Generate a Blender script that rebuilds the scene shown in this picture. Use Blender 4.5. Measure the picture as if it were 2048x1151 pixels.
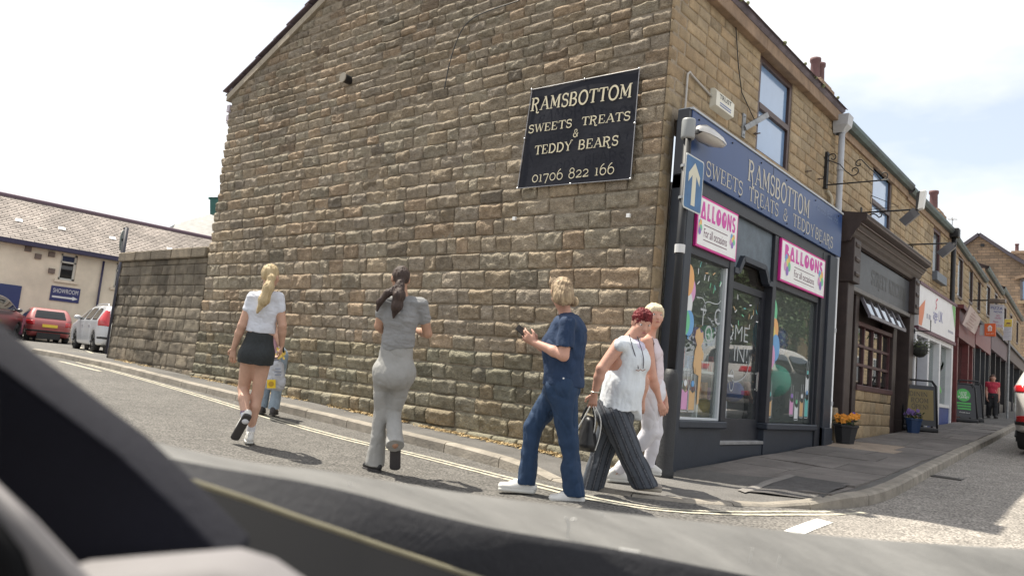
import bpy, math, random
import numpy as np
from mathutils import Vector, Matrix
random.seed(7); RNG = np.random.default_rng(11)
PI = math.pi
def vec(a): return np.array(a, float)
def unit(a): a = np.array(a, float); return a/(np.linalg.norm(a)+1e-9)
for o in list(bpy.data.objects): bpy.data.objects.remove(o)
SC = bpy.context.scene; COL = SC.collection

# ------------------------------------------------------------------ camera, world, sun, exposure
CAMP = np.array([4.02, -7.29, 0.9]); FPX = 1514.4; YAW, PIT, ROL = map(math.radians, (-40.82, 6.515, 5.512))
_f = np.array([math.sin(YAW), math.cos(YAW), 0]); _r = np.array([math.cos(YAW), -math.sin(YAW), 0]); _u = np.array([0, 0, 1.])
FWD = _f*math.cos(PIT) + _u*math.sin(PIT); _u2 = _u*math.cos(PIT) - _f*math.sin(PIT)
RGT = _r*math.cos(ROL) + _u2*math.sin(ROL); UPV = _u2*math.cos(ROL) - _r*math.sin(ROL)
cam = bpy.data.cameras.new('camera'); camo = bpy.data.objects.new('camera', cam); COL.objects.link(camo)
cam.sensor_width = 36; cam.lens = FPX/2048*36; cam.clip_start = 0.02; cam.clip_end = 3000
m = Matrix.Identity(4)
for i in range(3):
    m[i][0] = RGT[i]; m[i][1] = UPV[i]; m[i][2] = -FWD[i]; m[i][3] = CAMP[i]
camo.matrix_world = m; SC.camera = camo
cam.dof.use_dof = True; cam.dof.focus_distance = 9.0; cam.dof.aperture_fstop = 4.2

SUN_EL, SUN_AZ = math.radians(63.5), math.radians(11)
world = bpy.data.worlds.new('World'); SC.world = world; world.use_nodes = True
wn = world.node_tree; wn.nodes.clear(); W = wn.nodes.new; L = wn.links.new
bg = W('ShaderNodeBackground'); wo = W('ShaderNodeOutputWorld'); sky = W('ShaderNodeTexSky')
sky.sky_type = 'NISHITA'; sky.sun_disc = False; sky.sun_elevation = SUN_EL
sky.sun_rotation = math.atan2(-math.cos(SUN_AZ), -math.sin(SUN_AZ)); sky.air_density = 1.3; sky.dust_density = 2.0
tc = W('ShaderNodeTexCoord'); mp = W('ShaderNodeMapping'); mp.inputs['Scale'].default_value = (1, 1, 2.2)
mp.inputs['Location'].default_value = (5.3, 1.1, 0.0)
nz = W('ShaderNodeTexNoise'); nz.inputs['Scale'].default_value = 1.7; nz.inputs['Detail'].default_value = 6; nz.inputs['Roughness'].default_value = .55
cr = W('ShaderNodeValToRGB'); cr.color_ramp.elements[0].position = .36; cr.color_ramp.elements[1].position = .52
cr.color_ramp.elements[0].color = (.42, .42, .42, 1)
mixc = W('ShaderNodeMix'); mixc.data_type = 'RGBA'; mixc.inputs[7].default_value = (6.35, 6.4, 6.5, 1)
L(tc.outputs['Generated'], mp.inputs['Vector']); L(mp.outputs[0], nz.inputs['Vector']); L(nz.outputs['Fac'], cr.inputs[0])
L(cr.outputs[0], mixc.inputs[0]); L(sky.outputs[0], mixc.inputs[6]); L(mixc.outputs[2], bg.inputs['Color'])
bg.inputs['Strength'].default_value = 0.11; L(bg.outputs[0], wo.inputs[0])
sun = bpy.data.lights.new('sun', 'SUN'); suno = bpy.data.objects.new('sun', sun); COL.objects.link(suno)
sun.energy = 5.0; sun.angle = math.radians(.55); sun.color = (1, .935, .81)
suno.rotation_euler = Vector((-math.cos(SUN_EL)*math.cos(SUN_AZ), -math.cos(SUN_EL)*math.sin(SUN_AZ), math.sin(SUN_EL))).to_track_quat('Z', 'Y').to_euler()
SC.view_settings.view_transform = 'Standard'; SC.view_settings.look = 'None'
SC.view_settings.exposure = 0.78; SC.view_settings.gamma = 1; SC.view_settings.use_curve_mapping = False

# ------------------------------------------------------------------ pixel -> place helpers (photo pixels, 2048 wide)
def ray(p): return FWD + RGT*((p[0]-1024)/FPX) - UPV*((p[1]-575.5)/FPX)
def onX(p, X=0.): d = ray(p); return CAMP + d*((X-CAMP[0])/d[0])
def onY(p, Y=0.): d = ray(p); return CAMP + d*((Y-CAMP[1])/d[1])
def atd(p, dist): return CAMP + ray(p)*dist          # dist = depth along the view axis
def depth(P): return float(np.dot(np.array(P)-CAMP, FWD))
def pix(P):
    q = np.array(P)-CAMP; w = q@FWD; return 1024+FPX*(q@RGT)/w, 575.5-FPX*(q@UPV)/w
def sstep(a, b, x):
    t = np.clip((np.asarray(x, float)-a)/(b-a), 0, 1); return t*t*(3-2*t)
def zb(x, y):                                           # lie of the land: pavement level
    x = np.asarray(x, float); y = np.asarray(y, float)
    a = -np.minimum(x+1, 0); za = .03*np.minimum(a, 13)+.006*np.maximum(a-13, 0)
    b = np.maximum(y, 0); zbq = .05*np.minimum(b, 15)+.036*np.clip(b-15, 0, 60)
    return za*sstep(1.5, -1.5, x)*1.0 + zbq*sstep(-3.5, -1.0, x)
def onR(p):
    d = ray(p); t = 1.
    for _ in range(6000):
        P = CAMP+d*t
        if P[2] < roadz(P[0], P[1]): return P
        t += .01
    return P
def onG(p, dz=0.):
    d = ray(p); t = 1.
    for _ in range(4000):
        P = CAMP+d*t
        if P[2] < float(zb(P[0], P[1]))+dz: return P
        t += .01
    return P

# ------------------------------------------------------------------ value noise
_H = RNG.random((32, 32, 32)).astype(np.float32)
def vnoise(P, s=1., seed=0):
    P = np.asarray(P, np.float32)*s + seed*7.31
    i = np.floor(P).astype(int); f = P-i; f = f*f*(3-2*f); r = 0
    for dx in (0, 1):
        for dy in (0, 1):
            for dz in (0, 1):
                w = (f[..., 0] if dx else 1-f[..., 0])*(f[..., 1] if dy else 1-f[..., 1])*(f[..., 2] if dz else 1-f[..., 2])
                r = r+w*_H[(i[..., 0]+dx) % 32, (i[..., 1]+dy) % 32, (i[..., 2]+dz) % 32]
    return r*2-1
def fbm(P, s, seed=0, o=3): return sum(vnoise(P, s*2**k, seed+k)*.5**k for k in range(o))

# ------------------------------------------------------------------ materials
MATS = {}
def mat(name, col, rough=.7, var=.15, scale=6., bump=0., bscale=None, metal=0., spec=.5, attr=False, emit=0, stain=0., detail=6, col2=None, aniso=(1, 1, 1), coat=0., speck=0., sscale=130):
    if name in MATS: return MATS[name]
    M = bpy.data.materials.new(name); MATS[name] = M; M.use_nodes = True
    nt = M.node_tree; N = nt.nodes.new; K = nt.links.new; b = nt.nodes['Principled BSDF']
    b.inputs['Roughness'].default_value = rough; b.inputs['Metallic'].default_value = metal; b.inputs['Specular IOR Level'].default_value = spec
    if coat: b.inputs['Coat Weight'].default_value = coat; b.inputs['Coat Roughness'].default_value = .05
    t = N('ShaderNodeTexCoord'); mpn = N('ShaderNodeMapping'); mpn.inputs['Scale'].default_value = aniso; K(t.outputs['Object'], mpn.inputs[0])
    n = N('ShaderNodeTexNoise'); n.inputs['Scale'].default_value = scale; n.inputs['Detail'].default_value = detail; n.inputs['Roughness'].default_value = .65
    K(mpn.outputs[0], n.inputs['Vector'])
    r = N('ShaderNodeValToRGB'); r.color_ramp.elements[0].position = .3; r.color_ramp.elements[1].position = .7
    c = np.array(col); c2 = np.array(col2) if col2 is not None else c*(1+var)
    r.color_ramp.elements[0].color = (*np.clip(c*(1-var), 0, 1), 1); r.color_ramp.elements[1].color = (*np.clip(c2, 0, 1), 1)
    K(n.outputs['Fac'], r.inputs[0]); out = r.outputs[0]
    if speck:
        n3 = N('ShaderNodeTexNoise'); n3.inputs['Scale'].default_value = sscale; n3.inputs['Detail'].default_value = 2; K(mpn.outputs[0], n3.inputs['Vector'])
        r3 = N('ShaderNodeMapRange'); r3.inputs[1].default_value = .35; r3.inputs[2].default_value = .65; r3.inputs[3].default_value = 1-speck; r3.inputs[4].default_value = 1+speck
        K(n3.outputs['Fac'], r3.inputs[0]); v = N('ShaderNodeVectorMath'); v.operation = 'SCALE'; K(out, v.inputs[0]); K(r3.outputs[0], v.inputs['Scale']); out = v.outputs[0]
    if stain:
        n4 = N('ShaderNodeTexNoise'); n4.inputs['Scale'].default_value = .55; n4.inputs['Detail'].default_value = 7; n4.inputs['Roughness'].default_value = .62; K(t.outputs['Object'], n4.inputs['Vector'])
        r4 = N('ShaderNodeMapRange'); r4.inputs[1].default_value = .34; r4.inputs[2].default_value = .62; r4.inputs[3].default_value = 1-stain; r4.inputs[4].default_value = 1.08
        K(n4.outputs['Fac'], r4.inputs[0]); v4 = N('ShaderNodeVectorMath'); v4.operation = 'SCALE'; K(out, v4.inputs[0]); K(r4.outputs[0], v4.inputs['Scale']); out = v4.outputs[0]
    if attr:
        a = N('ShaderNodeVertexColor'); a.layer_name = 'tint'; mx = N('ShaderNodeMix'); mx.data_type = 'RGBA'; mx.blend_type = 'MULTIPLY'; mx.inputs[0].default_value = 1
        K(out, mx.inputs[6]); K(a.outputs[0], mx.inputs[7]); out = mx.outputs[2]
    K(out, b.inputs['Base Color'])
    if emit: K(out, b.inputs['Emission Color']); b.inputs['Emission Strength'].default_value = emit
    if bump:
        n2 = N('ShaderNodeTexNoise'); n2.inputs['Scale'].default_value = bscale or scale*6; n2.inputs['Detail'].default_value = 5; n2.inputs['Roughness'].default_value = .6
        K(mpn.outputs[0], n2.inputs['Vector']); bp = N('ShaderNodeBump'); bp.inputs['Strength'].default_value = min(1, bump); bp.inputs['Distance'].default_value = .02*max(1, bump)
        K(n2.outputs['Fac'], bp.inputs['Height']); K(bp.outputs[0], b.inputs['Normal'])
    return M
def glass(name, tint=(.9, .95, .95), rough=0., body=.0, bodycol=(.02, .025, .03), refl=1.0):
    """window glass: clear part, a share of diffuse body for dust and painted haze, and a mirror coat by Fresnel"""
    if name in MATS: return MATS[name]
    M = bpy.data.materials.new(name); MATS[name] = M; M.use_nodes = True; nt = M.node_tree; nt.nodes.clear(); N = nt.nodes.new; K = nt.links.new
    tr = N('ShaderNodeBsdfTransparent'); tr.inputs[0].default_value = (*tint, 1); df = N('ShaderNodeBsdfDiffuse'); df.inputs[0].default_value = (*bodycol, 1)
    gl = N('ShaderNodeBsdfGlossy'); gl.inputs['Roughness'].default_value = rough; gl.inputs[0].default_value = (1, 1, 1, 1)
    lw = N('ShaderNodeLayerWeight'); pw = N('ShaderNodeMath'); pw.operation = 'POWER'; pw.inputs[1].default_value = 4.2; K(lw.outputs['Facing'], pw.inputs[0]); fr = N('ShaderNodeMapRange'); fr.inputs[3].default_value = .05*refl; fr.inputs[4].default_value = 1.; K(pw.outputs[0], fr.inputs[0])
    m1 = N('ShaderNodeMixShader'); m1.inputs[0].default_value = body; K(tr.outputs[0], m1.inputs[1]); K(df.outputs[0], m1.inputs[2])
    m2 = N('ShaderNodeMixShader'); K(fr.outputs[0], m2.inputs[0]); K(m1.outputs[0], m2.inputs[1]); K(gl.outputs[0], m2.inputs[2])
    o = N('ShaderNodeOutputMaterial'); K(m2.outputs[0], o.inputs[0]); return M
def plain(name, col, rough=.6, **k): return mat(name, col, rough, var=k.pop('var', .06), scale=k.pop('scale', 4.), **k)

# ------------------------------------------------------------------ mesh helpers
class MB:
    def __init__(s): s.v = []; s.f = []
    def add(s, vs, fs):
        o = len(s.v); s.v += [tuple(map(float, p)) for p in vs]; s.f += [tuple(int(i)+o for i in f) for f in fs]; return s
    def box(s, a, b):
        x0, y0, z0 = a; x1, y1, z1 = b
        return s.add([(x0, y0, z0), (x1, y0, z0), (x1, y1, z0), (x0, y1, z0), (x0, y0, z1), (x1, y0, z1), (x1, y1, z1), (x0, y1, z1)],
                     [(0, 3, 2, 1), (4, 5, 6, 7), (0, 1, 5, 4), (1, 2, 6, 5), (2, 3, 7, 6), (3, 0, 4, 7)])
    def bar(s, p, q, w, h=None, up=(0, 0, 1)):            # square bar from p to q
        p = np.array(p, float); q = np.array(q, float); d = q-p; d /= np.linalg.norm(d)+1e-9; h = h or w
        a = np.cross(d, up); 
        if np.linalg.norm(a) < 1e-3: a = np.cross(d, (1, 0, 0))
        a /= np.linalg.norm(a); b = np.cross(a, d)
        vs = [P+a*w/2*i+b*h/2*j for P in (p, q) for i, j in ((-1, -1), (1, -1), (1, 1), (-1, 1))]
        return s.add(vs, [(0, 1, 2, 3), (7, 6, 5, 4), (0, 4, 5, 1), (1, 5, 6, 2), (2, 6, 7, 3), (3, 7, 4, 0)])
    def tube(s, path, r, n=8, cap=True):
        path = [np.array(p, float) for p in path]; rs = r if hasattr(r, '__len__') else [r]*len(path); o = len(s.v); prev = None
        for i, p in enumerate(path):
            d = path[min(i+1, len(path)-1)]-path[max(i-1, 0)]; d /= np.linalg.norm(d)+1e-9
            a = np.cross(d, (0, 0, 1)) if prev is None else prev-d*np.dot(prev, d)
            if np.linalg.norm(a) < 1e-3: a = np.cross(d, (1, 0, 0))
            a /= np.linalg.norm(a); prev = a; b = np.cross(d, a)
            for k in range(n):
                t = 2*PI*k/n; s.v.append(tuple(p+rs[i]*(a*math.cos(t)+b*math.sin(t))))
        for i in range(len(path)-1):
            for k in range(n):
                s.f.append((o+i*n+k, o+i*n+(k+1) % n, o+(i+1)*n+(k+1) % n, o+(i+1)*n+k))
        if cap: s.f.append(tuple(o+k for k in range(n))[::-1]); s.f.append(tuple(o+(len(path)-1)*n+k for k in range(n)))
        return s
    def lathe(s, c, prof, n=16, axis='z'):                # prof: (r, h)
        o = len(s.v)
        for r, h in prof:
            for k in range(n):
                t = 2*PI*k/n; u, v = r*math.cos(t), r*math.sin(t)
                s.v.append({'z': (c[0]+u, c[1]+v, c[2]+h), 'x': (c[0]+h, c[1]+u, c[2]+v), 'y': (c[0]+u, c[1]+h, c[2]+v)}[axis])
        for i in range(len(prof)-1):
            for k in range(n): s.f.append((o+i*n+k, o+i*n+(k+1) % n, o+(i+1)*n+(k+1) % n, o+(i+1)*n+k))
        s.f.append(tuple(o+k for k in range(n))[::-1]); s.f.append(tuple(o+(len(prof)-1)*n+k for k in range(n))); return s
    def prism(s, poly, vec):
        n = len(poly); P = [np.array(p, float) for p in poly]; v = np.array(vec, float)
        return s.add(P+[p+v for p in P], [tuple(range(n))[::-1], tuple(range(n, 2*n))]+[(i, (i+1) % n, (i+1) % n+n, i+n) for i in range(n)])
    def loft(s, rows, close=False):
        m = len(rows[0]); vs = [p for r in rows for p in r]; fs = []
        for i in range(len(rows)-1):
            for j in range(m-1 if not close else m):
                fs.append((i*m+j, i*m+(j+1) % m, (i+1)*m+(j+1) % m, (i+1)*m+j))
        return s.add(vs, fs)
    def ball(s, c, r, n=10, m=7, sc=(1, 1, 1)):
        prof = [(max(1e-4, r*math.sin(PI*i/m)), -r*math.cos(PI*i/m)) for i in range(m+1)]; o = len(s.v); s.lathe((0, 0, 0), prof, n)
        for i in range(o, len(s.v)): s.v[i] = tuple(np.array(s.v[i])*np.array(sc)+np.array(c))
        return s

def tagp(o, label=None, cat=None, group=None, kind=None):
    if label: o['label'] = label
    if cat: o['category'] = cat
    if group: o['group'] = group
    if kind: o['kind'] = kind
    return o
ORG = {}
def worldorg(o):
    return ORG.get(o.name, np.zeros(3)) if o is not None else np.zeros(3)
def thing(name, label, cat, loc=(0, 0, 0), group=None):
    o = bpy.data.objects.new(name, None); COL.objects.link(o); o.location = loc; o.empty_display_size = .2
    ORG[o.name] = np.array(loc, float); return tagp(o, label, cat, group)
def obj(name, mb, material, parent=None, smooth=False, bevel=0., tint=None, kind=None, label=None, mesh=None, subd=0):
    """ONE mesh object from a MB whose vertices are in world metres; stored relative to its parent's place"""
    if mesh is None:
        mesh = bpy.data.meshes.new(name); g = worldorg(parent)
        V = np.array(mb.v, float)-g; mesh.from_pydata(V.tolist(), [], mb.f); mesh.validate()
        if material is not None: mesh.materials.append(material)
        if smooth: mesh.polygons.foreach_set('use_smooth', [True]*len(mesh.polygons))
        if tint is not None:
            ca = mesh.color_attributes.new('tint', 'FLOAT_COLOR', 'POINT'); T = np.ones((len(mesh.vertices), 4), np.float32)
            T[:, :3] = tint; ca.data.foreach_set('color', T.ravel())
    o = bpy.data.objects.new(name, mesh); COL.objects.link(o)
    if parent is not None: o.parent = parent; ORG[o.name] = worldorg(parent)
    if bevel:
        b = o.modifiers.new('bevel', 'BEVEL'); b.width = bevel; b.segments = 1; b.limit_method = 'ANGLE'
    if subd:
        b = o.modifiers.new('subd', 'SUBSURF'); b.levels = b.render_levels = subd
    return tagp(o, label=label, kind=kind)
def npobj(name, V, F, material, parent=None, smooth=True, kind=None, tint=None, label=None):
    me = bpy.data.meshes.new(name); V = np.asarray(V, float)-worldorg(parent)
    F = np.asarray(F); me.vertices.add(len(V)); me.vertices.foreach_set('co', V.ravel().astype(np.float32))
    k = F.shape[1]; me.loops.add(F.size); me.loops.foreach_set('vertex_index', F.ravel().astype(np.int32))
    me.polygons.add(len(F)); me.polygons.foreach_set('loop_start', np.arange(0, F.size, k, dtype=np.int32))
    me.update(calc_edges=True); me.validate()
    me.polygons.foreach_set('use_smooth', np.full(len(me.polygons), smooth))
    if material is not None: me.materials.append(material)
    if tint is not None:
        ca = me.color_attributes.new('tint', 'FLOAT_COLOR', 'POINT'); T = np.ones((len(V), 4), np.float32); T[:, :3] = tint; ca.data.foreach_set('color', T.ravel())
    o = bpy.data.objects.new(name, me); COL.objects.link(o)
    if parent is not None: o.parent = parent; ORG[o.name] = worldorg(parent)
    return tagp(o, kind=kind, label=label)
def copy_tree(o, parent=None):
    c = o.copy(); COL.objects.link(c)
    if parent is not None: c.parent = parent
    for ch in list(o.children): copy_tree(ch, c)
    return c

# ------------------------------------------------------------------ lettering
def text_mesh(txt, size=1., extr=0., spacing=1., bold=0.):
    cu = bpy.data.curves.new('t', 'FONT'); cu.body = txt; cu.size = size; cu.align_x = 'CENTER'; cu.align_y = 'CENTER'; cu.extrude = extr
    cu.space_character = spacing; cu.offset = bold; cu.resolution_u = 3
    o = bpy.data.objects.new('t', cu); COL.objects.link(o); dg = bpy.context.evaluated_depsgraph_get(); me = bpy.data.meshes.new_from_object(o.evaluated_get(dg))
    V = np.array([v.co for v in me.vertices]).reshape(-1, 3); F = [tuple(p.vertices) for p in me.polygons]
    bpy.data.objects.remove(o); bpy.data.curves.remove(cu); bpy.data.meshes.remove(me); return V, F
def put_text(txt, c, u, v, w, h, name, material, parent, bold=0., **k):
    """sans lettering filling w x h metres, centred on c, along unit vectors u (reading) and v (up)"""
    V, F = text_mesh(txt, bold=bold)
    if not len(V): return
    lo, hi = V.min(0), V.max(0); q = (V-(lo+hi)/2)/np.maximum(hi-lo, 1e-6)
    P = np.array(c)+np.outer(q[:, 0]*w, u)+np.outer(q[:, 1]*h, v)
    mb = MB(); mb.add(P, F); return obj(name, mb, material, parent)
def arc(cx, cy, rx, ry, a0, a1, n=10):
    return [(cx+rx*math.cos(math.radians(a0+(a1-a0)*i/n)), cy+ry*math.sin(math.radians(a0+(a1-a0)*i/n))) for i in range(n+1)]
def _sf(x, y, w=.2): return ([(x-w/2, y), (x+w/2, y)], .05)       # serif bar
GL = {  # advance width, [(polyline, stroke width)]
 'R': (.86, [([(.16, .0), (.16, 1)], .15), (arc(.3, .74, .34, .25, 90, -90), .12), ([(.16, .985), (.3, .985)], .06), ([(.16, .49), (.3, .49)], .06), ([(.4, .5), (.58, .1)]+arc(.7, -.1, .12, .1, 130, 340, 6), .1), _sf(.16, .02, .34), _sf(.1, .98, .2)]),
 'A': (.88, [([(.12, .02), (.45, 1.)], .07), ([(.45, 1.), (.76, .02)], .14), ([(.22, .34), (.62, .34)], .05), _sf(.12, .02, .26), _sf(.76, .02, .28), ([(.34, .99), (.5, .99)], .05)]),
 'M': (1.08, [([(.18, .02), (.2, .98)], .07), ([(.2, .98), (.5, .25)], .14), ([(.5, .25), (.82, .98)], .07), ([(.84, .98), (.86, .02)], .14), _sf(.18, .02, .26), _sf(.86, .02, .28), _sf(.14, .98, .2), _sf(.9, .98, .2), (arc(.52, .2, .08, .08, 200, -60, 6), .06)]),
 'S': (.68, [(arc(.33, .75, .23, .23, 20, 260, 12)+arc(.33, .26, .25, .26, 80, -165, 12), .11), ([(.56, .98), (.55, .72)], .05), ([(.09, .02), (.1, .3)], .05)]),
 'B': (.8, [([(.16, .0), (.16, 1)], .15), (arc(.34, .75, .26, .24, 90, -90), .11), (arc(.36, .26, .3, .26, 90, -90), .12), ([(.1, .985), (.34, .985)], .06), ([(.16, .51), (.36, .51)], .05), ([(.06, .015), (.36, .015)], .06)]),
 'O': (.9, [(arc(.45, .5, .35, .5, 0, 360, 24), .13)]),
 'T': (.82, [([(.41, .02), (.41, .96)], .15), ([(.08, .97), (.74, .97)], .07), ([(.08, .98), (.06, .74)], .06), ([(.74, .98), (.77, .74)], .06), _sf(.41, .02, .32)]),
 'W': (1.1, [([(.12, .98), (.34, .02)], .13), ([(.34, .02), (.55, .9)], .06), ([(.55, .9), (.76, .02)], .13), ([(.76, .02), (.98, .98)], .06), _sf(.12, .98, .26), _sf(.55, .95, .2), _sf(.98, .98, .24)]),
 'E': (.74, [([(.16, .0), (.16, 1)], .15), ([(.06, .975), (.6, .975)], .06), ([(.16, .5), (.44, .5)], .06), ([(.06, .025), (.62, .025)], .06), ([(.6, .99), (.61, .74)], .06), ([(.62, .01), (.65, .28)], .06), ([(.44, .4), (.44, .6)], .05)]),
 'D': (.86, [([(.16, .0), (.16, 1)], .15), (arc(.32, .5, .42, .49, 90, -90, 16), .13), ([(.06, .98), (.34, .98)], .06), ([(.06, .02), (.34, .02)], .06)]),
 'Y': (.86, [([(.12, .96), (.42, .48)], .13), ([(.42, .48), (.66, .9)]+arc(.74, 1.02, .1, .09, 230, 20, 6), .07), ([(.42, .5), (.42, .02)], .14), _sf(.12, .97, .24), _sf(.42, .02, .3)]),
 'N': (.92, [([(.16, .02), (.16, .98)], .07), ([(.16, .98), (.74, .02)], .14), ([(.74, .02), (.74, .98)], .07), _sf(.16, .02, .26), _sf(.74, .98, .26)]),
 'I': (.4, [([(.2, .0), (.2, 1)], .15), _sf(.2, .02, .32), _sf(.2, .98, .32)]), 'L': (.7, [([(.16, 0), (.16, 1)], .15), ([(.06, .02), (.6, .02)], .06), ([(.6, .0), (.62, .28)], .06), _sf(.16, .98, .3)]),
 'C': (.84, [(arc(.46, .5, .36, .48, 40, 320, 20), .13), ([(.74, .98), (.73, .7)], .06)]), 'H': (.95, [([(.16, 0), (.16, 1)], .14), ([(.76, 0), (.76, 1)], .14), ([(.16, .5), (.76, .5)], .06), _sf(.16, .02, .3), _sf(.76, .02, .3), _sf(.16, .98, .3), _sf(.76, .98, .3)]),
 'K': (.9, [([(.16, 0), (.16, 1)], .14), ([(.2, .45), (.7, .98)], .06), ([(.34, .55), (.74, .02)], .13), _sf(.16, .02, .3), _sf(.74, .02, .26), _sf(.16, .98, .3), _sf(.7, .98, .24)]),
 'P': (.78, [([(.16, 0), (.16, 1)], .15), (arc(.34, .73, .3, .26, 90, -90), .12), ([(.1, .985), (.34, .985)], .06), ([(.16, .48), (.34, .48)], .05), _sf(.16, .02, .32)]), '!': (.36, [([(.18, .3), (.18, 1)], .14), ([(.18, .0), (.18, .12)], .14)]),
 '&': (.9, [(arc(.42, .77, .18, .2, -60, 250, 12)+[(.3, .62), (.74, .04)], .09), (arc(.38, .27, .27, .26, 110, 330, 12)+[(.7, .42), (.78, .5)], .11)]),
 '0': (.74, [(arc(.36, .36, .28, .34, 0, 360, 20), .1)]), '1': (.46, [([(.23, .02), (.23, .7)], .12), _sf(.23, .02, .32), _sf(.17, .68, .16)]),
 '7': (.68, [([(.08, .68), (.58, .68)], .1), ([(.58, .68), (.3, -.2)], .1), ([(.08, .7), (.08, .54)], .05)]), '6': (.74, [(arc(.37, .32, .27, .31, 0, 360, 18), .1), (arc(.52, .4, .42, .62, 190, 100, 8), .09)]),
 '8': (.74, [(arc(.36, .74, .21, .22, 0, 360, 16), .09), (arc(.36, .27, .27, .27, 0, 360, 16), .1)]), '2': (.68, [(arc(.32, .5, .23, .2, 170, -40, 10)+[(.08, .04)], .09), ([(.08, .04), (.58, .05)], .1), ([(.58, .0), (.6, .18)], .05)]),
}
def strokes(mb, lines, org, u, v, lift):
    """flat ribbons: (polyline in metres, width)"""
    u = np.array(u, float); v = np.array(v, float); n = np.cross(u, v)
    for pl, w in lines:
        P = np.array(pl, float); k = len(P); T = np.zeros_like(P)
        T[1:-1] = P[2:]-P[:-2]; T[0] = P[1]-P[0]; T[-1] = P[-1]-P[-2]; T /= np.linalg.norm(T, axis=1)[:, None]+1e-9
        Nn = np.c_[-T[:, 1], T[:, 0]]*w/2; A, B = P+Nn, P-Nn
        vs = [np.array(org)+u*q[0]+v*q[1]+n*lift for q in np.r_[A, B]]
        mb.add(vs, [(i, k+i, k+i+1, i+1) for i in range(k-1)])
def serif_text(mb, txt, c, u, v, h, w=None, lift=.003, heavy=1.):
    """drawn serif lettering, cap height h, centred on c; w = total width"""
    adv = sum(GL[ch][0] if ch in GL else .5 for ch in txt); sx = (w/adv) if w else h; x = -adv*sx/2
    for i, ch in enumerate(txt):
        if ch not in GL: x += .5*sx; continue
        a, st = GL[ch]; L_ = [([(x+p[0]*sx, (p[1]-.5)*h) for p in pl], wd*heavy*(sx+h)/2) for pl, wd in st]
        for q, l in enumerate(L_): strokes(mb, [l], c, u, v, lift+.0004*q)
        x += a*sx
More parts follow.
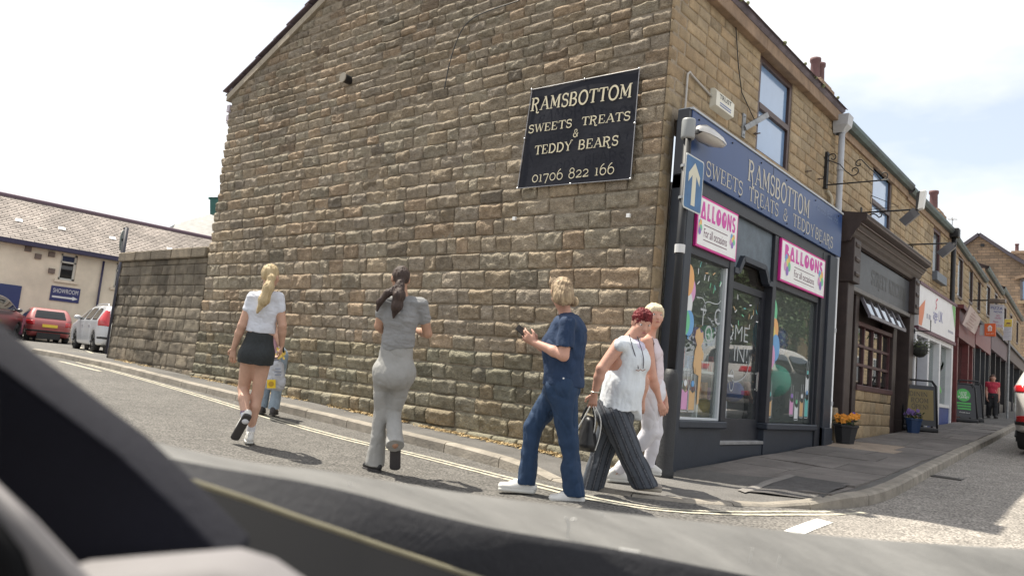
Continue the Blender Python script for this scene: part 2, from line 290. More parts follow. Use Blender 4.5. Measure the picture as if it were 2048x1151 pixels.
# ------------------------------------------------------------------ smooth solid modelling on a grid (for people, clothes, cars)
class Field:
    def __init__(s, lo, hi, h):
        s.lo = np.array(lo, float); s.h = h; s.n = np.ceil((np.array(hi)-s.lo)/h).astype(int)+1
        s.D = np.full(s.n, 9., np.float32); s.ax = [s.lo[i]+h*np.arange(s.n[i]) for i in range(3)]
    def _blk(s, lo, hi):
        a = np.clip(np.floor((np.array(lo)-s.lo)/s.h).astype(int), 0, s.n-1); b = np.clip(np.ceil((np.array(hi)-s.lo)/s.h).astype(int)+1, 1, s.n)
        sl = tuple(slice(a[i], max(b[i], a[i]+1)) for i in range(3))
        g = np.stack(np.meshgrid(*[s.ax[i][sl[i]] for i in range(3)], indexing='ij'), -1)
        return sl, g
    def put(s, d, sl, k):
        A = s.D[sl]
        if k > 0: hh = np.clip(.5+.5*(A-d)/k, 0, 1); s.D[sl] = A*(1-hh)+d*hh-k*hh*(1-hh)
        else: s.D[sl] = np.minimum(A, d)
    def cone(s, a, b, ra, rb, k=.02, u=None, cut=False):
        """round cone a-b; ra, rb = radius or (radius along u, radius across)"""
        a = np.array(a, float); b = np.array(b, float)
        ra = ra if hasattr(ra, '__len__') else (ra, ra); rb = rb if hasattr(rb, '__len__') else (rb, rb)
        R = max(*ra, *rb)+k+3*s.h; sl, g = s._blk(np.minimum(a, b)-R, np.maximum(a, b)+R)
        ab = b-a; q = g-a; t = np.clip(q@ab/max(ab@ab, 1e-9), 0, 1); q = q-t[..., None]*ab
        if u is None: d = np.linalg.norm(q, axis=-1)-(ra[0]+(rb[0]-ra[0])*t)
        else:
            u = np.array(u, float); u = u/np.linalg.norm(u); qu = q@u; qv = np.sqrt(np.maximum((q*q).sum(-1)-qu*qu, 0))
            ru = ra[0]+(rb[0]-ra[0])*t; rv = ra[1]+(rb[1]-ra[1])*t
            d = (np.sqrt((qu/ru)**2+(qv/rv)**2)-1)*np.minimum(ru, rv)
        if cut: hh = np.maximum(s.D[sl], -d); s.D[sl] = hh
        else: s.put(d.astype(np.float32), sl, k)
        return s
    def chain(s, pts, rs, k=.015, u=None):
        for i in range(len(pts)-1): s.cone(pts[i], pts[i+1], rs[i], rs[i+1], k, u)
        return s
    def ell(s, c, r, k=.02, axes=None, cut=False):
        c = np.array(c, float); r = np.array(r, float); R = r.max()+k+3*s.h; sl, g = s._blk(c-R, c+R); q = g-c
        if axes is not None: q = q@np.array(axes, float).T
        d = (np.sqrt(((q/r)**2).sum(-1))-1)*r.min()
        if cut: s.D[sl] = np.maximum(s.D[sl], -d)
        else: s.put(d.astype(np.float32), sl, k)
        return s
    def leg(s, pts, rs, k=.03, cut=None, n=None, u=None):
        D0 = s.D; s.D = np.full(s.n, 9., np.float32); s.chain(pts, rs, .02, u)
        if cut is not None: s.half(cut, n)
        d = s.D; hh = np.clip(.5+.5*(D0-d)/k, 0, 1); s.D = (D0*(1-hh)+d*hh-k*hh*(1-hh)).astype(np.float32); return s
    def grid(s): return np.stack(np.meshgrid(*s.ax, indexing='ij'), -1)
    def half(s, p, n, amp=0., seed=3):
        """keep what lies on the side n points away from"""
        n = np.array(n, float); n = n/np.linalg.norm(n); o = float(np.array(p)@n)
        d = (s.ax[0]*n[0])[:, None, None]+(s.ax[1]*n[1])[None, :, None]+(s.ax[2]*n[2])[None, None, :]-o
        s.D = np.maximum(s.D, d.astype(np.float32)); return s
    def mesh(s):
        D = s.D; inside = D < 0; n = s.n; c8 = [(i, j, k) for i in (0, 1) for j in (0, 1) for k in (0, 1)]
        sub = lambda A, o: A[o[0]:n[0]-1+o[0], o[1]:n[1]-1+o[1], o[2]:n[2]-1+o[2]]
        cnt = sum(sub(inside, o).astype(np.int8) for o in c8); act = (cnt > 0) & (cnt < 8); idx = np.argwhere(act)
        if not len(idx): return np.zeros((0, 3)), np.zeros((0, 4), int)
        vals = {o: D[idx[:, 0]+o[0], idx[:, 1]+o[1], idx[:, 2]+o[2]] for o in c8}; acc = np.zeros((len(idx), 3)); num = np.zeros(len(idx))
        for o in c8:
            for a in range(3):
                if o[a] == 0:
                    p = list(o); p[a] = 1; p = tuple(p); v0, v1 = vals[o], vals[p]; m = (v0 < 0) != (v1 < 0); t = np.where(m, v0/np.where(m, v0-v1, 1), 0)
                    q = np.zeros((len(idx), 3)); q[:] = o; q[:, a] = t; acc += q*m[:, None]; num += m
        V = s.lo+(idx+acc/num[:, None])*s.h; ids = np.full(n-1, -1, int); ids[tuple(idx.T)] = np.arange(len(idx)); F = []
        for a in range(3):
            b, c = (a+1) % 3, (a+2) % 3; A0 = [slice(None)]*3; A1 = [slice(None)]*3; A0[a] = slice(0, n[a]-1); A1[a] = slice(1, n[a])
            i0, i1 = inside[tuple(A0)], inside[tuple(A1)]; e = np.argwhere(i0 != i1); e = e[(e[:, b] > 0) & (e[:, c] > 0) & (e[:, b] < n[b]-1) & (e[:, c] < n[c]-1)]
            if not len(e): continue
            def at(db, dc):
                q = e.copy(); q[:, b] -= db; q[:, c] -= dc; return ids[tuple(q.T)]
            Q = np.stack([at(1, 1), at(0, 1), at(0, 0), at(1, 0)], 1); fl = i0[tuple(e.T)]; Q[~fl] = Q[~fl][:, ::-1]; F.append(Q)
        F = np.concatenate(F); F = F[(F >= 0).all(1)]; return V, F
def relax(V, F, it=2, w=.5):
    for _ in range(it):
        A = np.zeros_like(V); n = np.zeros(len(V))
        for i in range(4):
            for j in (1, 3): np.add.at(A, F[:, i], V[F[:, (i+j) % 4]]); np.add.at(n, F[:, i], 1)
        V = V*(1-w)+w*A/np.maximum(n, 1)[:, None]
    return V
def vnormals(V, F):
    N = np.cross(V[F[:, 2]]-V[F[:, 0]], V[F[:, 3]]-V[F[:, 1]]); A = np.zeros_like(V)
    for i in range(4): np.add.at(A, F[:, i], N)
    return A/(np.linalg.norm(A, axis=1)[:, None]+1e-12)
def fobj(name, fld, material, parent, wr=0., wscale=(14, 14, 5), seed=1, it=2, label=None, fold=.9):
    V, F = fld.mesh()
    if not len(V): return None
    V = relax(V, F, it)
    if wr: V = V+vnormals(V, F)*(fbm(V*np.array(wscale), 1., seed, 3)*wr-(1-np.abs(vnoise(V*np.array(wscale)*.8+V[:, ::-1]*3, 1., seed+4)))**5*wr*fold)[:, None]
    return npobj(name, V, F, material, parent, True, label=label)

# ------------------------------------------------------------------ cars
def poly_sdf(P, x, z):
    P = np.array(P, float); d = np.full(np.broadcast(x, z).shape, 1e9); s = np.ones(d.shape); n = len(P)
    for i in range(n):
        a, b = P[i], P[i-1]; ex, ez = b-a; wx, wz = x-a[0], z-a[1]; t = np.clip((wx*ex+wz*ez)/(ex*ex+ez*ez+1e-12), 0, 1)
        d = np.minimum(d, (wx-ex*t)**2+(wz-ez*t)**2)
        c1 = z >= a[1]; c2 = z < b[1]; c3 = ex*wz > ez*wx; flip = (c1 & c2 & c3) | (~c1 & ~c2 & ~c3); s = np.where(flip, -s, s)
    return s*np.sqrt(d)
def rnd(P, k=3, r=.25):
    """cut the corners of a closed profile (Chaikin)"""
    for _ in range(k):
        Q = []
        for i in range(len(P)):
            a, b = np.array(P[i], float), np.array(P[(i+1) % len(P)], float); Q += [tuple(a*(1-r)+b*r), tuple(a*r+b*(1-r))]
        P = Q
    return P
def make_car(name, label, prof, half, belt, roofz, roofhalf, wheels, wr, wins, rear_win, lights, paint, loc, ang, rails=False, plate=None, voxel=.028, group=None, front_win=None, door_x=()):
    """nose towards +x; prof: side outline (x, z); wins: side window outlines; rear_win: (z0, z1, half width); lights: list of (z0,z1,y0,y1) on the tail"""
    root = thing(name, label, 'car', (0, 0, 0), group); xs = [p[0] for p in prof]; L0, L1 = min(xs), max(xs)
    P = rnd(prof, 2, .22); h = voxel; F = Field((L0-.1, -half-.1, .1), (L1+.1, half+.1, roofz+.12), h); G = F.grid(); x, y, z = G[..., 0], G[..., 1], G[..., 2]
    side = poly_sdf(P, x[:, 0, :], z[:, 0, :])[:, None, :]
    tt = np.clip((z-belt)/(roofz-belt), 0, 1); low = np.clip((belt-.35-z)/.5, 0, 1)
    wid = half-.05*low**2-(half-roofhalf)*tt**1.15; ends = np.clip((np.abs(x-(L0+L1)/2)-(L1-L0)*.5+.55)/.55, 0, 1)**2.2*.20; wid = wid-ends
    d2 = np.abs(y)-wid; k = .09; hh = np.clip(.5-.5*(side-d2)/k, 0, 1); base = side*(1-hh)+d2*hh+k*hh*(1-hh)          # smooth intersection
    body = base.copy()
    for wx in wheels: body = np.maximum(body, -np.maximum(np.sqrt((x-wx)**2+(z-wr)**2)-wr-.05, half*.55-np.abs(y)))
    for dx in door_x: body = np.maximum(body, -np.maximum(np.maximum(np.abs(x-dx)-h*.45, base*-1-.02), .32-z))
    F.D = body.astype(np.float32); V, Q = F.mesh(); V = relax(V, Q, 2); npobj('body', V, Q, paint, root)
    dark = glass('car_glass', (.25, .3, .3), 0, .75, (.012, .014, .016)); blk = plain('car_black_trim', (.015, .015, .016), .5)
    def shell(nm, mask, mt, off=.012, par=root):
        F.D = np.maximum(base-off, mask).astype(np.float32); V, Q = F.mesh()
        if len(V): return npobj(nm, relax(V, Q, 1), Q, mt, par)
    for w in wins:
        ms = poly_sdf(rnd(w, 1, .15), x[:, 0, :], z[:, 0, :])[:, None, :]
        for s in (-1, 1): shell('side_window', np.maximum(ms, .15-s*y), dark)
    z0, z1, hw = rear_win; shell('rear_window', np.maximum.reduce([z0-z, z-z1, np.abs(y)-hw*(1-.12*(z-z0)/(z1-z0)), x-(L0+.95)]), dark)
    if front_win: z0, z1, hw, xm = front_win; shell('windscreen', np.maximum.reduce([z0-z, z-z1, np.abs(y)-hw, xm-x]), dark)
    red = plain('car_tail_lamp', (.45, .015, .02), .15, coat=.6)
    for z0, z1, y0, y1 in lights:
        for s in (-1, 1): shell('tail_light', np.maximum.reduce([z0-z, z-z1, y0-s*y, s*y-y1, x-(L0+.42)]), red, .016)
    shell('bumper_strip', np.maximum.reduce([.42-z, z-.5, x-(L0+.35)]), blk, .02)
    lamp = plain('car_head_lamp', (.7, .72, .75), .1, coat=.6)
    for s in (-1, 1): shell('headlight', np.maximum.reduce([.58-z, z-.74, half*.5-s*y, (L1-.35)-x]), lamp, .014)
    tyre = plain('tyre_rubber', (.018, .018, .019), .85); rim = plain('alloy_wheel', (.42, .43, .45), .3, metal=.8)
    for wx in wheels:
        for s in (-1, 1):
            yc = s*(half-.13); a = yc-.1; w = obj('wheel', MB().lathe((wx, a, wr), [(wr*.72, 0), (wr-.02, .01), (wr, .04), (wr, .16), (wr-.02, .19), (wr*.72, .2)], 24, 'y'), tyre, root, True)
            r = MB().lathe((wx, yc-.085, wr), [(.05, 0), (wr*.7, .02), (wr*.7, .15), (.05, .17)], 20, 'y'); obj('rim', r, rim, w)
            sp = MB()
            for q in range(5):
                t = q*2*PI/5; sp.bar((wx+.07*math.cos(t), yc+s*.1, wr+.07*math.sin(t)), (wx+wr*.66*math.cos(t), yc+s*.1, wr+wr*.66*math.sin(t)), .07, .03)
            obj('spokes', sp, blk, w)
    for wx in wheels:
        for s in (-1, 1): obj('wheel_arch', MB().lathe((wx, s*half*.5-.02, wr), [(.01, 0), (wr+.04, .0), (wr+.04, .04), (.01, .04)], 20, 'y'), blk, root)
    under = MB().box((wheels[0]-.6, -half*.5, .16), (wheels[1]+.6, half*.5, .4)); obj('underbody', under, blk, root)
    for s in (-1, 1):
        mx = wheels[1]-.62; f = Field((mx-.2, s*(half+.1)-.18, belt-.1), (mx+.2, s*(half+.1)+.18, belt+.25), .015); f.ell((mx, s*(half+.09), belt+.08), (.08, .11, .075), 0); fobj('wing_mirror', f, paint, root)
        if rails: obj('roof_rail', MB().tube([(wheels[0]-.2, s*(roofhalf-.03), roofz-.08), (wheels[0], s*(roofhalf-.06), roofz+.03), (wheels[0]+1.3, s*(roofhalf-.06), roofz+.04), (wheels[0]+1.6, s*(roofhalf-.05), roofz-.03)], .018, 6), plain('satin_rail', (.5, .51, .53), .35, metal=.6), root, True)
        for dx in door_x[:2]: obj('door_handle', MB().box((dx+.1, s*(half-.01)-.025, belt-.16), (dx+.28, s*(half-.01)+.025, belt-.13)), paint, root)
    if plate:
        obj('number_plate', MB().box((L0-.03, -.26, plate), (L0+.02, .26, plate+.11)), plain('plate_yellow', (.75, .55, .06), .5), root)
    root.location = loc; root.rotation_euler = (0, 0, ang); return root
# ------------------------------------------------------------------ ground, road, pavement, kerb, markings
ROADZ = -.07
asph = mat('asphalt', (.108, .101, .092), .9, .22, 6, .6, 60, attr=True, speck=.55, stain=.13, sscale=48)
V = []; xs = np.unique(np.r_[-400, -200, -120, -80, -60, np.arange(-45, -16, 2.), np.arange(-16, 10, .5), 12, 16, 22, 30, 45, 70, 120, 250, 600]); ys = np.unique(np.r_[-300, -120, -50, -25, -15, np.arange(-11, 8, .5), np.arange(8, 45, 1.5), 48, 55, 65, 90, 150, 400])
gx, gy = np.meshgrid(xs, ys, indexing='ij'); gz = zb(np.clip(gx, -60, 60), np.clip(gy, -60, 80))+ROADZ
gz = gz-.03*sstep(-1.2, -3.2, gy)*sstep(3, -1, gx)+.045*sstep(1.7, .6, np.hypot(gx-.8, (gy+1.2)*.8))
V = np.stack([gx, gy, gz], -1).reshape(-1, 3); nx_, ny_ = len(xs), len(ys); I = np.arange(nx_*ny_).reshape(nx_, ny_)
F = np.stack([I[:-1, :-1], I[1:, :-1], I[1:, 1:], I[:-1, 1:]], -1).reshape(-1, 4)
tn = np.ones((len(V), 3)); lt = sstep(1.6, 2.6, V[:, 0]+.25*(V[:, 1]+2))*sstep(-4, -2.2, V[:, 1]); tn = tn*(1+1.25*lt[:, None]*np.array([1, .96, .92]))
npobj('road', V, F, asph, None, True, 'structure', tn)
def roadz(x, y): return float(zb(x, y))+ROADZ-.03*float(sstep(-1.2, -3.2, y)*sstep(3, -1, x))+.045*float(sstep(1.7, .6, math.hypot(x-.8, (y+1.2)*.8)))
# kerb line (top outer edge): from the wall end on the left, round the corner, up the street
KP = [(-16., -.98), (-13.5, -1.0)]+[tuple(onG(p, .02 if p[0] < 1130 else -.025)[:2]) for p in ((230, 729), (397, 772), (640, 828), (827, 873), (912, 893), (1030, 925), (1123, 953), (1200, 981), (1250, 990), (1300, 999), (1380, 1006), (1450, 1010), (1530, 1012), (1600, 1012), (1655, 1010), (1700, 1006), (1740, 1001))]+[(1.9, 1.6), (1.82, 3.), (1.72, 5.), (1.62, 7.), (1.5, 10.), (1.32, 14.), (.95, 20.), (.35, 30.), (-.3, 42.)]
def resample(P, step):
    P = np.array(P, float); d = np.r_[0, np.cumsum(np.linalg.norm(np.diff(P, axis=0), axis=1))]; n = int(d[-1]/step)+1; t = np.linspace(0, d[-1], n)
    return np.stack([np.interp(t, d, P[:, i]) for i in range(P.shape[1])], 1)
def smooth_line(P, it=2):
    P = [np.array(p, float) for p in P]
    for _ in range(it):
        Q = [P[0]]
        for a, b in zip(P[:-1], P[1:]): Q += [a*.75+b*.25, a*.25+b*.75]
        Q.append(P[-1]); P = Q
    return np.array(P)
KC = resample(smooth_line(KP), .46); KT = np.gradient(KC, axis=0); KT /= np.linalg.norm(KT, axis=1)[:, None]; KN = np.c_[-KT[:, 1], KT[:, 0]]     # KN points to the wall side
drop = 1-.88*sstep(1.75, 1.0, np.hypot(KC[:, 0]-.75, KC[:, 1]+1.1))             # dropped kerb at the corner
kz = np.array([roadz(*p) for p in KC])+.005+.105*drop
kstone = mat('kerb_stone', (.25, .23, .2), .9, .3, 5, .5, 40, attr=True)
kerb = bpy.data.objects.new('kerb', None); COL.objects.link(kerb); tagp(kerb, kind='structure')
for i in range(0, len(KC)-2, 2):
    sh = .006; mbk = MB(); q = .9+.25*random.random(); ring = []
    for j, e in ((i, sh), (i+1, 0), (i+2, -sh)):
        c = KC[j]+KT[j]*e; n = KN[j]; z = kz[j]+.004*random.random(); zr = roadz(*KC[j])-.12
        ring.append([(*(c-n*.012), zr), (*(c-n*.004), z-.018), (*(c+n*.02), z), (*(c+n*.13), z+.002), (*(c+n*.13), zr)])
    mbk.loft(ring); mbk.f += [(0, 1, 2, 3, 4)[::-1], (10, 11, 12, 13, 14)]
    obj('kerb_stone', mbk, kstone, kerb, False, tint=(q, q*.97, q*.93))
# pavement surface between kerb and buildings
def wallpt(p):
    x, y = p
    if y < -.2 and x < .05 or x < -.3: return np.array([min(x, -.02), .06])
    if x > 0 and y < 0: return np.array([-.02, .05])
    w = -.056*max(0, y-15); return np.array([w-.02, max(y, .05)])
rows = []
for j in range(len(KC)):
    a = KC[j]+KN[j]*.125; b = wallpt(KC[j]); r = []
    for t in np.linspace(0, 1, 8):
        p = a*(1-t)+b*t; z0 = kz[j]-.004; r.append((*p, z0*(1-t)+(float(zb(*p))+.012)*t))
    rows.append(r)
pav = mat('pavement_tarmac', (.125, .118, .11), .92, .25, 1.6, .5, 80, speck=.4, stain=.3)
obj('pavement', MB().loft(rows), pav, None, True, kind='structure')
def pavz(x, y):
    k = int(np.argmin(np.hypot(KC[:, 0]-x, KC[:, 1]-y))); b = wallpt(KC[k]); a = KC[k]+KN[k]*.125; t = np.clip(np.dot(np.array([x, y])-a, b-a)/np.dot(b-a, b-a), 0, 1)
    return (kz[k]-.004)*(1-t)+(float(zb(*b))+.012)*t
# stone flags on the shop side, each its own piece
flags = bpy.data.objects.new('flag_pavement', None); COL.objects.link(flags); tagp(flags, kind='structure')
fl = mat('flagstone', (.165, .15, .14), .9, .2, 3, .5, 45, attr=True, speck=.3, stain=.3); y = .35; rowi = 0
while y < 15:
    d = random.uniform(.55, .8); xw = .04; xk = 1.66-.03*max(0, y-1)-.012*max(0, y-8); k = random.randint(2, 3) if y > 1 else 2; cuts = sorted([xw, xk]+[xw+(xk-xw)*(q+1)/k+random.uniform(-.12, .12) for q in range(k-1)])
    for a, b in zip(cuts[:-1], cuts[1:]):
        g = .006; j = random.uniform(.0, .006); q = random.uniform(.85, 1.12); t = (q, q*.98, q*.96); mbf = MB()
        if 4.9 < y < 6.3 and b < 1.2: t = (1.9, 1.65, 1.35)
        pts = [(a+g, y+g), (b-g, y+g), (b-g, y+d-g), (a+g, y+d-g)]
        mbf.add([(px, py, pavz(px, py)+.012+j) for px, py in pts]+[(px, py, pavz(px, py)-.03) for px, py in pts], [(0, 1, 2, 3), (0, 4, 5, 1), (1, 5, 6, 2), (2, 6, 7, 3), (3, 7, 4, 0)])
        obj('paving_slab', mbf, fl, flags, tint=t)
    y += d; rowi += 1
# painted lines
cream = mat('line_paint_cream', (.42, .39, .31), .85, .45, 14, .2, 60); white = mat('line_paint_white', (.72, .71, .68), .8, .3, 16, .2, 60)
def ribbon(name, pts, w, material, off=0., lift=.004):
    P = resample(smooth_line(pts, 2), .25); T = np.gradient(P, axis=0); T /= np.linalg.norm(T, axis=1)[:, None]; N = np.c_[-T[:, 1], T[:, 0]]; r = []
    for p, n in zip(P, N):
        a, b = p+n*(off-w/2), p+n*(off+w/2); r.append([(*a, roadz(*a)+lift), (*b, roadz(*b)+lift)])
    return obj(name, MB().loft(r), material, None, kind='structure')
YP = [onR(p)[:2] for p in ((158, 724), (250, 748), (397, 790), (570, 845), (700, 880), (830, 909), (900, 927), (1000, 951), (1120, 982), (1180, 996), (1240, 1008), (1320, 1019), (1400, 1024), (1500, 1027), (1600, 1026), (1680, 1024), (1718, 1022))]
for o_ in (-.055, .055): ribbon('yellow_line', YP, .055, cream, o_)
a, b = onR((1585, 1066))[:2], onR((1650, 1041))[:2]; ribbon('stop_line', [a, (a+b)/2, b], .13, white)
for pts in (((120, 722), (200, 742)), ((135, 700), (210, 708)), ((150, 690), (185, 706))):
    P2 = [onG(p, ROADZ)[:2] for p in pts]; ribbon('white_marking', [P2[0], (P2[0]+P2[1])/2, P2[1]], .1, cream)
# a cement strip and a dark patch let into the flags near the kerb
def patch(name, px, m_, lift):
    P = [onG(p, .015)[:2] for p in px]; c_ = sum(P)/len(P); mbp = MB(); N_ = []
    for a, b in zip(P, P[1:]+P[:1]): N_ += [a*(1-t)+b*t for t in np.linspace(0, 1, 5)[:-1]]
    mbp.add([(*p, pavz(*p)+lift) for p in N_]+[(*c_, pavz(*c_)+lift)], [(i, (i+1) % len(N_), len(N_)) for i in range(len(N_))]); return obj(name, mbp, m_, None, kind='structure')
patch('pavement_patch', ((1490, 981), (1590, 957), (1700, 975), (1640, 1000)), mat('patch_tarmac', (.075, .07, .068), .95, .25, 5, .5, 90, speck=.4), .0195)
patch('cement_strip', ((1474, 978), (1490, 983), (1592, 957), (1578, 952)), mat('patch_cement', (.2, .185, .17), .9, .2, 8, .3, 60), .0205)
# gully grate
c = onG((1893, 953), ROADZ); gr = thing('drain_grate', 'small iron drain grate set in the road against the kerb', 'drain', (c[0], c[1], roadz(c[0], c[1])))
iron = plain('cast_iron', (.06, .055, .05), .6, bump=.3, bscale=60)
z = roadz(c[0], c[1])+.006
obj('frame', MB().box((c[0]-.2, c[1]-.22, z-.05), (c[0]-.17, c[1]+.22, z)).box((c[0]+.17, c[1]-.22, z-.05), (c[0]+.2, c[1]+.22, z)).box((c[0]-.17, c[1]-.22, z-.05), (c[0]+.17, c[1]-.19, z)).box((c[0]-.17, c[1]+.19, z-.05), (c[0]+.17, c[1]+.22, z)), iron, gr)
for i in range(7): obj('bar', MB().box((c[0]-.17, c[1]-.165+i*.05, z-.04), (c[0]+.17, c[1]-.14+i*.05, z-.003)), iron, gr)
# dry grass and leaf litter along the foot of the gable
mbl = MB(); straw = mat('dry_litter', (.42, .31, .16), .9, .35, 30)
for i in range(9000):
    x = random.uniform(-13.5, -.3); y = -abs(random.gauss(0, .09))-.02
    if fbm(np.array([[x*1.2, 0, 0]]), 1., 5)[0] < -.25 or random.random() > (1.1 if x > -5 else .3): continue
    z = pavz(x, y)+.004; t = random.uniform(0, 2*PI); l = random.uniform(.015, .05); w = .006; d = np.array([math.cos(t), math.sin(t)])*l; n = np.array([-d[1], d[0]])/l*w; h = random.uniform(0, .035)
    mbl.add([(x-d[0], y-d[1], z), (x+n[0], y+n[1], z+h*.6), (x+d[0], y+d[1], z+h), (x-n[0], y-n[1], z+h*.4)], [(0, 1, 2, 3)])
obj('dry_grass', mbl, straw, None, kind='stuff')
# ------------------------------------------------------------------ stones
def stone(u0, u1, z0, z1, O, u, n, proud, bulge, rough, seed, step=.034, tilt=0., edge=.03, topr=0.):
    """one dressed stone: a face of small facets that falls away to its joints"""
    w, h = u1-u0, z1-z0; k = max(2, int(w/step)); m_ = max(2, int(h/step)); e = min(edge, w*.2, h*.2)
    ga = np.r_[0, .006, e, np.linspace(e, w-e, k+1)[1:-1], w-e, w-.006, w]; gc = np.r_[0, .006, e, np.linspace(e, h-e, m_+1)[1:-1], h-e, h-.006, h]
    A, C = np.meshgrid(ga, gc, indexing='ij'); ed = np.minimum(np.minimum(A, w-A), np.minimum(C, h-C))
    X = np.stack([A+u0, C+z0, np.zeros_like(A)+seed*3.7], -1)
    d = proud+bulge*(1-np.exp(-ed/.02))+rough*(fbm(X*np.array([1, 1.5, 1]), 8., seed % 9, 4)*.9+.35*np.abs(vnoise(X, 5., seed % 7)))*np.clip(ed/.015, .35, 1)
    tb = min(topr, h*.4)*(1+.5*vnoise(X, 4., 11)) if topr else 1.; d = d+(np.where(C < h-tb, tilt*(C/np.maximum(h-tb, .01)-.6), tilt*(.4-1.05*(C-h+tb)/tb)) if topr else tilt*(C/h-.5)); d = np.where(ed <= .0061, d-.003-.004*np.abs(vnoise(X, 20., 5)), d); ring = (ed <= 1e-6); d = np.where(ring, -.016, d)
    jit = vnoise(X, 5., 3)*.006; jit2 = vnoise(X, 6., 8)*.007; A = A+np.where(ring, 0, jit); C = C+np.where(ring, 0, jit2)
    P = np.array(O)+(A+u0)[..., None]*np.array(u)+d[..., None]*np.array(n); P[..., 2] += C+z0
    a_, c_ = A.shape; I = np.arange(a_*c_).reshape(a_, c_)
    F = np.stack([I[:-1, :-1], I[1:, :-1], I[1:, 1:], I[:-1, 1:]], -1).reshape(-1, 4); return P.reshape(-1, 3), F
def stone_tint(kind):
    b = random.uniform(.86, 1.12)
    if random.random() < .05: b *= .66
    if kind == 'gable': c = random.choice([(1, .98, .95), (1.02, .97, .9), (1.0, .98, .96), (.95, .97, .96), (1.06, .95, .86), (.97, .97, .99)])
    else: c = random.choice([(1, .97, .9), (1.03, .97, .88), (1, .98, .94), (1.05, .96, .85)]); b = 1+(b-1)*.6
    return np.array(c)*b
gstone = mat('gable_gritstone', (.325, .273, .205), .95, .30, 11, 2.0, 36, attr=True, speck=.28, stain=.25)
fstone = mat('front_sandstone', (.37, .295, .20), .92, .22, 8, .6, 45, attr=True, speck=.15, stain=.25)
mort = mat('lime_mortar', (.25, .205, .15), .95, .25, 20, .5, 70)
mortb = mat('buff_mortar', (.30, .245, .18), .95, .25, 20, .4, 70)
def lay(stones, limit, parents, mats):
    """stones: dicts; the largest in the picture become parts of their own, the rest one joined part per wall"""
    for s in stones:
        w = max(.5, depth(s['c'])); s['size'] = s['area']*abs(float(np.dot(s['n'], (CAMP-s['c'])/np.linalg.norm(CAMP-s['c']))))/w**2
        px, py = pix(s['c']); s['in'] = -40 < px < 2090 and -30 < py < 1180
    order = sorted(stones, key=lambda s: -s['size']*(1 if s['in'] else .001)); rest = {}
    for i, s in enumerate(order):
        if i < limit and s['in']: npobj('stone', s['V'], s['F'], mats[s['wall']], parents[s['wall']], True, tint=s['t'])
        else: rest.setdefault(s['wall'], []).append(s)
    for wl, ss in rest.items():
        Vs, Fs, Ts, o = [], [], [], 0
        for s in ss: Vs.append(s['V']); Fs.append(s['F']+o); Ts.append(np.repeat(s['t'][None], len(s['V']), 0)); o += len(s['V'])
        npobj('small_stones', np.concatenate(Vs), np.concatenate(Fs), mats[wl], parents[wl], True, kind='stuff', tint=np.concatenate(Ts))
CZ = [-.2, .14, .36, .56, .76, .97, 1.17, 1.37, 1.57, 1.78, 1.99, 2.24, 2.47, 2.71, 2.93, 3.14, 3.33, 3.53, 3.73, 3.92, 4.12, 4.31, 4.46, 4.64, 4.81, 4.98, 5.13, 5.28, 5.43]
while CZ[-1] < 8.1: CZ.append(CZ[-1]+random.choice([.14, .15, .16]))
GX0, GX1 = -10.2, -.25; RX = -5.2
def roofl(x): return np.interp(x, [-10.35, RX, -.05], [5.95, 8.2, 5.86])
def widths(a, b, lo, hi):
    r = [a]
    while r[-1] < b-hi: r.append(r[-1]+random.uniform(lo, hi))
    if b-r[-1] > hi*1.1: r.append((r[-1]+b)/2)
    if b-r[-1] < lo*.6 and len(r) > 1: r.pop()
    return r+[b]
shop = thing('stone_shop', 'corner stone shop with dark blue shopfront, blue sign board and tall rough gable wall', 'shop', (-.25, 0, 0))
gable = obj('gable_wall', MB().prism([(GX0+.03, .012, -.3), (GX1-.03, .012, -.3), (GX1-.03, .012, 5.75), (RX, .012, 8.1), (GX0+.03, .012, 5.9)], (0, .3, 0)), mort, shop)
ST = []; gi = 0; depth_q = []
for ci, (z0, z1) in enumerate(zip(CZ[:-1], CZ[1:])):
    zm = (z0+z1)/2+.03; xa, xb = GX0, GX1
    if zm > 5.86:
        xa = max(xa, np.interp(zm, [5.95, 8.2], [-10.35, RX])+.1); xb = min(xb, np.interp(zm, [5.86, 8.2], [-.05, RX])-.1)
    if xb-xa < .3: continue
    ws = widths(xa+random.uniform(-.03, .03), xb, .17, .52)
    for a, b in zip(ws[:-1], ws[1:]):
        if z1 < float(zb(a, 0))-.05: continue
        foot = z0 < float(zb(a, 0))+.07; low = z0 < 3.2
        g = random.uniform(.003, .007); dz = random.uniform(-.006, .006)
        pr = random.uniform(-.004, .016)+(.045 if foot else 0)+(.006 if low else 0); sd = random.randint(1, 5000)
        Vq, Fq = stone(a+g, b-g, z0+g*.8, z1-g*.6+dz, (0, 0, 0), (1, 0, 0), (0, -1, 0), pr+.006, random.uniform(.0, .006), random.uniform(.012, .026), sd, step=.022, tilt=random.uniform(.022, .036), edge=.018, topr=random.uniform(.028, .05))
        if b > GX1-.01:                                         # corner stone: turn it round the corner
            dq = .16 if ci % 2 else .34; depth_q.append((z0, z1, dq))
        t = stone_tint('gable')
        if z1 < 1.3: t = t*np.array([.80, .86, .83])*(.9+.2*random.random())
        ST.append(dict(V=Vq, F=Fq, n=np.array([0, -1., 0]), c=np.array([(a+b)/2, -.02, (z0+z1)/2]), area=(b-a)*(z1-z0), t=t, wall='gable'))
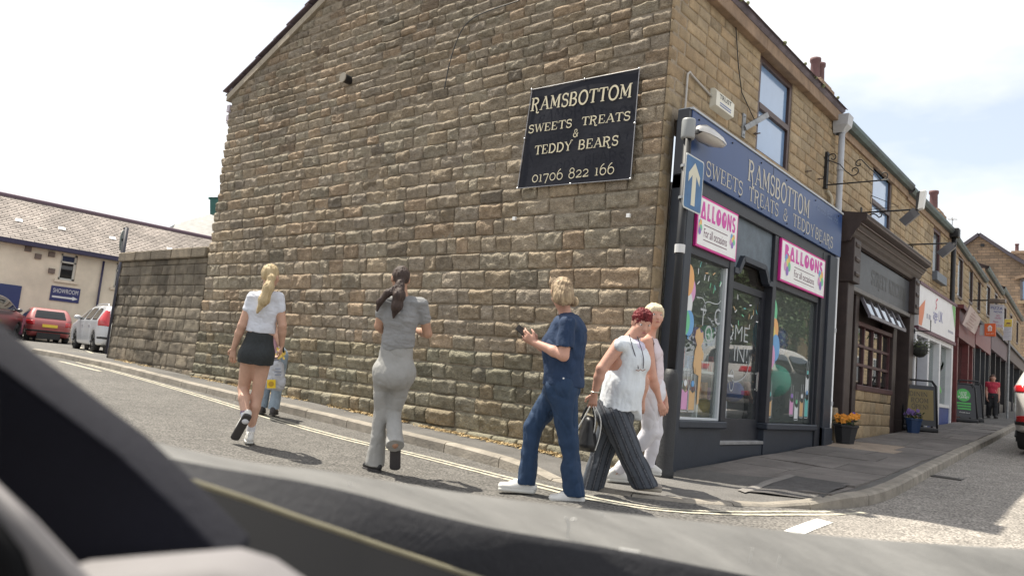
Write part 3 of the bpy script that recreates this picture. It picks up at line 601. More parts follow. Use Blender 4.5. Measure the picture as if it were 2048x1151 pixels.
# front wall of the upper floor (openings left free)
FX = -.22; W1 = (2.47, 3.72, 4.27, 5.70)
front = obj('front_wall', MB().box((FX-.3, .03, 4.0), (FX-.012, W1[0], 5.74)).box((FX-.3, W1[1], 4.0), (FX-.012, 5.72, 5.74)).box((FX-.3, W1[0], 4.0), (FX-.012, W1[1], W1[2])).box((FX-.3, .03, -.1), (FX-.012, .2, 4.0)), mortb, shop)
for z0, z1, dq in depth_q:                                      # the returns of the corner stones
    if z1 > 5.72 or z1 < 0: continue
    dq2 = dq if z0 > 4.0 else min(dq, .2)
    Vq, Fq = stone(-.01, dq2-.005, z0+.004, z1-.004, (FX-.012, 0, 0), (0, 1, 0), (1, 0, 0), 0, .006, .006, random.randint(1, 999))
    ST.append(dict(V=Vq, F=Fq, n=np.array([1., 0, 0]), c=np.array([FX, dq2/2, (z0+z1)/2]), area=dq2*(z1-z0), t=stone_tint('front')*.85, wall='front'))
for (z0, z1, dq) in depth_q:
    if z0 < 4.0 or z1 > 5.72: continue
    for (ya, yb) in ((dq, W1[0]), (W1[1], 5.72)) if z1 > W1[2]+.05 and z0 < W1[3]-.05 else ((dq, 5.72),):
        for a, b in zip(*(lambda w: (w[:-1], w[1:]))(widths(ya, yb, .26, .5))):
            Vq, Fq = stone(a+.007, b-.007, z0+.006, z1-.006, (FX, 0, 0), (0, 1, 0), (1, 0, 0), random.uniform(-.002, .002), .003, .006, random.randint(1, 5000), step=.05, edge=.02)
            ST.append(dict(V=Vq, F=Fq, n=np.array([1., 0, 0]), c=np.array([FX, (a+b)/2, (z0+z1)/2]), area=(b-a)*(z1-z0), t=stone_tint('front'), wall='front'))
lay(ST, 300, {'gable': gable, 'front': front}, {'gable': gstone, 'front': fstone})
# roof with slate verge
slate = mat('roof_slate', (.15, .115, .13), .8, .25, 5, .4, 40, attr=True)
roof = obj('roof', MB().add([(GX0-.25, -.02, 5.97), (RX, -.02, 8.3), (RX, 5.75, 8.3), (GX0-.25, 5.75, 5.97)], [(0, 1, 2, 3)]).add([(-.02, .0, 5.93), (RX, .0, 8.3), (RX, 5.72, 8.3), (-.02, 5.72, 5.93)], [(0, 1, 2, 3)]), slate, shop, tint=(1, 1, 1))
for side in (0, 1):
    A, B = (np.array([-10.42, 5.99]), np.array([RX, 8.34])) if side == 0 else (np.array([.02, 5.93]), np.array([RX, 8.34]))
    Ld = np.linalg.norm(B-A); d = (B-A)/Ld; nn = np.array([-d[1], d[0]])*(1 if side == 0 else -1); s_ = 0
    while s_ < Ld-.1:
        l = random.uniform(.42, .62); a, b = A+d*s_, A+d*(s_+l+.1); th = .022; lift = .035; j = random.uniform(-.02, .02); q = random.uniform(.75, 1.2)
        P = [a+nn*lift, b+nn*.004, b+nn*(.004+th), a+nn*(lift+th)]
        obj('slate', MB().prism([(p[0], -.085+j*.6, p[1]) for p in P], (0, .5, 0)), slate, roof, tint=(q, q, q)); s_ += l
mst = mat('verge_mortar', (.36, .31, .24), .95, .2, 15, .5, 60); mbv = MB()
for A, B in (((-10.3, 5.94), (RX, 8.22)), ((-.08, 5.86), (RX, 8.22))):
    mbv.prism([(A[0], -.06, A[1]-.13), (B[0], -.06, B[1]-.15), (B[0], -.06, B[1]-.0), (A[0], -.06, A[1]-.0)], (0, .12, 0))
obj('verge_fillet', mbv, mst, shop)
# stone eaves band, gutter
band = mat('eaves_stone', (.27, .19, .13), .9, .3, 4, .4, 40)
for a, b in ((-.0, 2.4), (2.405, 4.1), (4.105, 5.7)): obj('eaves_stone', MB().box((FX-.1, a, 5.70+.0*b), (FX+.11, b, 5.88)), band, shop, bevel=.008)
gut = mat('lead_gutter', (.17, .15, .18), .6, .5, 3, .2, 30)
obj('gutter', MB().loft([[(FX+.02, y, 5.93), (FX+.03, y, 5.885), (FX+.11, y, 5.885), (FX+.15, y, 5.91), (FX+.155, y, 5.95), (FX+.14, y, 5.95), (FX+.13, y, 5.92), (FX+.02, y, 5.94)] for y in (-.05, 2, 4, 5.72)]), gut, shop)
moss = mat('gutter_moss', (.20, .22, .12), .95, .4, 30, .5, 60); mm = MB()
for q in range(26):
    y = random.uniform(.3, 1.4) if q < 18 else random.uniform(1.4, 5.5); mm.ball((FX+.17+random.uniform(-.01, .015), y, 5.93+random.uniform(-.03, .06)), random.uniform(.012, .04), 6, 4)
obj('gutter_moss', mm, moss, shop, True, kind='stuff')
# upper window
brown = mat('brown_window_frame', (.06, .032, .026), .45, .2, 8)
def upper_window(parent, y0, y1, z0, z1, X, fm, pane_m, zmid=None, dep=.07):
    xg = X-dep; w = obj('window', MB().box((xg-.03, y0, z0), (xg+.05, y0+.085, z1)).box((xg-.03, y1-.085, z0), (xg+.05, y1, z1)).box((xg-.03, y0+.085, z1-.09), (xg+.05, y1-.085, z1)).box((xg-.03, y0+.085, z0), (xg+.05, y1-.085, z0+.08)), fm, parent, bevel=.006)
    zs = [z0+.08, zmid, z1-.09] if zmid else [z0+.08, z1-.09]
    if zmid: obj('transom', MB().box((xg-.025, y0+.085, zmid-.045), (xg+.055, y1-.085, zmid+.045)), fm, w, bevel=.005)
    for a, b in zip(zs[:-1], zs[1:]): obj('pane', MB().box((xg-.005, y0+.08, a), (xg+.004, y1-.08, b)), pane_m, w)
    return w
milk_sky = mat('frosted_sky_pane', (.20, .32, .52), .12, .06, 2.5, spec=.9, coat=.5)  # blue of the reflected sky is put into the pane colour
upper_window(shop, W1[0], W1[1], W1[2], W1[3], FX, brown, milk_sky, 4.98)
obj('window_reveal', MB().box((FX-.3, W1[0]-.004, W1[2]), (FX-.03, W1[0]+.004, W1[3])).box((FX-.3, W1[1]-.004, W1[2]), (FX-.03, W1[1]+.004, W1[3])), fstone, shop, tint=(.9, .88, .85))
obj('window_sill', MB().box((FX-.2, W1[0]-.12, W1[2]-.13), (FX+.07, W1[1]+.15, W1[2])), fstone, shop, bevel=.012, tint=(1.1, 1.05, .98))
# ---- shopfront
navy = mat('shopfront_navy', (.024, .030, .042), .5, .18, 3, .1, 30); navyd = mat('shopfront_dark', (.018, .020, .027), .45, .2, 4, .1, 30)
signb = mat('sign_board_blue', (.014, .048, .16), .3, .08, 1.2, spec=.4); letter = plain('letter_silver', (.50, .47, .40), .5)
def B(name, a, b, m_, par=None, bev=.006, **k): return obj(name, MB().box(a, b), m_, par or shop, bevel=bev, **k)
B('pilaster', (-.2, .2, -.02), (.02, .36, 3.99), navy); B('pilaster', (-.2, 4.78, .15), (.0, 5.0, 3.28), navyd); B('pilaster', (-.2, 5.0, .15), (.04, 5.34, 3.28), navy)
B('pilaster_base', (-.19, 5.0, .15), (.07, 5.38, .55), navy)
fas = B('sign_board', (-.12, .14, 3.33), (.03, 5.50, 4.05), signb, bev=.004)
obj('sign_edge', MB().box((-.14, .12, 4.05), (.045, 5.52, 4.075)), plain('sign_trim_grey', (.42, .44, .46), .4), fas)
obj('sign_edge', MB().box((-.12, .08, 3.3), (.02, .14, 4.05)), navyd, fas)
obj('sign_joint', MB().box((.028, 2.52, 3.34), (.032, 2.53, 4.04)), navyd, fas)
mb = MB(); y0, y1 = onX((1496, 340), .03)[1], onX((1620, 404), .03)[1]; serif_text(mb, 'RAMSBOTTOM', (.03, (y0+y1)/2, 3.78), (0, 1, 0), (0, 0, 1), .27, y1-y0)
obj('lettering', mb, letter, fas)
mb = MB()
for wtxt, pa, pb in (('SWEETS', (1411, 340), (1486, 375)), ('TREATS', (1497, 383), (1557, 420)), ('&', (1566, 426), (1576, 432)), ('TEDDY', (1585, 437), (1629, 460)), ('BEARS', (1630, 463), (1666, 482))):
    mb = MB(); a, b = onX(pa, .03), onX(pb, .03); serif_text(mb, wtxt, (.03, (a[1]+b[1])/2, 3.49), (0, 1, 0), (0, 0, 1), .175, b[1]-a[1], heavy=.85); obj('lettering', mb, letter, fas)
mb = MB(); a, b = onX((1634, 418), .03), onX((1680, 442), .03); serif_text(mb, '01706 822 166', (.03, (a[1]+b[1])/2-.05, 3.90), (0, 1, 0), (0, 0, 1), .1, b[1]-a[1]-.1, heavy=.8); obj('lettering', mb, plain('letter_blue', (.18, .24, .38), .4), fas)
mb = MB()
for y, z in ((.3, 3.98), (1.2, 3.98), (2.1, 3.98), (3.0, 3.98), (4.2, 3.98), (5.3, 3.98), (.7, 3.38), (1.5, 3.38), (2.2, 3.38), (3.1, 3.38), (3.8, 3.38), (4.5, 3.38)): mb.ball((.033, y, z), .012, 8, 4)
obj('sign_screws', mb, plain('screw_black', (.01, .01, .012), .4), fas, kind='stuff')
B('sign_beam', (-.2, .2, 3.17), (-.01, 5.36, 3.33), navyd)
B('stall_riser', (-.22, .36, -.02), (-.03, 1.52, .50), navy); B('stall_riser', (-.22, 2.86, .1), (-.03, 4.78, .50), navy)
B('window_ledge', (-.22, .34, .50), (.03, 1.56, .585), navy, bev=.012); B('window_ledge', (-.22, 2.82, .50), (.03, 4.80, .585), navy, bev=.012)
B('door_riser', (-.5, 1.52, -.02), (-.05, 2.86, .30), navy)
B('door_step', (-.55, 1.52, .30), (-.03, 2.86, .345), mat('step_metal', (.3, .3, .3), .4, .3, 10, metal=.4))
# window frames, door posts and arched head
B('door_post', (-.16, 1.47, .585), (-.02, 1.60, 3.17), navyd); B('door_post', (-.16, 2.86, .585), (-.02, 2.98, 3.17), navyd)
B('window_post', (-.14, .36, .585), (-.04, .41, 3.17), navy); B('window_post', (-.14, 4.72, .585), (-.04, 4.78, 3.17), navyd)
B('window_rail', (-.14, .41, 2.46), (-.03, 1.47, 2.56), navyd); B('window_rail', (-.14, 2.98, 2.46), (-.03, 4.72, 2.56), navyd)
B('glazing_bar', (-.115, 1.43, .585), (-.045, 1.468, 2.46), plain('bar_white', (.55, .58, .6), .4)); B('glazing_bar', (-.115, .412, .585), (-.045, 1.43, .615), plain('bar_white', (.55, .58, .6), .4))
head = [(1.60, 2.50), (1.72, 2.50), (1.86, 2.70), (2.58, 2.70), (2.74, 2.50), (2.86, 2.50), (2.86, 3.17), (1.60, 3.17)]
obj('arched_panel', MB().prism([(-.12, y, z) for y, z in head], (.05, 0, 0)), mat('panel_blue_grey', (.115, .145, .175), .6, .2, 6, .2, 60), shop)
mb = MB()
for p, q in zip([(1.60, 2.47), (1.74, 2.47), (1.87, 2.66), (2.57, 2.66), (2.72, 2.47)], [(1.74, 2.47), (1.87, 2.66), (2.57, 2.66), (2.72, 2.47), (2.86, 2.47)]): mb.bar((-.06, *p), (-.06, *q), .07, .1, (1, 0, 0))
obj('arch_moulding', mb, navy, shop)
shopg = glass('shop_window_glass', (.94, .97, .96), 0, .12, (.32, .36, .35)); dg_ = glass('door_glass', (.94, .95, .96), 0, .07, (.24, .26, .27))  # pale body colour paints a hazy, reflective veil over the dusty glass
for nm, y0, y1 in (('display_window', .41, 1.43), ('display_window', 2.98, 4.72)): obj(nm, MB().box((-.09, y0, .6), (-.084, y1, 2.46)), shopg, shop)
door = obj('shop_door', MB().box((-.17, 1.60, .345), (-.12, 1.70, 2.36)).box((-.17, 2.76, .345), (-.12, 2.86, 2.36)).box((-.17, 1.70, .345), (-.12, 2.76, .62)).box((-.17, 1.70, 2.27), (-.12, 2.76, 2.36)), navyd, shop)
obj('door_pane', MB().box((-.148, 1.70, .62), (-.142, 2.76, 2.27)), dg_, door)
obj('fanlight', MB().box((-.148, 1.60, 2.36), (-.142, 2.86, 2.7)), glass('fan_glass', (.4, .4, .4), 0, .5, (.05, .045, .04)), door)
obj('handle', MB().bar((-.10, 2.70, 1.0), (-.10, 2.70, 1.25), .02).bar((-.13, 2.70, 1.02), (-.10, 2.70, 1.02), .02).bar((-.13, 2.70, 1.23), (-.10, 2.70, 1.23), .02), plain('chrome', (.6, .6, .6), .2, metal=1.), door)
# room behind the glass
inw = mat('shop_room_wall', (.7, .69, .67), .9, .1, 3); inf = mat('shop_room_floor', (.42, .38, .34), .8, .2, 4)
obj('room', MB().box((-4.2, .36, .0), (-4.1, 5.4, 3.3)).box((-4.1, .34, .0), (-.3, .36, 3.3)).box((-4.1, 5.4, 0), (-.3, 5.5, 3.3)).box((-4.1, .36, 3.2), (-.23, 5.4, 3.3)), inw, shop)
obj('room_floor', MB().box((-4.1, .36, .25), (-.24, 5.4, .33)), inf, shop)
# stickers printed on the glass
bcols = {'orange': (.80, .36, .06), 'blue': (.05, .30, .65), 'pink': (.66, .26, .52), 'white': (.72, .75, .76), 'yellow': (.75, .62, .08), 'green': (.06, .52, .22), 'purple': (.22, .08, .5), 'teal': (.05, .45, .42), 'tan': (.62, .36, .12), 'red': (.65, .05, .06)}
BM = {k: plain('sticker_'+k, tuple(c*.8+.10 for c in v), .5) for k, v in bcols.items()}
def disc(mb, y, z, a, b, x, rot=0, n=18):
    c, s = math.cos(rot), math.sin(rot); mb.add([(x, y+a*math.cos(t)*c-b*math.sin(t)*s, z+a*math.cos(t)*s+b*math.sin(t)*c) for t in np.linspace(0, 2*PI, n, endpoint=False)], [tuple(range(n))])
def balloons(name, lst, x, par, label=None):
    for i, (y, z, r, c) in enumerate(lst):
        mb = MB(); xx = x+.0012*i; disc(mb, y, z, r*.8, r, xx); mb.add([(xx, y-.02, z-r-.03), (xx, y+.02, z-r-.03), (xx, y, z-r+.02)], [(0, 1, 2)])
        disc(mb, y-r*.3, z+r*.4, r*.12, r*.25, xx+.0006, -.5); o = obj('balloon_sticker', mb, BM[c], par)
    return
GXW = -.080
balloons('b', [(.60, 2.06, .15, 'pink'), (.46, 2.0, .12, 'blue'), (.53, 1.9, .16, 'white'), (.42, 1.83, .13, 'yellow'), (.60, 1.68, .15, 'blue'), (.5, 1.68, .15, 'green'), (.415, 1.56, .15, 'pink'), (.50, 2.17, .19, 'orange')], GXW, shop)
balloons('b', [(3.06, 2.12, .20, 'green'), (3.04, 1.95, .15, 'white'), (3.16, 1.88, .16, 'orange'), (3.05, 1.78, .17, 'yellow'), (3.21, 1.63, .19, 'blue'), (3.07, 1.5, .17, 'pink')], GXW, shop)
for q in range(26):
    mb = MB(); lef = q < 12; y = random.uniform(.7, 1.38) if lef else random.uniform(1.75, 2.75); z = random.uniform(1.95, 2.4) if lef else random.uniform(1.75, 2.22); t = random.uniform(0, 3); l = .035; xx = GXW if lef else -.139
    mb.add([(xx, y+l*math.cos(t)+sx*.008*-math.sin(t), z+l*math.sin(t)+sx*.008*math.cos(t)) if e else (xx, y-l*math.cos(t)+sx*.008*-math.sin(t), z-l*math.sin(t)+sx*.008*math.cos(t)) for e, sx in ((0, -1), (1, -1), (1, 1), (0, 1))], [(0, 1, 2, 3)])
    obj('confetti_sticker', mb, BM[random.choice(['white', 'teal', 'tan', 'white', 'green'])], shop)
wl = plain('sticker_line', (.42, .45, .46), .5)
def jar(y, z, w, h, cap, fill, par, x=GXW):
    o = [(y-w*.25, z+h), (y-w*.25, z+h*.72), (y-w*.5, z+h*.5), (y-w*.5, z+.02), (y-w*.4, z), (y+w*.4, z), (y+w*.5, z+.02), (y+w*.5, z+h*.5), (y+w*.25, z+h*.72), (y+w*.25, z+h)]
    mb = MB(); strokes(mb, [(o, .012)], (x, 0, 0), (0, 1, 0), (0, 0, 1), .001); obj('jar_sticker', mb, wl, par)
    mb = MB(); mb.add([(x, y-w*.42, z+.02), (x, y+w*.42, z+.02), (x, y+w*.42, z+h*.48), (x, y+w*.1, z+h*.42), (x, y-w*.42, z+h*.5)], [(0, 1, 2, 3, 4)]); obj('jar_filling', mb, BM[fill], par)
    mb = MB(); disc(mb, y, z+h*.64, w*.22, w*.22, x+.002); obj('jar_label', mb, BM[cap], par)
for a in ((.45, .68, .17, .46, 'green', 'white'), (.62, .68, .17, .5, 'white', 'pink'), (.80, .68, .17, .5, 'blue', 'tan'), (.44, 1.16, .15, .4, 'blue', 'white'), (3.95, .7, .16, .45, 'purple', 'pink'), (4.15, .64, .16, .42, 'green', 'white'), (4.36, .68, .16, .5, 'white', 'tan'), (4.57, .68, .16, .6, 'blue', 'teal'), (4.56, 1.05, .15, .5, 'teal', 'white'), (3.12, .66, .16, .5, 'teal', 'tan')): jar(*a, shop)
mb = MB()
bear = [(.80, 1.62), (.88, 1.66), (.92, 1.6), (.98, 1.62), (1.0, 1.52), (.95, 1.45), (1.03, 1.36), (1.02, 1.27), (.98, 1.3), (1.0, 1.12), (.98, .78), (.93, .76), (.93, 1.1), (.82, 1.12), (.78, 1.22), (.8, 1.38), (.84, 1.45), (.78, 1.54)]
mb.add([(GXW+.001, y, z) for y, z in bear], [tuple(range(len(bear)))]); obj('bear_sticker', mb, BM['tan'], shop)
mb = MB()
def squig(pts, w, x=GXW): strokes(mb, [(smooth_line(pts, 2), w)], (x, 0, 0), (0, 1, 0), (0, 0, 1), .001)
squig([(.75, 2.0), (.95, 2.02), (1.02, 1.85), (.93, 1.8), (.97, 2.0), (1.3, 1.98), (1.4, 2.05)], .012)
for ch, y, z in (('C', 1.33, 1.83), ('T', .95, 1.78), ('O', 1.12, 1.6)):
    V_, F_ = text_mesh(ch); s = .2/(V_[:, 1].max()-V_[:, 1].min()); mb.add([(GXW, y+v[0]*s*.9, z+v[1]*s) for v in V_], F_)
obj('window_lettering', mb, wl, shop)
mb = MB()
for tx, yc, zc, w_ in (('OME', 2.05, 1.72, .72), ('N IN!', 2.02, 1.45, .8)):
    V_, F_ = text_mesh(tx, bold=-.012); lo, hi = V_.min(0), V_.max(0); mb.add([(-.139, yc+((v[0]-lo[0])/(hi[0]-lo[0])-.5)*w_, zc+((v[1]-lo[1])/(hi[1]-lo[1])-.5)*.2) for v in V_], F_)
strokes(mb, [(smooth_line([(2.5, 1.45), (2.45, 1.2), (2.2, 1.1), (2.0, 1.08), (1.92, 1.2), (2.02, 1.25), (2.05, 1.0), (1.95, .95), (1.9, 1.1), (1.75, 1.1)], 2), .014)], (-.139, 0, 0), (0, 1, 0), (0, 0, 1), .001)
obj('door_lettering', mb, wl, door)
# ---- balloon signs under the board
magenta = plain('sign_magenta', (.62, .03, .27), .45); pinkl = plain('sign_pink', (.60, .06, .36), .45); swhite = plain('sign_white', (.80, .80, .79), .45); ink = plain('sign_ink', (.12, .03, .07), .5)
def deco(mb, ch, y, w, z, h, x):
    D = {'A': [(0, 0), (.35, 1), (.65, 1), (1, 0)], 'L': [(.15, 1), (.55, 1), (.55, .18), (.95, .18), (.95, 0), (.15, 0)], 'B': [(.1, 0), (.1, 1), (.6, 1), (.85, .85), (.85, .65), (.65, .52), (.95, .38), (.95, .12), (.7, 0)], 'N': [(.05, 0), (.05, 1), (.35, 1), (.68, .45), (.68, 1), (.95, 1), (.95, 0), (.7, 0), (.32, .5), (.32, 0)]}
    if ch == 'O': disc(mb, y+w/2, z+h/2, w*.47, h*.5, x)
    elif ch == 'S': strokes(mb, [([(y+w*(.5+.28*a), z+h*(.5+.4*b)) for a, b in ((1, .75), (.4, 1), (-.6, .95), (-1, .5), (-.5, .1), (.5, -.1), (1, -.5), (.6, -.95), (-.4, -1), (-1, -.75))], w*.36)], (x, 0, 0), (0, 1, 0), (0, 0, 1), 0)
    else:
        P = D[ch]; mb.add([(x, y+w*a, z+h*b) for a, b in P], [tuple(range(len(P)))])
def balloon_sign(y0, y1, z0, z1, word, label, left):
    x = .005; t = thing('balloon_sign', label, 'sign', (0, (y0+y1)/2, z0), 'white balloon signs over the shop windows')
    obj('border', MB().box((-.03, y0, z0), (x, y1, z1)), magenta, t); obj('panel', MB().box((-.01, y0+.025, z0+.025), (x+.003, y1-.025, z1-.025)), swhite, t)
    xx = x+.0045; W_ = y1-y0; H_ = z1-z0; wds = {'B': .9, 'A': 1.05, 'L': .85, 'O': 1.05, 'N': .95, 'S': .8}; tot = sum(wds[c] for c in word); yy = y0+W_*.06; sc = W_*.88/tot
    for c in word:
        mb = MB(); deco(mb, c, yy, wds[c]*sc*.94, z0+H_*.56, H_*.34, xx); obj('lettering', mb, pinkl, t)
        if c in 'OA': mb = MB(); disc(mb, yy+wds[c]*sc*(.55 if c == 'O' else .47), z0+H_*(.78 if c == 'O' else .66), sc*.1, H_*.055, xx+.001); obj('lettering', mb, swhite, t)
        if c == 'L': mb = MB(); mb.box((xx, yy+wds[c]*sc*.32, z0+H_*.66), (xx+.001, yy+wds[c]*sc*.36, z0+H_*.9)); obj('lettering', mb, swhite, t)
        yy += wds[c]*sc
    ya, yb = y0+W_*(.16 if left else .28), y0+W_*.74
    mb = MB(); mb.box((xx, ya, z0+H_*.45), (xx+.001, yb, z0+H_*.465)).box((xx, ya, z0+H_*.16), (xx+.001, yb, z0+H_*.175)); obj('rule', mb, ink, t)
    put_text('For all occasions', (xx, (ya+yb)/2, z0+H_*.31), (0, 1, 0), (0, 0, 1), (yb-ya)*.98, H_*.17, 'lettering', ink, t)
    for cy in ((y0+.05, y1-.13*W_) if left else (y0+.13*W_, y1-.11*W_)):
        for i, (dy, dz, c) in enumerate(((-.03, .1, 'blue'), (.04, .1, 'orange'), (.0, .06, 'yellow'), (-.05, .02, 'pink'), (.05, .03, 'green'), (0, -.02, 'purple'))):
            mb = MB(); s = W_/1.3; yq = cy+dy*s
            if yq-.04*s < y0+.03: yq = y0+.03+.045*s
            disc(mb, yq, z0+H_*.33+dz*s, .036*s, .048*s, xx+.0006*i+.0005); obj('balloon_print', mb, BM[c], t)
balloon_sign(.47, 1.56, 2.56, 3.16, 'ALLOONS', 'white balloon sign with magenta border left of the door, first letter cut off', True)
balloon_sign(3.02, 4.86, 2.56, 3.16, 'BALLOONS', 'white balloon sign with magenta border right of the door, word complete', False)
# ---- things behind the glass
def tob(name, label, cat, mb, m_, loc, group=None, smooth=True): return tagp(obj(name, mb, m_, None, smooth), label, cat, group)
foil = lambda nm, c: mat(nm, c, .18, .15, 3, metal=.45)
def bal(label, px, r, X, m_, name='foil_balloon', sq=(.5, 1, 1)): return tob(name, label, 'balloon', MB().ball(onX(px, X), r, 14, 9, sq), m_, 0)
bal('gold foil balloon behind the door glass', (1528, 618), .17, -.32, foil('gold_foil', (.85, .55, .03)))
bal('teal foil balloon below the gold one, behind the door post', (1526, 670), .25, -.34, foil('teal_foil', (.0, .42, .50)))
bal('dark blue foil balloon half hidden behind the teal one', (1560, 682), .22, -.42, foil('blue_foil', (.03, .05, .25)))
bal('large mint green balloon low behind the door glass', (1548, 760), .25, -.40, plain('mint_balloon', (.12, .62, .45), .35), 'balloon', (1, 1, 1))
bal('small blue balloon on the shelf behind the door', (1467, 782), .15, -.6, plain('blue_balloon', (.03, .15, .55), .35), 'balloon', (1, 1, 1))
bal('gold balloon low in the left shop window', (1408, 815), .12, -.3, plain('amber_balloon', (.7, .45, .05), .3), 'balloon', (1, 1, 1))
for (px_, z, c, lb) in (((1391, 672), 1.30, 'purple', 'purple tissue wrapped gift on the window shelf'), ((1413, 668), 1.34, 'green', 'bright green gift bow on the window shelf'), ((1440, 680), 1.28, 'blue', 'blue wrapped gift on the window shelf')):
    tob('gift', lb, 'gift', MB().ball(onX(px_, -.27), .13, 10, 6, (.8, 1, .9)), BM[c], 0)
sh = thing('display_shelf', 'white two tier display shelf in the left window', 'shelf', (-.4, .9, .6)); wm = plain('shelf_white', (.6, .62, .63), .5)
obj('board', MB().box((-.5, .6, 1.14), (-.13, 2.0, 1.17)), wm, sh)
for y in (.62, 1.05, 1.5): obj('leg', MB().box((-.18, y, .6), (-.14, y+.04, 1.14)), wm, sh)
bk = thing('bookcase', 'wooden bookcase standing behind the shop door', 'bookcase', (-1., 2.4, .33)); wd = mat('bookcase_wood', (.3, .27, .24), .7, .2, 6)
obj('side', MB().box((-1.2, 1.75, .33), (-.85, 1.8, 2.1)).box((-1.2, 3.1, .33), (-.85, 3.15, 2.1)), wd, bk)
for z in (.34, .75, 1.15, 1.55, 1.95): obj('shelf', MB().box((-1.2, 1.8, z), (-.85, 3.1, z+.03)), wd, bk)
for i in range(24):
    z = (.78, 1.18, 1.58)[i % 3]; y = 1.85+(i//3)*.15; h = random.uniform(.18, .3); tob('book', 'book standing on the bookcase behind the door', 'book', MB().box((-1.0, y, z), (-.87, y+random.uniform(.03, .1), z+h)), BM[random.choice(list(BM))], 0, 'books on the bookcase', False)
ch = thing('white_stool', 'white painted chair behind the door glass', 'chair', (-.7, 2.2, .33))
obj('seat', MB().box((-.6, 1.78, .80), (-.28, 2.2, .83)), wm, ch)
for x, y, h in ((-.58, 1.80, 1.3), (-.30, 1.80, 1.3), (-.58, 2.18, .8), (-.30, 2.18, .8)): obj('leg', MB().box((x-.02, y-.02, .33), (x+.02, y+.02, h)), wm, ch)
# ---- banner on the gable
bt = thing('banner', 'black vinyl sweet shop banner with cream lettering on the gable wall', 'banner', (-1.4, -.05, 3.3)); YB = -.07
C4 = [onY(p, YB) for p in ((1065, 180), (1280, 138), (1262, 358), (1036, 377))]
vin = mat('black_vinyl', (.013, .014, .021), .5, .15, 4, .35, 3.2, spec=.14); rowsb = []
for i in range(25):
    r = []; t = i/24
    for j in range(25):
        s = j/24; P = (C4[0]*(1-s)+C4[1]*s)*(1-t)+(C4[3]*(1-s)+C4[2]*s)*t
        q = 4*t*(1-t)*4*s*(1-s); P[1] += -.006*q+.008*math.sin(9*(s*.8+t*.9))*min(1, (1-abs(2*s-1))*3)*.6+.006*float(vnoise(np.array([s*4, t*3, 1.]), 1, 2)); r.append(P)
    rowsb.append(r)
obj('sheet', MB().loft(rowsb), vin, bt, True)
hem = plain('banner_hem', (.30, .30, .32), .5); mb = MB()
for a, b in zip(C4, C4[1:]+C4[:1]): mb.tube([a+[0, -.01, 0], b+[0, -.01, 0]], .0055, 5)
obj('hem', mb, hem, bt)
for s in ((0, 0), (.52, 0), (1, 0), (1, .5), (1, 1), (.5, 1), (0, 1), (0, .5)):
    P = (C4[0]*(1-s[0])+C4[1]*s[0])*(1-s[1])+(C4[3]*(1-s[0])+C4[2]*s[0])*s[1]; obj('eyelet', MB().ball(P+[0, -.015, 0], .016, 8, 5), plain('eyelet_steel', (.6, .6, .6), .3, metal=.8), bt, True)
goldl = plain('banner_cream', (.60, .54, .38), .6)
def bann(txt, pa, pb, hpx, heavy=1.):
    a, b = onY(pa, YB-.022), onY(pb, YB-.022); c = (a+b)/2; u = (b-a); w = np.linalg.norm(u); u /= w; v = np.array([-u[2], 0, u[0]]); h = hpx/FPX*depth(c)*1.03
    mb = MB(); serif_text(mb, txt, c, u, v, h, w, .002, heavy); obj('lettering', mb, goldl, bt)
bann('RAMSBOTTOM', (1063, 210), (1266, 180), 27, 1.05); bann('SWEETS', (1057, 259), (1145, 246), 16); bann('TREATS', (1163, 243), (1262, 231), 17); bann('&', (1146, 267), (1158, 265), 16)
bann('TEDDY', (1069, 301), (1145, 291), 18); bann('BEARS', (1156, 290), (1238, 280), 19); bann('01706 822 166', (1064, 355), (1230, 336), 21, .8)
# ---- small things on the walls
ab = thing('alarm_box', 'white plastic burglar alarm box on the stone above the sign board', 'alarm box', (FX, 1.2, 4.4))
obj('case', MB().loft([[(FX+.0, y, z0), (FX+.09, y, z0+.03), (FX+.09, y, z1-.05), (FX+.05, y, z1), (FX, y, z1)] for y, z0, z1 in ((1.02, 4.41, 4.66), (1.52, 4.41, 4.66))]).add([], []), plain('alarm_plastic', (.66, .64, .55), .4), ab)
obj('end_cap', MB().prism([(FX, 1.02, 4.41), (FX+.09, 1.02, 4.44), (FX+.09, 1.02, 4.61), (FX+.05, 1.02, 4.66), (FX, 1.02, 4.66)], (0, -.006, 0)).prism([(FX, 1.52, 4.41), (FX+.09, 1.52, 4.44), (FX+.09, 1.52, 4.61), (FX+.05, 1.52, 4.66), (FX, 1.52, 4.66)], (0, .006, 0)).prism([(FX, 1.02, 4.41), (FX+.09, 1.02, 4.44), (FX+.09, 1.52, 4.44), (FX, 1.52, 4.41)], (0, 0, -.006)), MATS['alarm_plastic'], ab)
put_text('TRUST', (FX+.0915, 1.27, 4.575), (0, 1, 0), (0, 0, 1), .34, .06, 'lettering', plain('black_ink', (.02, .02, .02), .5), ab, bold=.02)
obj('label_strip', MB().box((FX+.0905, 1.12, 4.49), (FX+.0915, 1.44, 4.505)).box((FX+.0905, 1.12, 4.46), (FX+.0915, 1.44, 4.475)), plain('label_blue', (.1, .14, .3), .5), ab)
mb = MB(); mb.tube([(FX+.02, 1.02, 4.55), (FX+.025, .5, 4.62), (FX+.025, .42, 4.64), (FX+.025, .37, 4.6), (FX+.03, .36, 4.2), (FX+.03, .33, 3.6), (FX+.03, .3, 3.1)], .014, 6)
tagp(obj('conduit_pipe', mb, plain('conduit_grey', (.45, .43, .40), .5), None, True), 'thin grey conduit running from the alarm box down the corner stones', 'pipe')
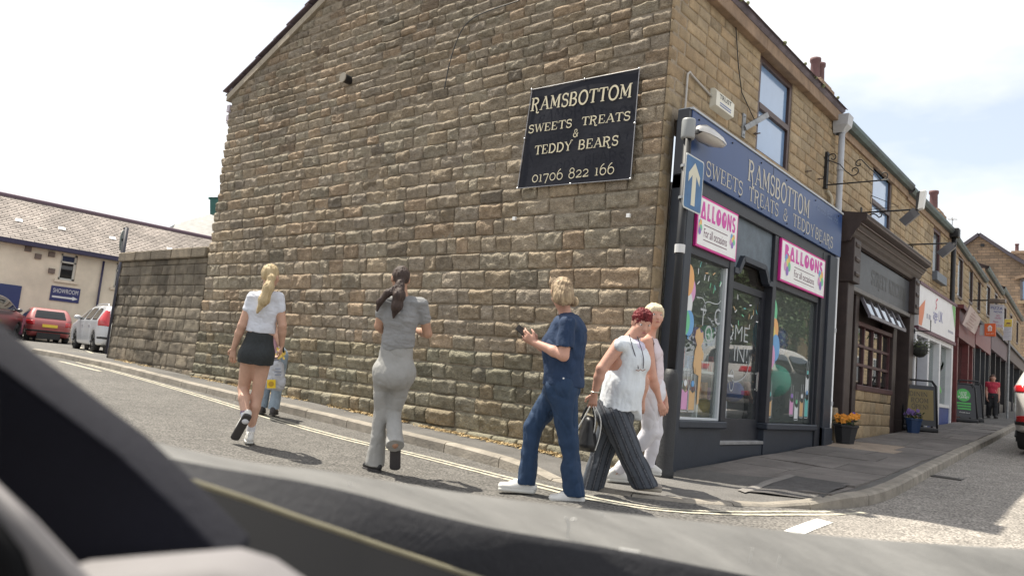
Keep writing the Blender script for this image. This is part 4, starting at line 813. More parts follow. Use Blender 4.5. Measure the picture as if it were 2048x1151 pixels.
mb = MB(); mb.tube([(FX+.03, 1.55, 5.68), (FX+.03, 1.7, 5.2), (FX+.03, 1.85, 4.9), (FX+.03, 2.2, 4.72), (FX+.03, 2.42, 4.62)], .007, 5)
tagp(obj('wall_cable', mb, plain('cable_black', (.02, .02, .02), .5), None, True), 'black cable sagging down the front wall beside the upper window', 'cable')
pc = [onY(p, -.05) for p in ((1040, 2), (960, 28), (930, 50), (915, 80), (905, 110), (897, 140), (890, 178))]
tagp(obj('wall_cable', MB().tube([p+[0, -.01, 0] for p in smooth_line(pc, 2)], .008, 5), MATS['cable_black'], None, True), 'black cable looping down the upper part of the gable wall', 'cable')
hc = onY((697, 160), -.05); vt = thing('gable_vent', 'small black vent pipe sticking out high on the gable wall', 'vent', hc)
obj('hood', MB().lathe(hc+[0, -.12, 0], [(.07, 0), (.075, .06), (.07, .16)], 12, 'y'), plain('vent_black', (.012, .012, .013), .5), vt); obj('rim', MB().lathe(hc+[0, -.125, 0], [(.085, 0), (.085, .015)], 12, 'y'), plain('vent_pale', (.3, .27, .22), .8), vt)
br = thing('wall_bracket', 'grey galvanised angle bracket bolted beside the upper window', 'bracket', (FX, 2.05, 4.4)); galv = mat('galvanised', (.30, .31, .32), .5, .3, 12, metal=.5)
obj('plate', MB().box((FX, 1.97, 4.33), (FX+.02, 2.06, 4.66)), galv, br); obj('arm', MB().bar((FX+.02, 2.02, 4.46), (FX+.17, 2.38, 4.74), .06, .07), galv, br)
for dz in (4.37, 4.62): obj('bolt', MB().ball((FX+.025, 2.015, dz), .014, 6, 4), galv, br)
for p, lb in (((1612, 343), 'upper rusty bolt stub between the window and the scroll bracket'), ((1636, 358), 'lower rusty bolt stub close to the scroll bracket foot'), ((1508, 268), 'rusty bolt stub just under the galvanised angle bracket')):
    P = onX(p, FX+.01); tagp(obj('wall_bolt', MB().tube([P-[.03, 0, 0], P+[.09, 0, 0]], .009, 5).ball(P+[.02, 0, 0], .025, 8, 4, (.3, 1, 1)), plain('rust_bolt', (.09, .06, .045), .7), None), lb, 'bolt', 'bolt stubs in the front wall')
# left eaves: gutter end and a floodlight on the back corner
gq = onY((467, 184), .1); tagp(obj('gutter_end', MB().tube([gq+[.1, -.12, 0], gq+[.1, .4, 0]], .06, 10), gut, None, True), 'dark gutter end poking past the back corner of the gable', 'gutter')
P = onY((462, 228), .05); fl_ = thing('floodlight', 'pale floodlight bracketed to the back edge of the gable wall', 'floodlight', P); fm = plain('flood_grey', (.45, .40, .44), .5)
obj('lamp', MB().box(P+[-.05, -.08, .02], P+[.06, .06, .16]), fm, fl_); obj('bracket', MB().bar(P+[-.05, 0, .05], P+[-.1, 0, -.18], .03).bar(P+[-.1, 0, -.18], P+[.08, 0, -.16], .03), fm, fl_); obj('sensor', MB().box(P+[-.08, -.05, -.15], P+[.02, .05, -.03]), fm, fl_)
for p, lb in (((1030, 437), 'small white plastic clip on the stones below the banner\'s left corner'), ((1258, 431), 'small white plastic clip on the stones below the banner\'s right corner')):
    P = onY(p, -.06); tagp(obj('cable_clip', MB().box(P+[-.02, -.03, -.025], P+[.025, 0, .02]), plain('clip_white', (.75, .75, .74), .5), None), lb, 'clip', 'white clips on the gable')
# ---- lamp post with lantern and one way sign
lp = thing('street_lamp', 'black corner lamp post with grey clamp and silver lantern before the blue sign board', 'street lamp', (.12, -.1, 0)); lb = mat('post_black', (.007, .008, .011), .6, .3, 5)
zp = pavz(.12, -.1)
obj('base', MB().lathe((.12, -.1, zp-.05), [(.10, 0), (.10, .1), (.088, .15), (.088, 1.02), (.075, 1.1), (.055, 1.16)], 16), mat('post_base', (.022, .023, .025), .6, .3, 6, .3, 50), lp, True)
obj('pole', MB().tube([(.12, -.1, 1.1), (.12, -.1, 3.68)], .043, 14), lb, lp, True)
obj('clamp', MB().lathe((.12, -.1, 3.62), [(.07, 0), (.075, .02), (.075, .2), (.07, .22)], 14), plain('clamp_grey', (.26, .27, .27), .5), lp, True)
A_ = np.array([.12, -.1, 3.75]); dl = np.array([.12, .98, .02]); dl /= np.linalg.norm(dl); sd = np.cross(dl, (0, 0, 1)); sd /= np.linalg.norm(sd)
obj('arm', MB().tube([A_, A_+dl*.22], .022, 8), galv, lp, True)
def lsec(t, w, h0, h1): return [tuple(A_+dl*t*.86+sd*a*w*.9+np.array([0, 0, b*.8])) for a, b in ((-1, h0), (-.9, h0+(h1-h0)*.55), (-.45, h1), (.45, h1), (.9, h0+(h1-h0)*.55), (1, h0))]
obj('canopy', MB().loft([lsec(.17, .04, .0, .03), lsec(.2, .085, -.01, .09), lsec(.32, .11, -.015, .125), lsec(.5, .11, -.02, .11), lsec(.66, .10, -.03, .08), lsec(.8, .06, -.035, .02)]), mat('lantern_silver', (.55, .53, .50), .3, .15, 5, metal=.5), lp, True)
def lbot(t, w, h0, h1): return [tuple(A_+dl*t*.86+sd*a*w*.9+np.array([0, 0, b*.8])) for a, b in ((-1, h0), (-.8, h1), (0, h1-.02), (.8, h1), (1, h0))]
obj('bowl', MB().loft([lbot(.2, .08, -.01, -.02), lbot(.34, .105, -.015, -.08), lbot(.6, .1, -.025, -.09), lbot(.79, .055, -.034, -.05)]), plain('lantern_bowl', (.45, .43, .40), .2), lp, True)
obj('strap', MB().lathe((.12, -.1, 2.36), [(.056, 0), (.056, .09)], 14), plain('strap_white', (.6, .6, .6), .5), lp)
os_ = thing('one_way_sign', 'blue one way sign with white upward arrow on the black lamp post', 'sign', (.19, -.1, 2.85)); nS = np.array([1., 0, 0]); uS = np.array([0, 1., 0]); cS = np.array([.185, -.02, 3.13])
def sq(hw, hh, lift, r=.03, n=5):
    pts = []
    for (sx, sz, a0) in ((1, 1, 0), (-1, 1, 90), (-1, -1, 180), (1, -1, 270)):
        for i in range(n+1):
            t = math.radians(a0+90*i/n); pts.append(cS+uS*(sx*(hw-r)+r*math.cos(t))+np.array([0, 0, sz*(hh-r)+r*math.sin(t)])+nS*lift)
    return pts
obj('plate', MB().prism(sq(.21, .30, 0), nS*.004), plain('sign_rim', (.55, .57, .55), .5), os_); obj('face', MB().prism(sq(.195, .285, .0045), nS*.001), mat('sign_blue', (.05, .14, .29), .55, .2, 5), os_)
ar = [(-.045, -.24), (.045, -.24), (.045, .09), (.13, -.0), (.13, .1), (0, .235), (-.13, .1), (-.13, -.0), (-.045, .09)]
obj('arrow', MB().add([cS+uS*a+np.array([0, 0, b])+nS*.0065 for a, b in ar], [(0, 1, 2, 8), (2, 3, 4, 5), (5, 6, 7, 8), (2, 5, 8)]), plain('sign_arrow', (.62, .60, .48), .6), os_)
for z in (2.95, 3.3): obj('clip', MB().lathe((.12, -.1, z), [(.056, 0), (.056, .03)], 12).bar((.16, -.1, z+.015), (.185, -.09, z+.015), .03), galv, os_)
# ------------------------------------------------------------------ terrace up the street
def fx(y): return -.056*max(0., y-15.)                    # the front line bends away up the hill
def wall_stones(ST, X, ya, yb, z0, z1, holes, wall, ch=.19, lo=.26, hi=.5, step=.08, tintf=None):
    z = z0
    while z < z1-.05:
        h = min(ch*random.uniform(.85, 1.15), z1-z); h = z1-z if z1-z-h < .08 else h; cuts = [(ya, yb)]
        for (a, b, c, d) in holes:
            if z+h > c+.06 and z < d-.06: cuts = [q for (p0, p1) in cuts for q in ((p0, min(p1, a)), (max(p0, b), p1)) if q[1]-q[0] > .05]
        for p0, p1 in cuts:
            w = widths(p0, p1, lo, hi)
            for a, b in zip(w[:-1], w[1:]):
                Xa = X+fx((a+b)/2); Vq, Fq = stone(a+.007, b-.007, z+.006, z+h-.006, (Xa, 0, 0), (0, 1, 0), (1, 0, 0), random.uniform(-.003, .003), .003, .007, random.randint(1, 5000), step=step, edge=.02)
                ST.append(dict(V=Vq, F=Fq, n=np.array([1., 0, 0]), c=np.array([Xa, (a+b)/2, z+h/2]), area=(b-a)*h, t=stone_tint('front')*(tintf if tintf is not None else 1), wall=wall))
        z += h
def shell_walls(mb, X, ya, yb, z0, z1, holes, T=.3):
    """a wall slab with holes (one row of holes)"""
    f_ = lambda y: X+fx(y)-.02
    def bx(a, b, c, d):
        if b-a > .01 and d-c > .01: mb.add([(f_(a)-T, a, c), (f_(a), a, c), (f_(b), b, c), (f_(b)-T, b, c), (f_(a)-T, a, d), (f_(a), a, d), (f_(b), b, d), (f_(b)-T, b, d)], [(0, 3, 2, 1), (4, 5, 6, 7), (0, 1, 5, 4), (1, 2, 6, 5), (2, 3, 7, 6), (3, 0, 4, 7)])
    y = ya
    for a, b, c, d in sorted(holes): bx(y, a, z0, z1); bx(a, b, z0, c); bx(a, b, d, z1); y = b
    bx(y, yb, z0, z1)
def terrace_roof(t, ya, yb, ze, X=FX, rise=2.3, run=5.0):
    xa, xb = X+fx(ya), X+fx(yb); k = 9
    for i in range(k):
        s0, s1 = i/k, (i+1.25)/k; obj('slate_course', MB().add([(xa+.16-run*s0, ya, ze+rise*s0+.05), (xb+.16-run*s0, yb, ze+rise*s0+.05), (xb+.16-run*s1, yb, ze+rise*s1+.02), (xa+.16-run*s1, ya, ze+rise*s1+.02)], [(0, 1, 2, 3)]), slate, t, tint=tuple([random.uniform(.85, 1.15)]*3))
    obj('gutter', MB().loft([[(x+.02, y, ze-.06), (x+.12, y, ze-.06), (x+.17, y, ze), (x+.175, y, ze+.06), (x+.15, y, ze+.06), (x+.14, y, ze)] for x, y in ((xa, ya), (xb, yb))]), mat('gutter_verdigris', (.07, .07, .08), .6, .3, 1.8, .2, 30, col2=(.10, .15, .145)), t)
    obj('eaves_board', MB().prism([(xa-.1, ya, ze-.2), (xa+.04, ya, ze-.2), (xa+.04, ya, ze-.02), (xa-.1, ya, ze-.02)], (xb-xa, yb-ya, 0)), band, t)
dwood = mat('pub_front_brown', (.042, .028, .025), .5, .25, 5, .15, 30); dwood2 = mat('pub_front_maroon', (.07, .028, .030), .5, .25, 5); fasg = mat('pub_board_grey', (.05, .053, .062), .4, .25, 3, spec=.6)
gpane = glass('pub_glass', (.5, .55, .55), 0, .45, (.04, .04, .038))
# --- pub with dark carved front
pub = thing('dark_pub', 'stone terrace pub with dark brown carved shopfront and deep cornice', 'pub', (FX, 8, .4)); EZ = 5.86
H2 = [(8.05, 9.45, 4.25, 5.70)]
pw = MB(); shell_walls(pw, FX, 5.72, 10.6, 3.9, EZ-.1, H2); pwall = obj('wall', pw, mortb, pub); S2 = []
wall_stones(S2, FX, 5.72, 10.6, 3.95, EZ-.2, H2, 'w', step=.07); wall_stones(S2, -.06, 7.0, 9.3, .35, 1.24, [], 'w', .22, .3, .55, step=.07, tintf=np.array([.8, .78, .74])); lay(S2, 200, {'w': pwall}, {'w': fstone}); terrace_roof(pub, 5.74, 10.6, EZ-.05)
upper_window(pub, *H2[0], FX, brown, milk_sky, 4.95)
bp = lambda nm, a, b, m_=dwood, par=pub, bev=.01: obj(nm, MB().box(a, b), m_, par, bevel=bev)
bp('back_panel', (-.5, 5.74, .2), (-.34, 10.6, 3.95), dwood); bp('plinth', (-.3, 6.9, .2), (-.08, 9.4, .9), mortb)
for a, b in ((5.95, 6.28), (10.2, 10.55)):
    bp('pilaster', (-.3, a, .25), (.04, b, 3.0)); bp('pilaster_base', (-.3, a-.03, .25), (.08, b+.03, .75), fstone if a < 7 else dwood); bp('console', (-.2, a-.02, 3.0), (.12, b+.02, 3.75), dwood)
    for k in range(3): obj('console_scroll', MB().lathe((.09, a+.04, 3.15+.25*k), [(.05, 0), (.06, .03), (.06, .2), (.05, .23)], 10, 'y'), dwood, pub)
bp('inner_post', (-.3, 6.28, .25), (-.1, 6.5, 3.0), dwood); bp('inner_post', (-.3, 6.78, .25), (-.06, 6.97, 3.0), dwood); bp('inner_post', (-.3, 9.34, .25), (-.06, 9.6, 3.0), dwood); bp('recess_door', (-.34, 6.5, .3), (-.28, 6.78, 3.0), dwood); bp('side_door', (-.34, 9.6, .35), (-.26, 10.2, 3.0), dwood)
pf = bp('fascia_board', (-.1, 6.28, 2.98), (-.0, 10.2, 3.66), fasg); obj('fascia_rail', MB().box((-.1, 6.26, 2.9), (.03, 10.22, 2.98)), mat('rail_grey', (.15, .14, .135), .5), pf, bevel=.01)
mb = MB(); serif_text(mb, 'STREET KITCHEN', (0.0, 8.65, 3.32), (0, 1, 0), (0, 0, 1), .27, 2.5); obj('lettering', mb, plain('pub_letter', (.08, .08, .078), .5), pf)
cz = [(.0, 3.68), (.06, 3.70), (.08, 3.76), (.12, 3.80), (.14, 3.86), (.20, 3.92), (.22, 4.0), (.30, 4.04), (.32, 4.12), (.30, 4.15), (-.2, 4.22)]
obj('cornice', MB().loft([[(-.2, 5.86, z) if i == 0 else (x, 5.86, z) for i, (x, z) in enumerate(cz)], [(x, 5.88, z) for x, z in cz], [(x, 10.62, z) for x, z in cz]]).add([(x, 5.86, z) for x, z in cz]+[(-.2, 5.86, 3.68)], [tuple(range(12))]).add([(x, 10.62, z) for x, z in cz]+[(-.2, 10.62, 3.68)], [tuple(range(12))]), dwood, pub)
for k in range(4): obj('cornice_moulding', MB().box((.075+.072*k, 5.87, 3.78+.09*k), (.10+.072*k, 10.61, 3.80+.09*k)), mat('moulding_brown', (.10, .065, .05), .5), pub)
pwin = obj('shop_window', MB().box((-.26, 6.97, 1.22), (-.04, 9.34, 1.32)).box((-.26, 6.97, 2.38), (-.08, 9.34, 2.46)), dwood2, pub, bevel=.008); ys_ = np.linspace(7.0, 9.3, 5); zs_ = np.linspace(1.34, 2.38, 4)
for y in ys_: obj('glazing_bar', MB().box((-.2, y-.028, 1.32), (-.12, y+.028, 2.38)), dwood2, pwin)
for z in zs_[1:-1]: obj('glazing_bar', MB().box((-.198, 6.97, z-.025), (-.122, 9.34, z+.025)), dwood2, pwin)
for a, b in zip(ys_[:-1], ys_[1:]):
    for c, d in zip(zs_[:-1], zs_[1:]): obj('pane', MB().box((-.165, a+.028, c+.025), (-.16, b-.028, d-.025)), gpane, pwin)
tv = obj('top_vent', MB().bar((-.1, 7.05, 2.98), (.10, 7.05, 2.56), .05).bar((-.1, 9.5, 2.98), (.10, 9.5, 2.56), .05).bar((.10, 7.03, 2.55), (.10, 9.52, 2.55), .05, .06).bar((-.1, 7.03, 2.98), (-.1, 9.52, 2.98), .05), plain('vent_frame', (.16, .15, .17), .4), pub)
vy = np.linspace(7.05, 9.5, 6)
for a, b in zip(vy[:-1], vy[1:]):
    obj('pane', MB().add([(-.08, a+.03, 2.962), (-.08, b-.03, 2.962), (.09, b-.03, 2.588), (.09, a+.03, 2.588)], [(0, 1, 2, 3)]), mat('vent_glass', (.03, .035, .045), .03, spec=1., coat=1.), tv)
    obj('bar', MB().bar((-.1, b, 2.985), (.10, b, 2.565), .045), MATS['vent_frame'], tv)
obj('room', MB().box((-3, 6.8, .3), (-2.9, 9.6, 3.)).box((-3, 6.8, .3), (-.34, 9.6, .4)), inw, pub)
# drainpipe with hopper between the two
dp = thing('drainpipe', 'pale grey drainpipe with square hopper between sweet shop and pub', 'drainpipe', (FX+.1, 5.66, .3)); pg = mat('pipe_pale_grey', (.44, .45, .47), .45, .1, 5)
obj('pipe', MB().tube([(FX+.14, 5.63, 5.55), (FX+.14, 5.63, .35), (FX+.2, 5.62, .3)], .052, 12), pg, dp, True); obj('hopper', MB().loft([[(FX+.03, 5.50, z0)]*0+[(FX+.02, 5.63-w, z0), (FX+.02+2*w, 5.63-w, z0), (FX+.02+2*w, 5.63+w, z0), (FX+.02, 5.63+w, z0)] for z0, w in ((5.5, .07), (5.62, .12), (5.80, .13))], close=True).box((FX+.02, 5.5, 5.795), (FX+.28, 5.76, 5.80)), pg, dp)
for z in (4.85, 3.9, 2.1, .9): obj('collar', MB().lathe((FX+.14, 5.63, z), [(.06, 0), (.062, .06), (.06, .07)], 12), pg, dp)
obj('elbow_pipe', MB().tube([(FX+.05, 5.32, 4.42), (FX+.05, 5.5, 4.38), (FX+.06, 5.52, 4.32), (FX+.06, 5.52, 4.05)], .03, 8), plain('pipe_cream', (.45, .40, .30), .5), dp, True)
# wrought iron hanging bracket on the sweet shop
hbk = thing('sign_bracket', 'black wrought iron scroll bracket without a sign on the front wall', 'bracket', (FX, 5.3, 4.5)); ir = plain('wrought_iron', (.012, .012, .013), .5)
obj('back_bar', MB().box((FX, 5.24, 4.46), (FX+.05, 5.33, 5.08)), ir, hbk); x0 = FX+.04; obj('arm', MB().tube([(x0, 5.29, 4.52), (x0+.95, 5.29, 4.52)], .012, 6), ir, hbk)
def spiral(cx, cz, r0, r1, a0, a1, n=16): return [(cx+(r0+(r1-r0)*i/n)*math.cos(math.radians(a0+(a1-a0)*i/n)), 5.29, cz+(r0+(r1-r0)*i/n)*math.sin(math.radians(a0+(a1-a0)*i/n))) for i in range(n+1)]
obj('scroll', MB().tube(spiral(x0+.08, 4.98, .02, .085, 200, 560)+[(x0+.2, 5.29, 4.85), (x0+.3, 5.29, 4.72)]+spiral(x0+.43, 4.72, .09, .03, 200, 560), .009, 6), ir, hbk, True)
obj('scroll', MB().tube(spiral(x0+.5, 4.83, .02, .07, 0, -300)+[(x0+.66, 5.29, 4.74), (x0+.78, 5.29, 4.62)]+spiral(x0+.88, 4.6, .08, .03, 200, 540), .009, 6), ir, hbk, True)
def swan(label, y, z, L_):
    t = thing('lamp_bracket', label, 'lamp bracket', (FX, y, z)); obj('plate', MB().box((FX, y-.03, z-.14), (FX+.02, y+.03, z+.1)), ir, t); obj('arm', MB().tube([(FX, y, z), (FX+L_, y, z)], .016, 6), ir, t, True)
    obj('stay', MB().tube([(FX, y, z-.12)]+[(FX+.1+.22*s, y, z-.12+.1*math.sin(s*PI*.9)-.02*s) for s in np.linspace(0, 1, 6)]+[(FX+.36, y, z-.09), (FX+.37, y, z-.04), (FX+.33, y, z-.03)], .013, 6), ir, t, True)
    obj('lamp_head', MB().bar((FX+L_-.05, y, z-.03), (FX+L_-.28, y, z-.24), .16, .07, (0, 1, 0)).tube([(FX+L_-.02, y, z), (FX+L_-.05, y, z-.05)], .02, 6), plain('lamp_grey', (.12, .12, .13), .35, metal=.5), t); return t
sw = swan('black lamp bracket above the pub cornice carrying a white camera', 7.35, 4.52, 1.0); cmx = thing('security_camera', 'white and black camera unit on the end of the first lamp bracket', 'camera', (FX+1.0, 7.35, 4.55)); obj('case', MB().prism([(FX+.97, 7.28, 4.5), (FX+1.06, 7.28, 4.52), (FX+1.10, 7.28, 4.85), (FX+1.0, 7.28, 4.84)], (0, .12, 0)), plain('camera_white', (.7, .7, .68), .3), cmx, bevel=.01); obj('back', MB().prism([(FX+.94, 7.28, 4.5), (FX+.97, 7.28, 4.5), (FX+1.0, 7.28, 4.84), (FX+.95, 7.28, 4.8)], (0, .12, 0)), ir, cmx)
swan('black lamp bracket over the far end of the pub cornice', 9.7, 4.36, 1.15)
tb = thing('wire_bracket', 'thin triangular wire bracket in front of the pub window', 'bracket', (FX, 7.95, 4.8)); P3 = [(FX, 7.95, 5.0), (FX+.5, 7.95, 4.75), (FX, 7.95, 4.72)]
obj('frame', MB().tube(P3+P3[:1], .008, 5), ir, tb)
# --- white charity shop
sh3 = thing('white_shop', 'stone terrace shop with white framed front, white sign board and blue base', 'shop', (FX, 12.6, .6)); H3_ = [(13.35, 14.2, 4.3, 5.55)]
w3 = MB(); shell_walls(w3, FX, 10.6, 15.1, 3.6, EZ-.1, H3_); w3o = obj('wall', w3, mortb, sh3); S3 = []; wall_stones(S3, FX, 10.6, 15.1, 3.75, EZ-.2, H3_, 'w', step=.1); lay(S3, 120, {'w': w3o}, {'w': fstone}); terrace_roof(sh3, 10.6, 15.1, EZ-.1)
upper_window(sh3, *H3_[0], FX, dwood2, mat('dull_pane', (.05, .055, .06), .15, spec=.8), None); obj('window_box', MB().box((FX-.05, 13.3, 4.2), (FX+.12, 14.4, 4.42)), plain('box_slate', (.12, .14, .17), .5), sh3, bevel=.01)
whf = mat('frame_white', (.66, .66, .67), .45, .06, 6); blu = mat('base_blue', (.03, .06, .22), .5, .2, 5); 
f3 = obj('sign_board', MB().box((-.15, 10.85, 2.80), (.05, 14.75, 3.72)), plain('board_white', (.70, .69, .70), .4), sh3); obj('board_edge', MB().box((-.16, 10.8, 3.72), (.08, 14.8, 3.78)).box((-.16, 10.8, 2.72), (.07, 14.8, 2.80)), plain('board_edge_maroon', (.12, .05, .07), .5), f3)
mb = MB(); mb.add([(.053, 10.87, 2.83), (.053, 11.15, 2.83), (.053, 11.32, 3.1), (.053, 11.42, 3.45), (.053, 10.87, 3.2)], [(0, 1, 2, 3, 4)]); obj('swoosh', mb, plain('swoosh_orange', (.62, .17, .06), .4), f3)
mb = MB(); mb.add([(.053, 14.72, 3.7), (.053, 14.3, 3.7), (.053, 14.72, 3.15)], [(0, 1, 2)]); obj('swoosh', mb, plain('swoosh_green', (.12, .38, .08), .4), f3)
put_text('age UK', (.053, 12.75, 3.2), (0, 1, 0), (0, 0, 1), 1.0, .34, 'lettering', plain('age_blue', (.08, .09, .34), .4), f3); mb = MB(); strokes(mb, [(smooth_line([(12.45, 3.36), (12.6, 3.45), (12.45, 3.52), (12.55, 3.6), (12.66, 3.62)], 2), .05)], (.053, 0, 0), (0, 1, 0), (0, 0, 1), 0); obj('swoosh', mb, plain('swirl_red', (.5, .06, .1), .4), f3)
put_text('0161 222', (.053, 11.75, 3.05), (0, 1, 0), (0, 0, 1), .55, .12, 'lettering', plain('age_grey', (.3, .3, .38), .4), f3) if False else None
mb = MB()
for y, w in ((11.6, .1), (11.8, .2), (13.9, .62)): mb.box((.052, y, 2.98 if y > 13 else 3.05), (.0535, y+w, 3.04 if y > 13 else 3.16))
obj('small_print', mb, plain('age_grey', (.3, .3, .38), .4), f3)
for y in (10.78, 12.0, 13.2, 14.62): obj('frame_post', MB().box((-.2, y, .62 if y > 11 else .55), (.02, y+.13, 2.74)), whf, sh3, bevel=.008)
obj('frame_rail', MB().box((-.19, 10.78, 2.62), (.01, 14.75, 2.72)).box((-.19, 12.1, 1.12), (.0, 14.7, 1.2)), whf, sh3); obj('stall_riser', MB().box((-.22, 12.0, .4), (-.02, 14.76, 1.12)), blu, sh3, bevel=.01)
cg = glass('charity_glass', (.6, .68, .66), 0, .22, (.10, .13, .12)); 
for a, b in ((12.13, 13.2), (13.33, 14.62)): obj('display_window', MB().box((-.12, a, 1.2), (-.115, b, 2.62)), cg, sh3)
obj('door', MB().box((-.5, 10.95, .6), (-.44, 11.95, 2.62)), plain('door_blue', (.05, .08, .36), .4), sh3); obj('room', MB().box((-3, 10.7, .5), (-2.9, 15, 3)), mat('charity_room', (.34, .36, .33), .9), sh3); obj('door_pane', MB().box((-.438, 11.15, 1.4), (-.435, 11.8, 2.5)), cg, sh3)
mb = MB(); strokes(mb, [(arc(13.9, 2.45, .5, .4, 180, 330), .1), (arc(13.9, 2.45, .5, .4, 180, 330), .1)], (-.11, 0, 0), (0, 1, 0), (0, 0, 1), 0); strokes(mb, [(arc(13.7, 1.4, .5, .25, 20, 180), .1)], (-.11, 0, 0), (0, 1, 0), (0, 0, 1), 0); obj('window_sticker', mb, plain('sticker_lime', (.14, .5, .12), .5), sh3)
# --- hanging basket on its bracket
bk3 = thing('hanging_basket', 'bushy hanging basket on a black bracket at the corner of the pub', 'hanging basket', (.15, 10.62, 2.4)); obj('bracket', MB().tube([(-.05, 10.58, 2.66), (.34, 10.62, 2.66), (.34, 10.62, 2.9)], .012, 5), ir, bk3); leafm = mat('leaf_olive', (.07, .085, .03), .7, .4, 20); mbk = MB()
for k in range(420):
    d = unit(np.array([random.gauss(0, 1) for _ in range(3)]))*np.array([.24, .26, .2])*random.uniform(.3, 1); c = np.array([.12, 10.75, 2.34])+d; a = unit(np.array([random.gauss(0, 1) for _ in range(3)])); b = unit(np.cross(a, d+.01)); l = random.uniform(.03, .06)
    mbk.add([c, c+a*l*.5+b*l*.25, c+a*l, c+a*l*.5-b*l*.25], [(0, 1, 2, 3)])
obj('foliage', mbk, leafm, bk3, kind='stuff'); obj('basket', MB().ball((.12, 10.75, 2.26), .16, 10, 6), plain('basket_dark', (.03, .03, .025), .8), bk3)
# --- dark downpipe, maroon takeaway and further fronts (line bends away)
dpp = thing('drainpipe', 'black drainpipe between the white shop and the maroon takeaway', 'drainpipe', (FX, 15.1, .8)); obj('pipe', MB().tube([(FX+.12, 15.1, 5.75), (FX+.12, 15.1, .8)], .06, 10), ir, dpp, True); obj('hopper', MB().box((FX, 14.98, 5.6), (FX+.25, 15.22, 5.85)), ir, dpp, bevel=.02)
mar = mat('front_maroon', (.13, .030, .030), .5, .25, 5); dgrey = mat('front_charcoal', (.035, .038, .045), .5, .25, 5); 
def far_front(nm, label, ya, yb, cat, front, sign, signz, holes, ez, paint, posts, pane=gpane, riser=1.0, nst=60):
    t = thing(nm, label, cat, (FX+fx(ya), ya, float(zb(0, ya)))); mbw = MB(); shell_walls(mbw, FX, ya, yb, signz[0], ez-.1, holes); wo_ = obj('wall', mbw, mortb, t); S = []; wall_stones(S, FX, ya, yb, signz[1]+.05, ez-.2, holes, 'w', .2, .3, .55, step=.16); lay(S, nst, {'w': wo_}, {'w': fstone}); terrace_roof(t, ya, yb, ez)
    for h in holes: upper_window(t, *h, FX+fx(h[0]), brown, MATS['dull_pane'], None)
    g = float(zb(0, ya)); q = lambda a, b, c, d, x0, x1: [(fx(a)+x0, a, c), (fx(a)+x1, a, c), (fx(b)+x1, b, c), (fx(b)+x0, b, c), (fx(a)+x0, a, d), (fx(a)+x1, a, d), (fx(b)+x1, b, d), (fx(b)+x0, b, d)]; fs = [(0, 3, 2, 1), (4, 5, 6, 7), (0, 1, 5, 4), (1, 2, 6, 5), (2, 3, 7, 6), (3, 0, 4, 7)]
    if sign is not None: obj('sign_board', MB().add(q(ya+.1, yb-.1, signz[0], signz[1], -.2, .06), fs), sign, t); obj('sign_cornice', MB().add(q(ya+.05, yb-.05, signz[1], signz[1]+.1, -.2, .16), fs), paint, t)
    for p in posts: obj('post', MB().add(q(p, p+.16, g-.1, signz[0], -.25, .03), fs), paint, t)
    for a, b in zip(posts[:-1], posts[1:]): obj('stall_riser', MB().add(q(a+.16, b, g-.1, g+riser*.55, -.22, -.02), fs), paint, t); obj('display_window', MB().add(q(a+.16, b, g+riser*.55, signz[0]-.05, -.14, -.13), fs), pane, t)
    obj('room', MB().add(q(ya+.2, yb-.2, g-.1, signz[0], -1.6, -1.5), fs), plain('room_dim', (.08, .07, .06), .9), t); return t
t4 = far_front('maroon_takeaway', 'stone terrace takeaway with maroon shopfront beyond the white shop', 15.2, 18.9, 'shop', None, mar, (3.0, 3.75), [(17.0, 17.9, 4.3, 5.55)], EZ-.15, mar, (15.35, 17.6, 18.6))
mbn = thing('menu_banner', 'pale pink canted menu board fixed over the maroon takeaway', 'banner', (.2, 18.0, 3.2)); Q4 = [onX((1925, 648), .08), onX((1950, 668), .08), onX((1962, 637), .32), onX((1941, 610), .32)]; Q4 = [np.array(q) for q in Q4]
obj('board', MB().prism(Q4, (-.03, 0, .02)), plain('menu_pink', (.56, .47, .47), .5), mbn); cc = sum(Q4)/4; uu = unit(Q4[1]-Q4[0]); vv = unit(Q4[3]-Q4[0]); nnn = unit(np.cross(uu, vv)); put_text('Grill', cc+nnn*.01+vv*.05, uu, vv, np.linalg.norm(Q4[1]-Q4[0])*.4, .22, 'lettering', plain('menu_ink', (.3, .16, .17), .5), mbn) if False else None
mb = MB()
for a in range(7): c = cc+nnn*.004+vv*(.25-.09*a)-uu*.1*(a % 2); w = .25+.1*(a % 3); mb.prism([c-uu*w, c+uu*w, c+uu*w+vv*.03, c-uu*w+vv*.03], nnn*.003)
obj('print', mb, plain('menu_ink', (.36, .24, .25), .5), mbn)
t5 = far_front('charcoal_takeaway', 'stone terrace pizza takeaway with dark charcoal front and white door posts', 18.9, 23.5, 'shop', None, mat('sign_dark_red', (.16, .03, .035), .5, .2, 5), (3.15, 3.8), [(19.6, 20.4, 4.5, 5.7), (21.8, 22.6, 4.5, 5.7)], EZ-.1, dgrey, (19.05, 20.6, 22.0, 23.3))
t6 = far_front('dark_fronted_house', 'stone house with dark recessed shopfront further up the street', 23.5, 30, 'house', None, mat('board_mauve', (.11, .07, .085), .6, .2, 5), (3.4, 4.05), [(24.6, 25.6, 4.7, 5.9), (27.5, 28.5, 4.8, 6.)], 6.25, plain('front_black', (.018, .016, .018), .5), (23.7, 25.5, 27.5, 29.8))
t7 = far_front('end_house', 'last stone house of the terrace before the street bends', 30, 42, 'house', None, mat('board_umber', (.07, .05, .045), .6, .2, 5), (3.6, 4.1), [(31.5, 32.6, 4.8, 6.), (35, 36, 4.9, 6.1), (39, 40, 5., 6.2)], 6.5, dgrey, (30.3, 34, 38, 41.5))
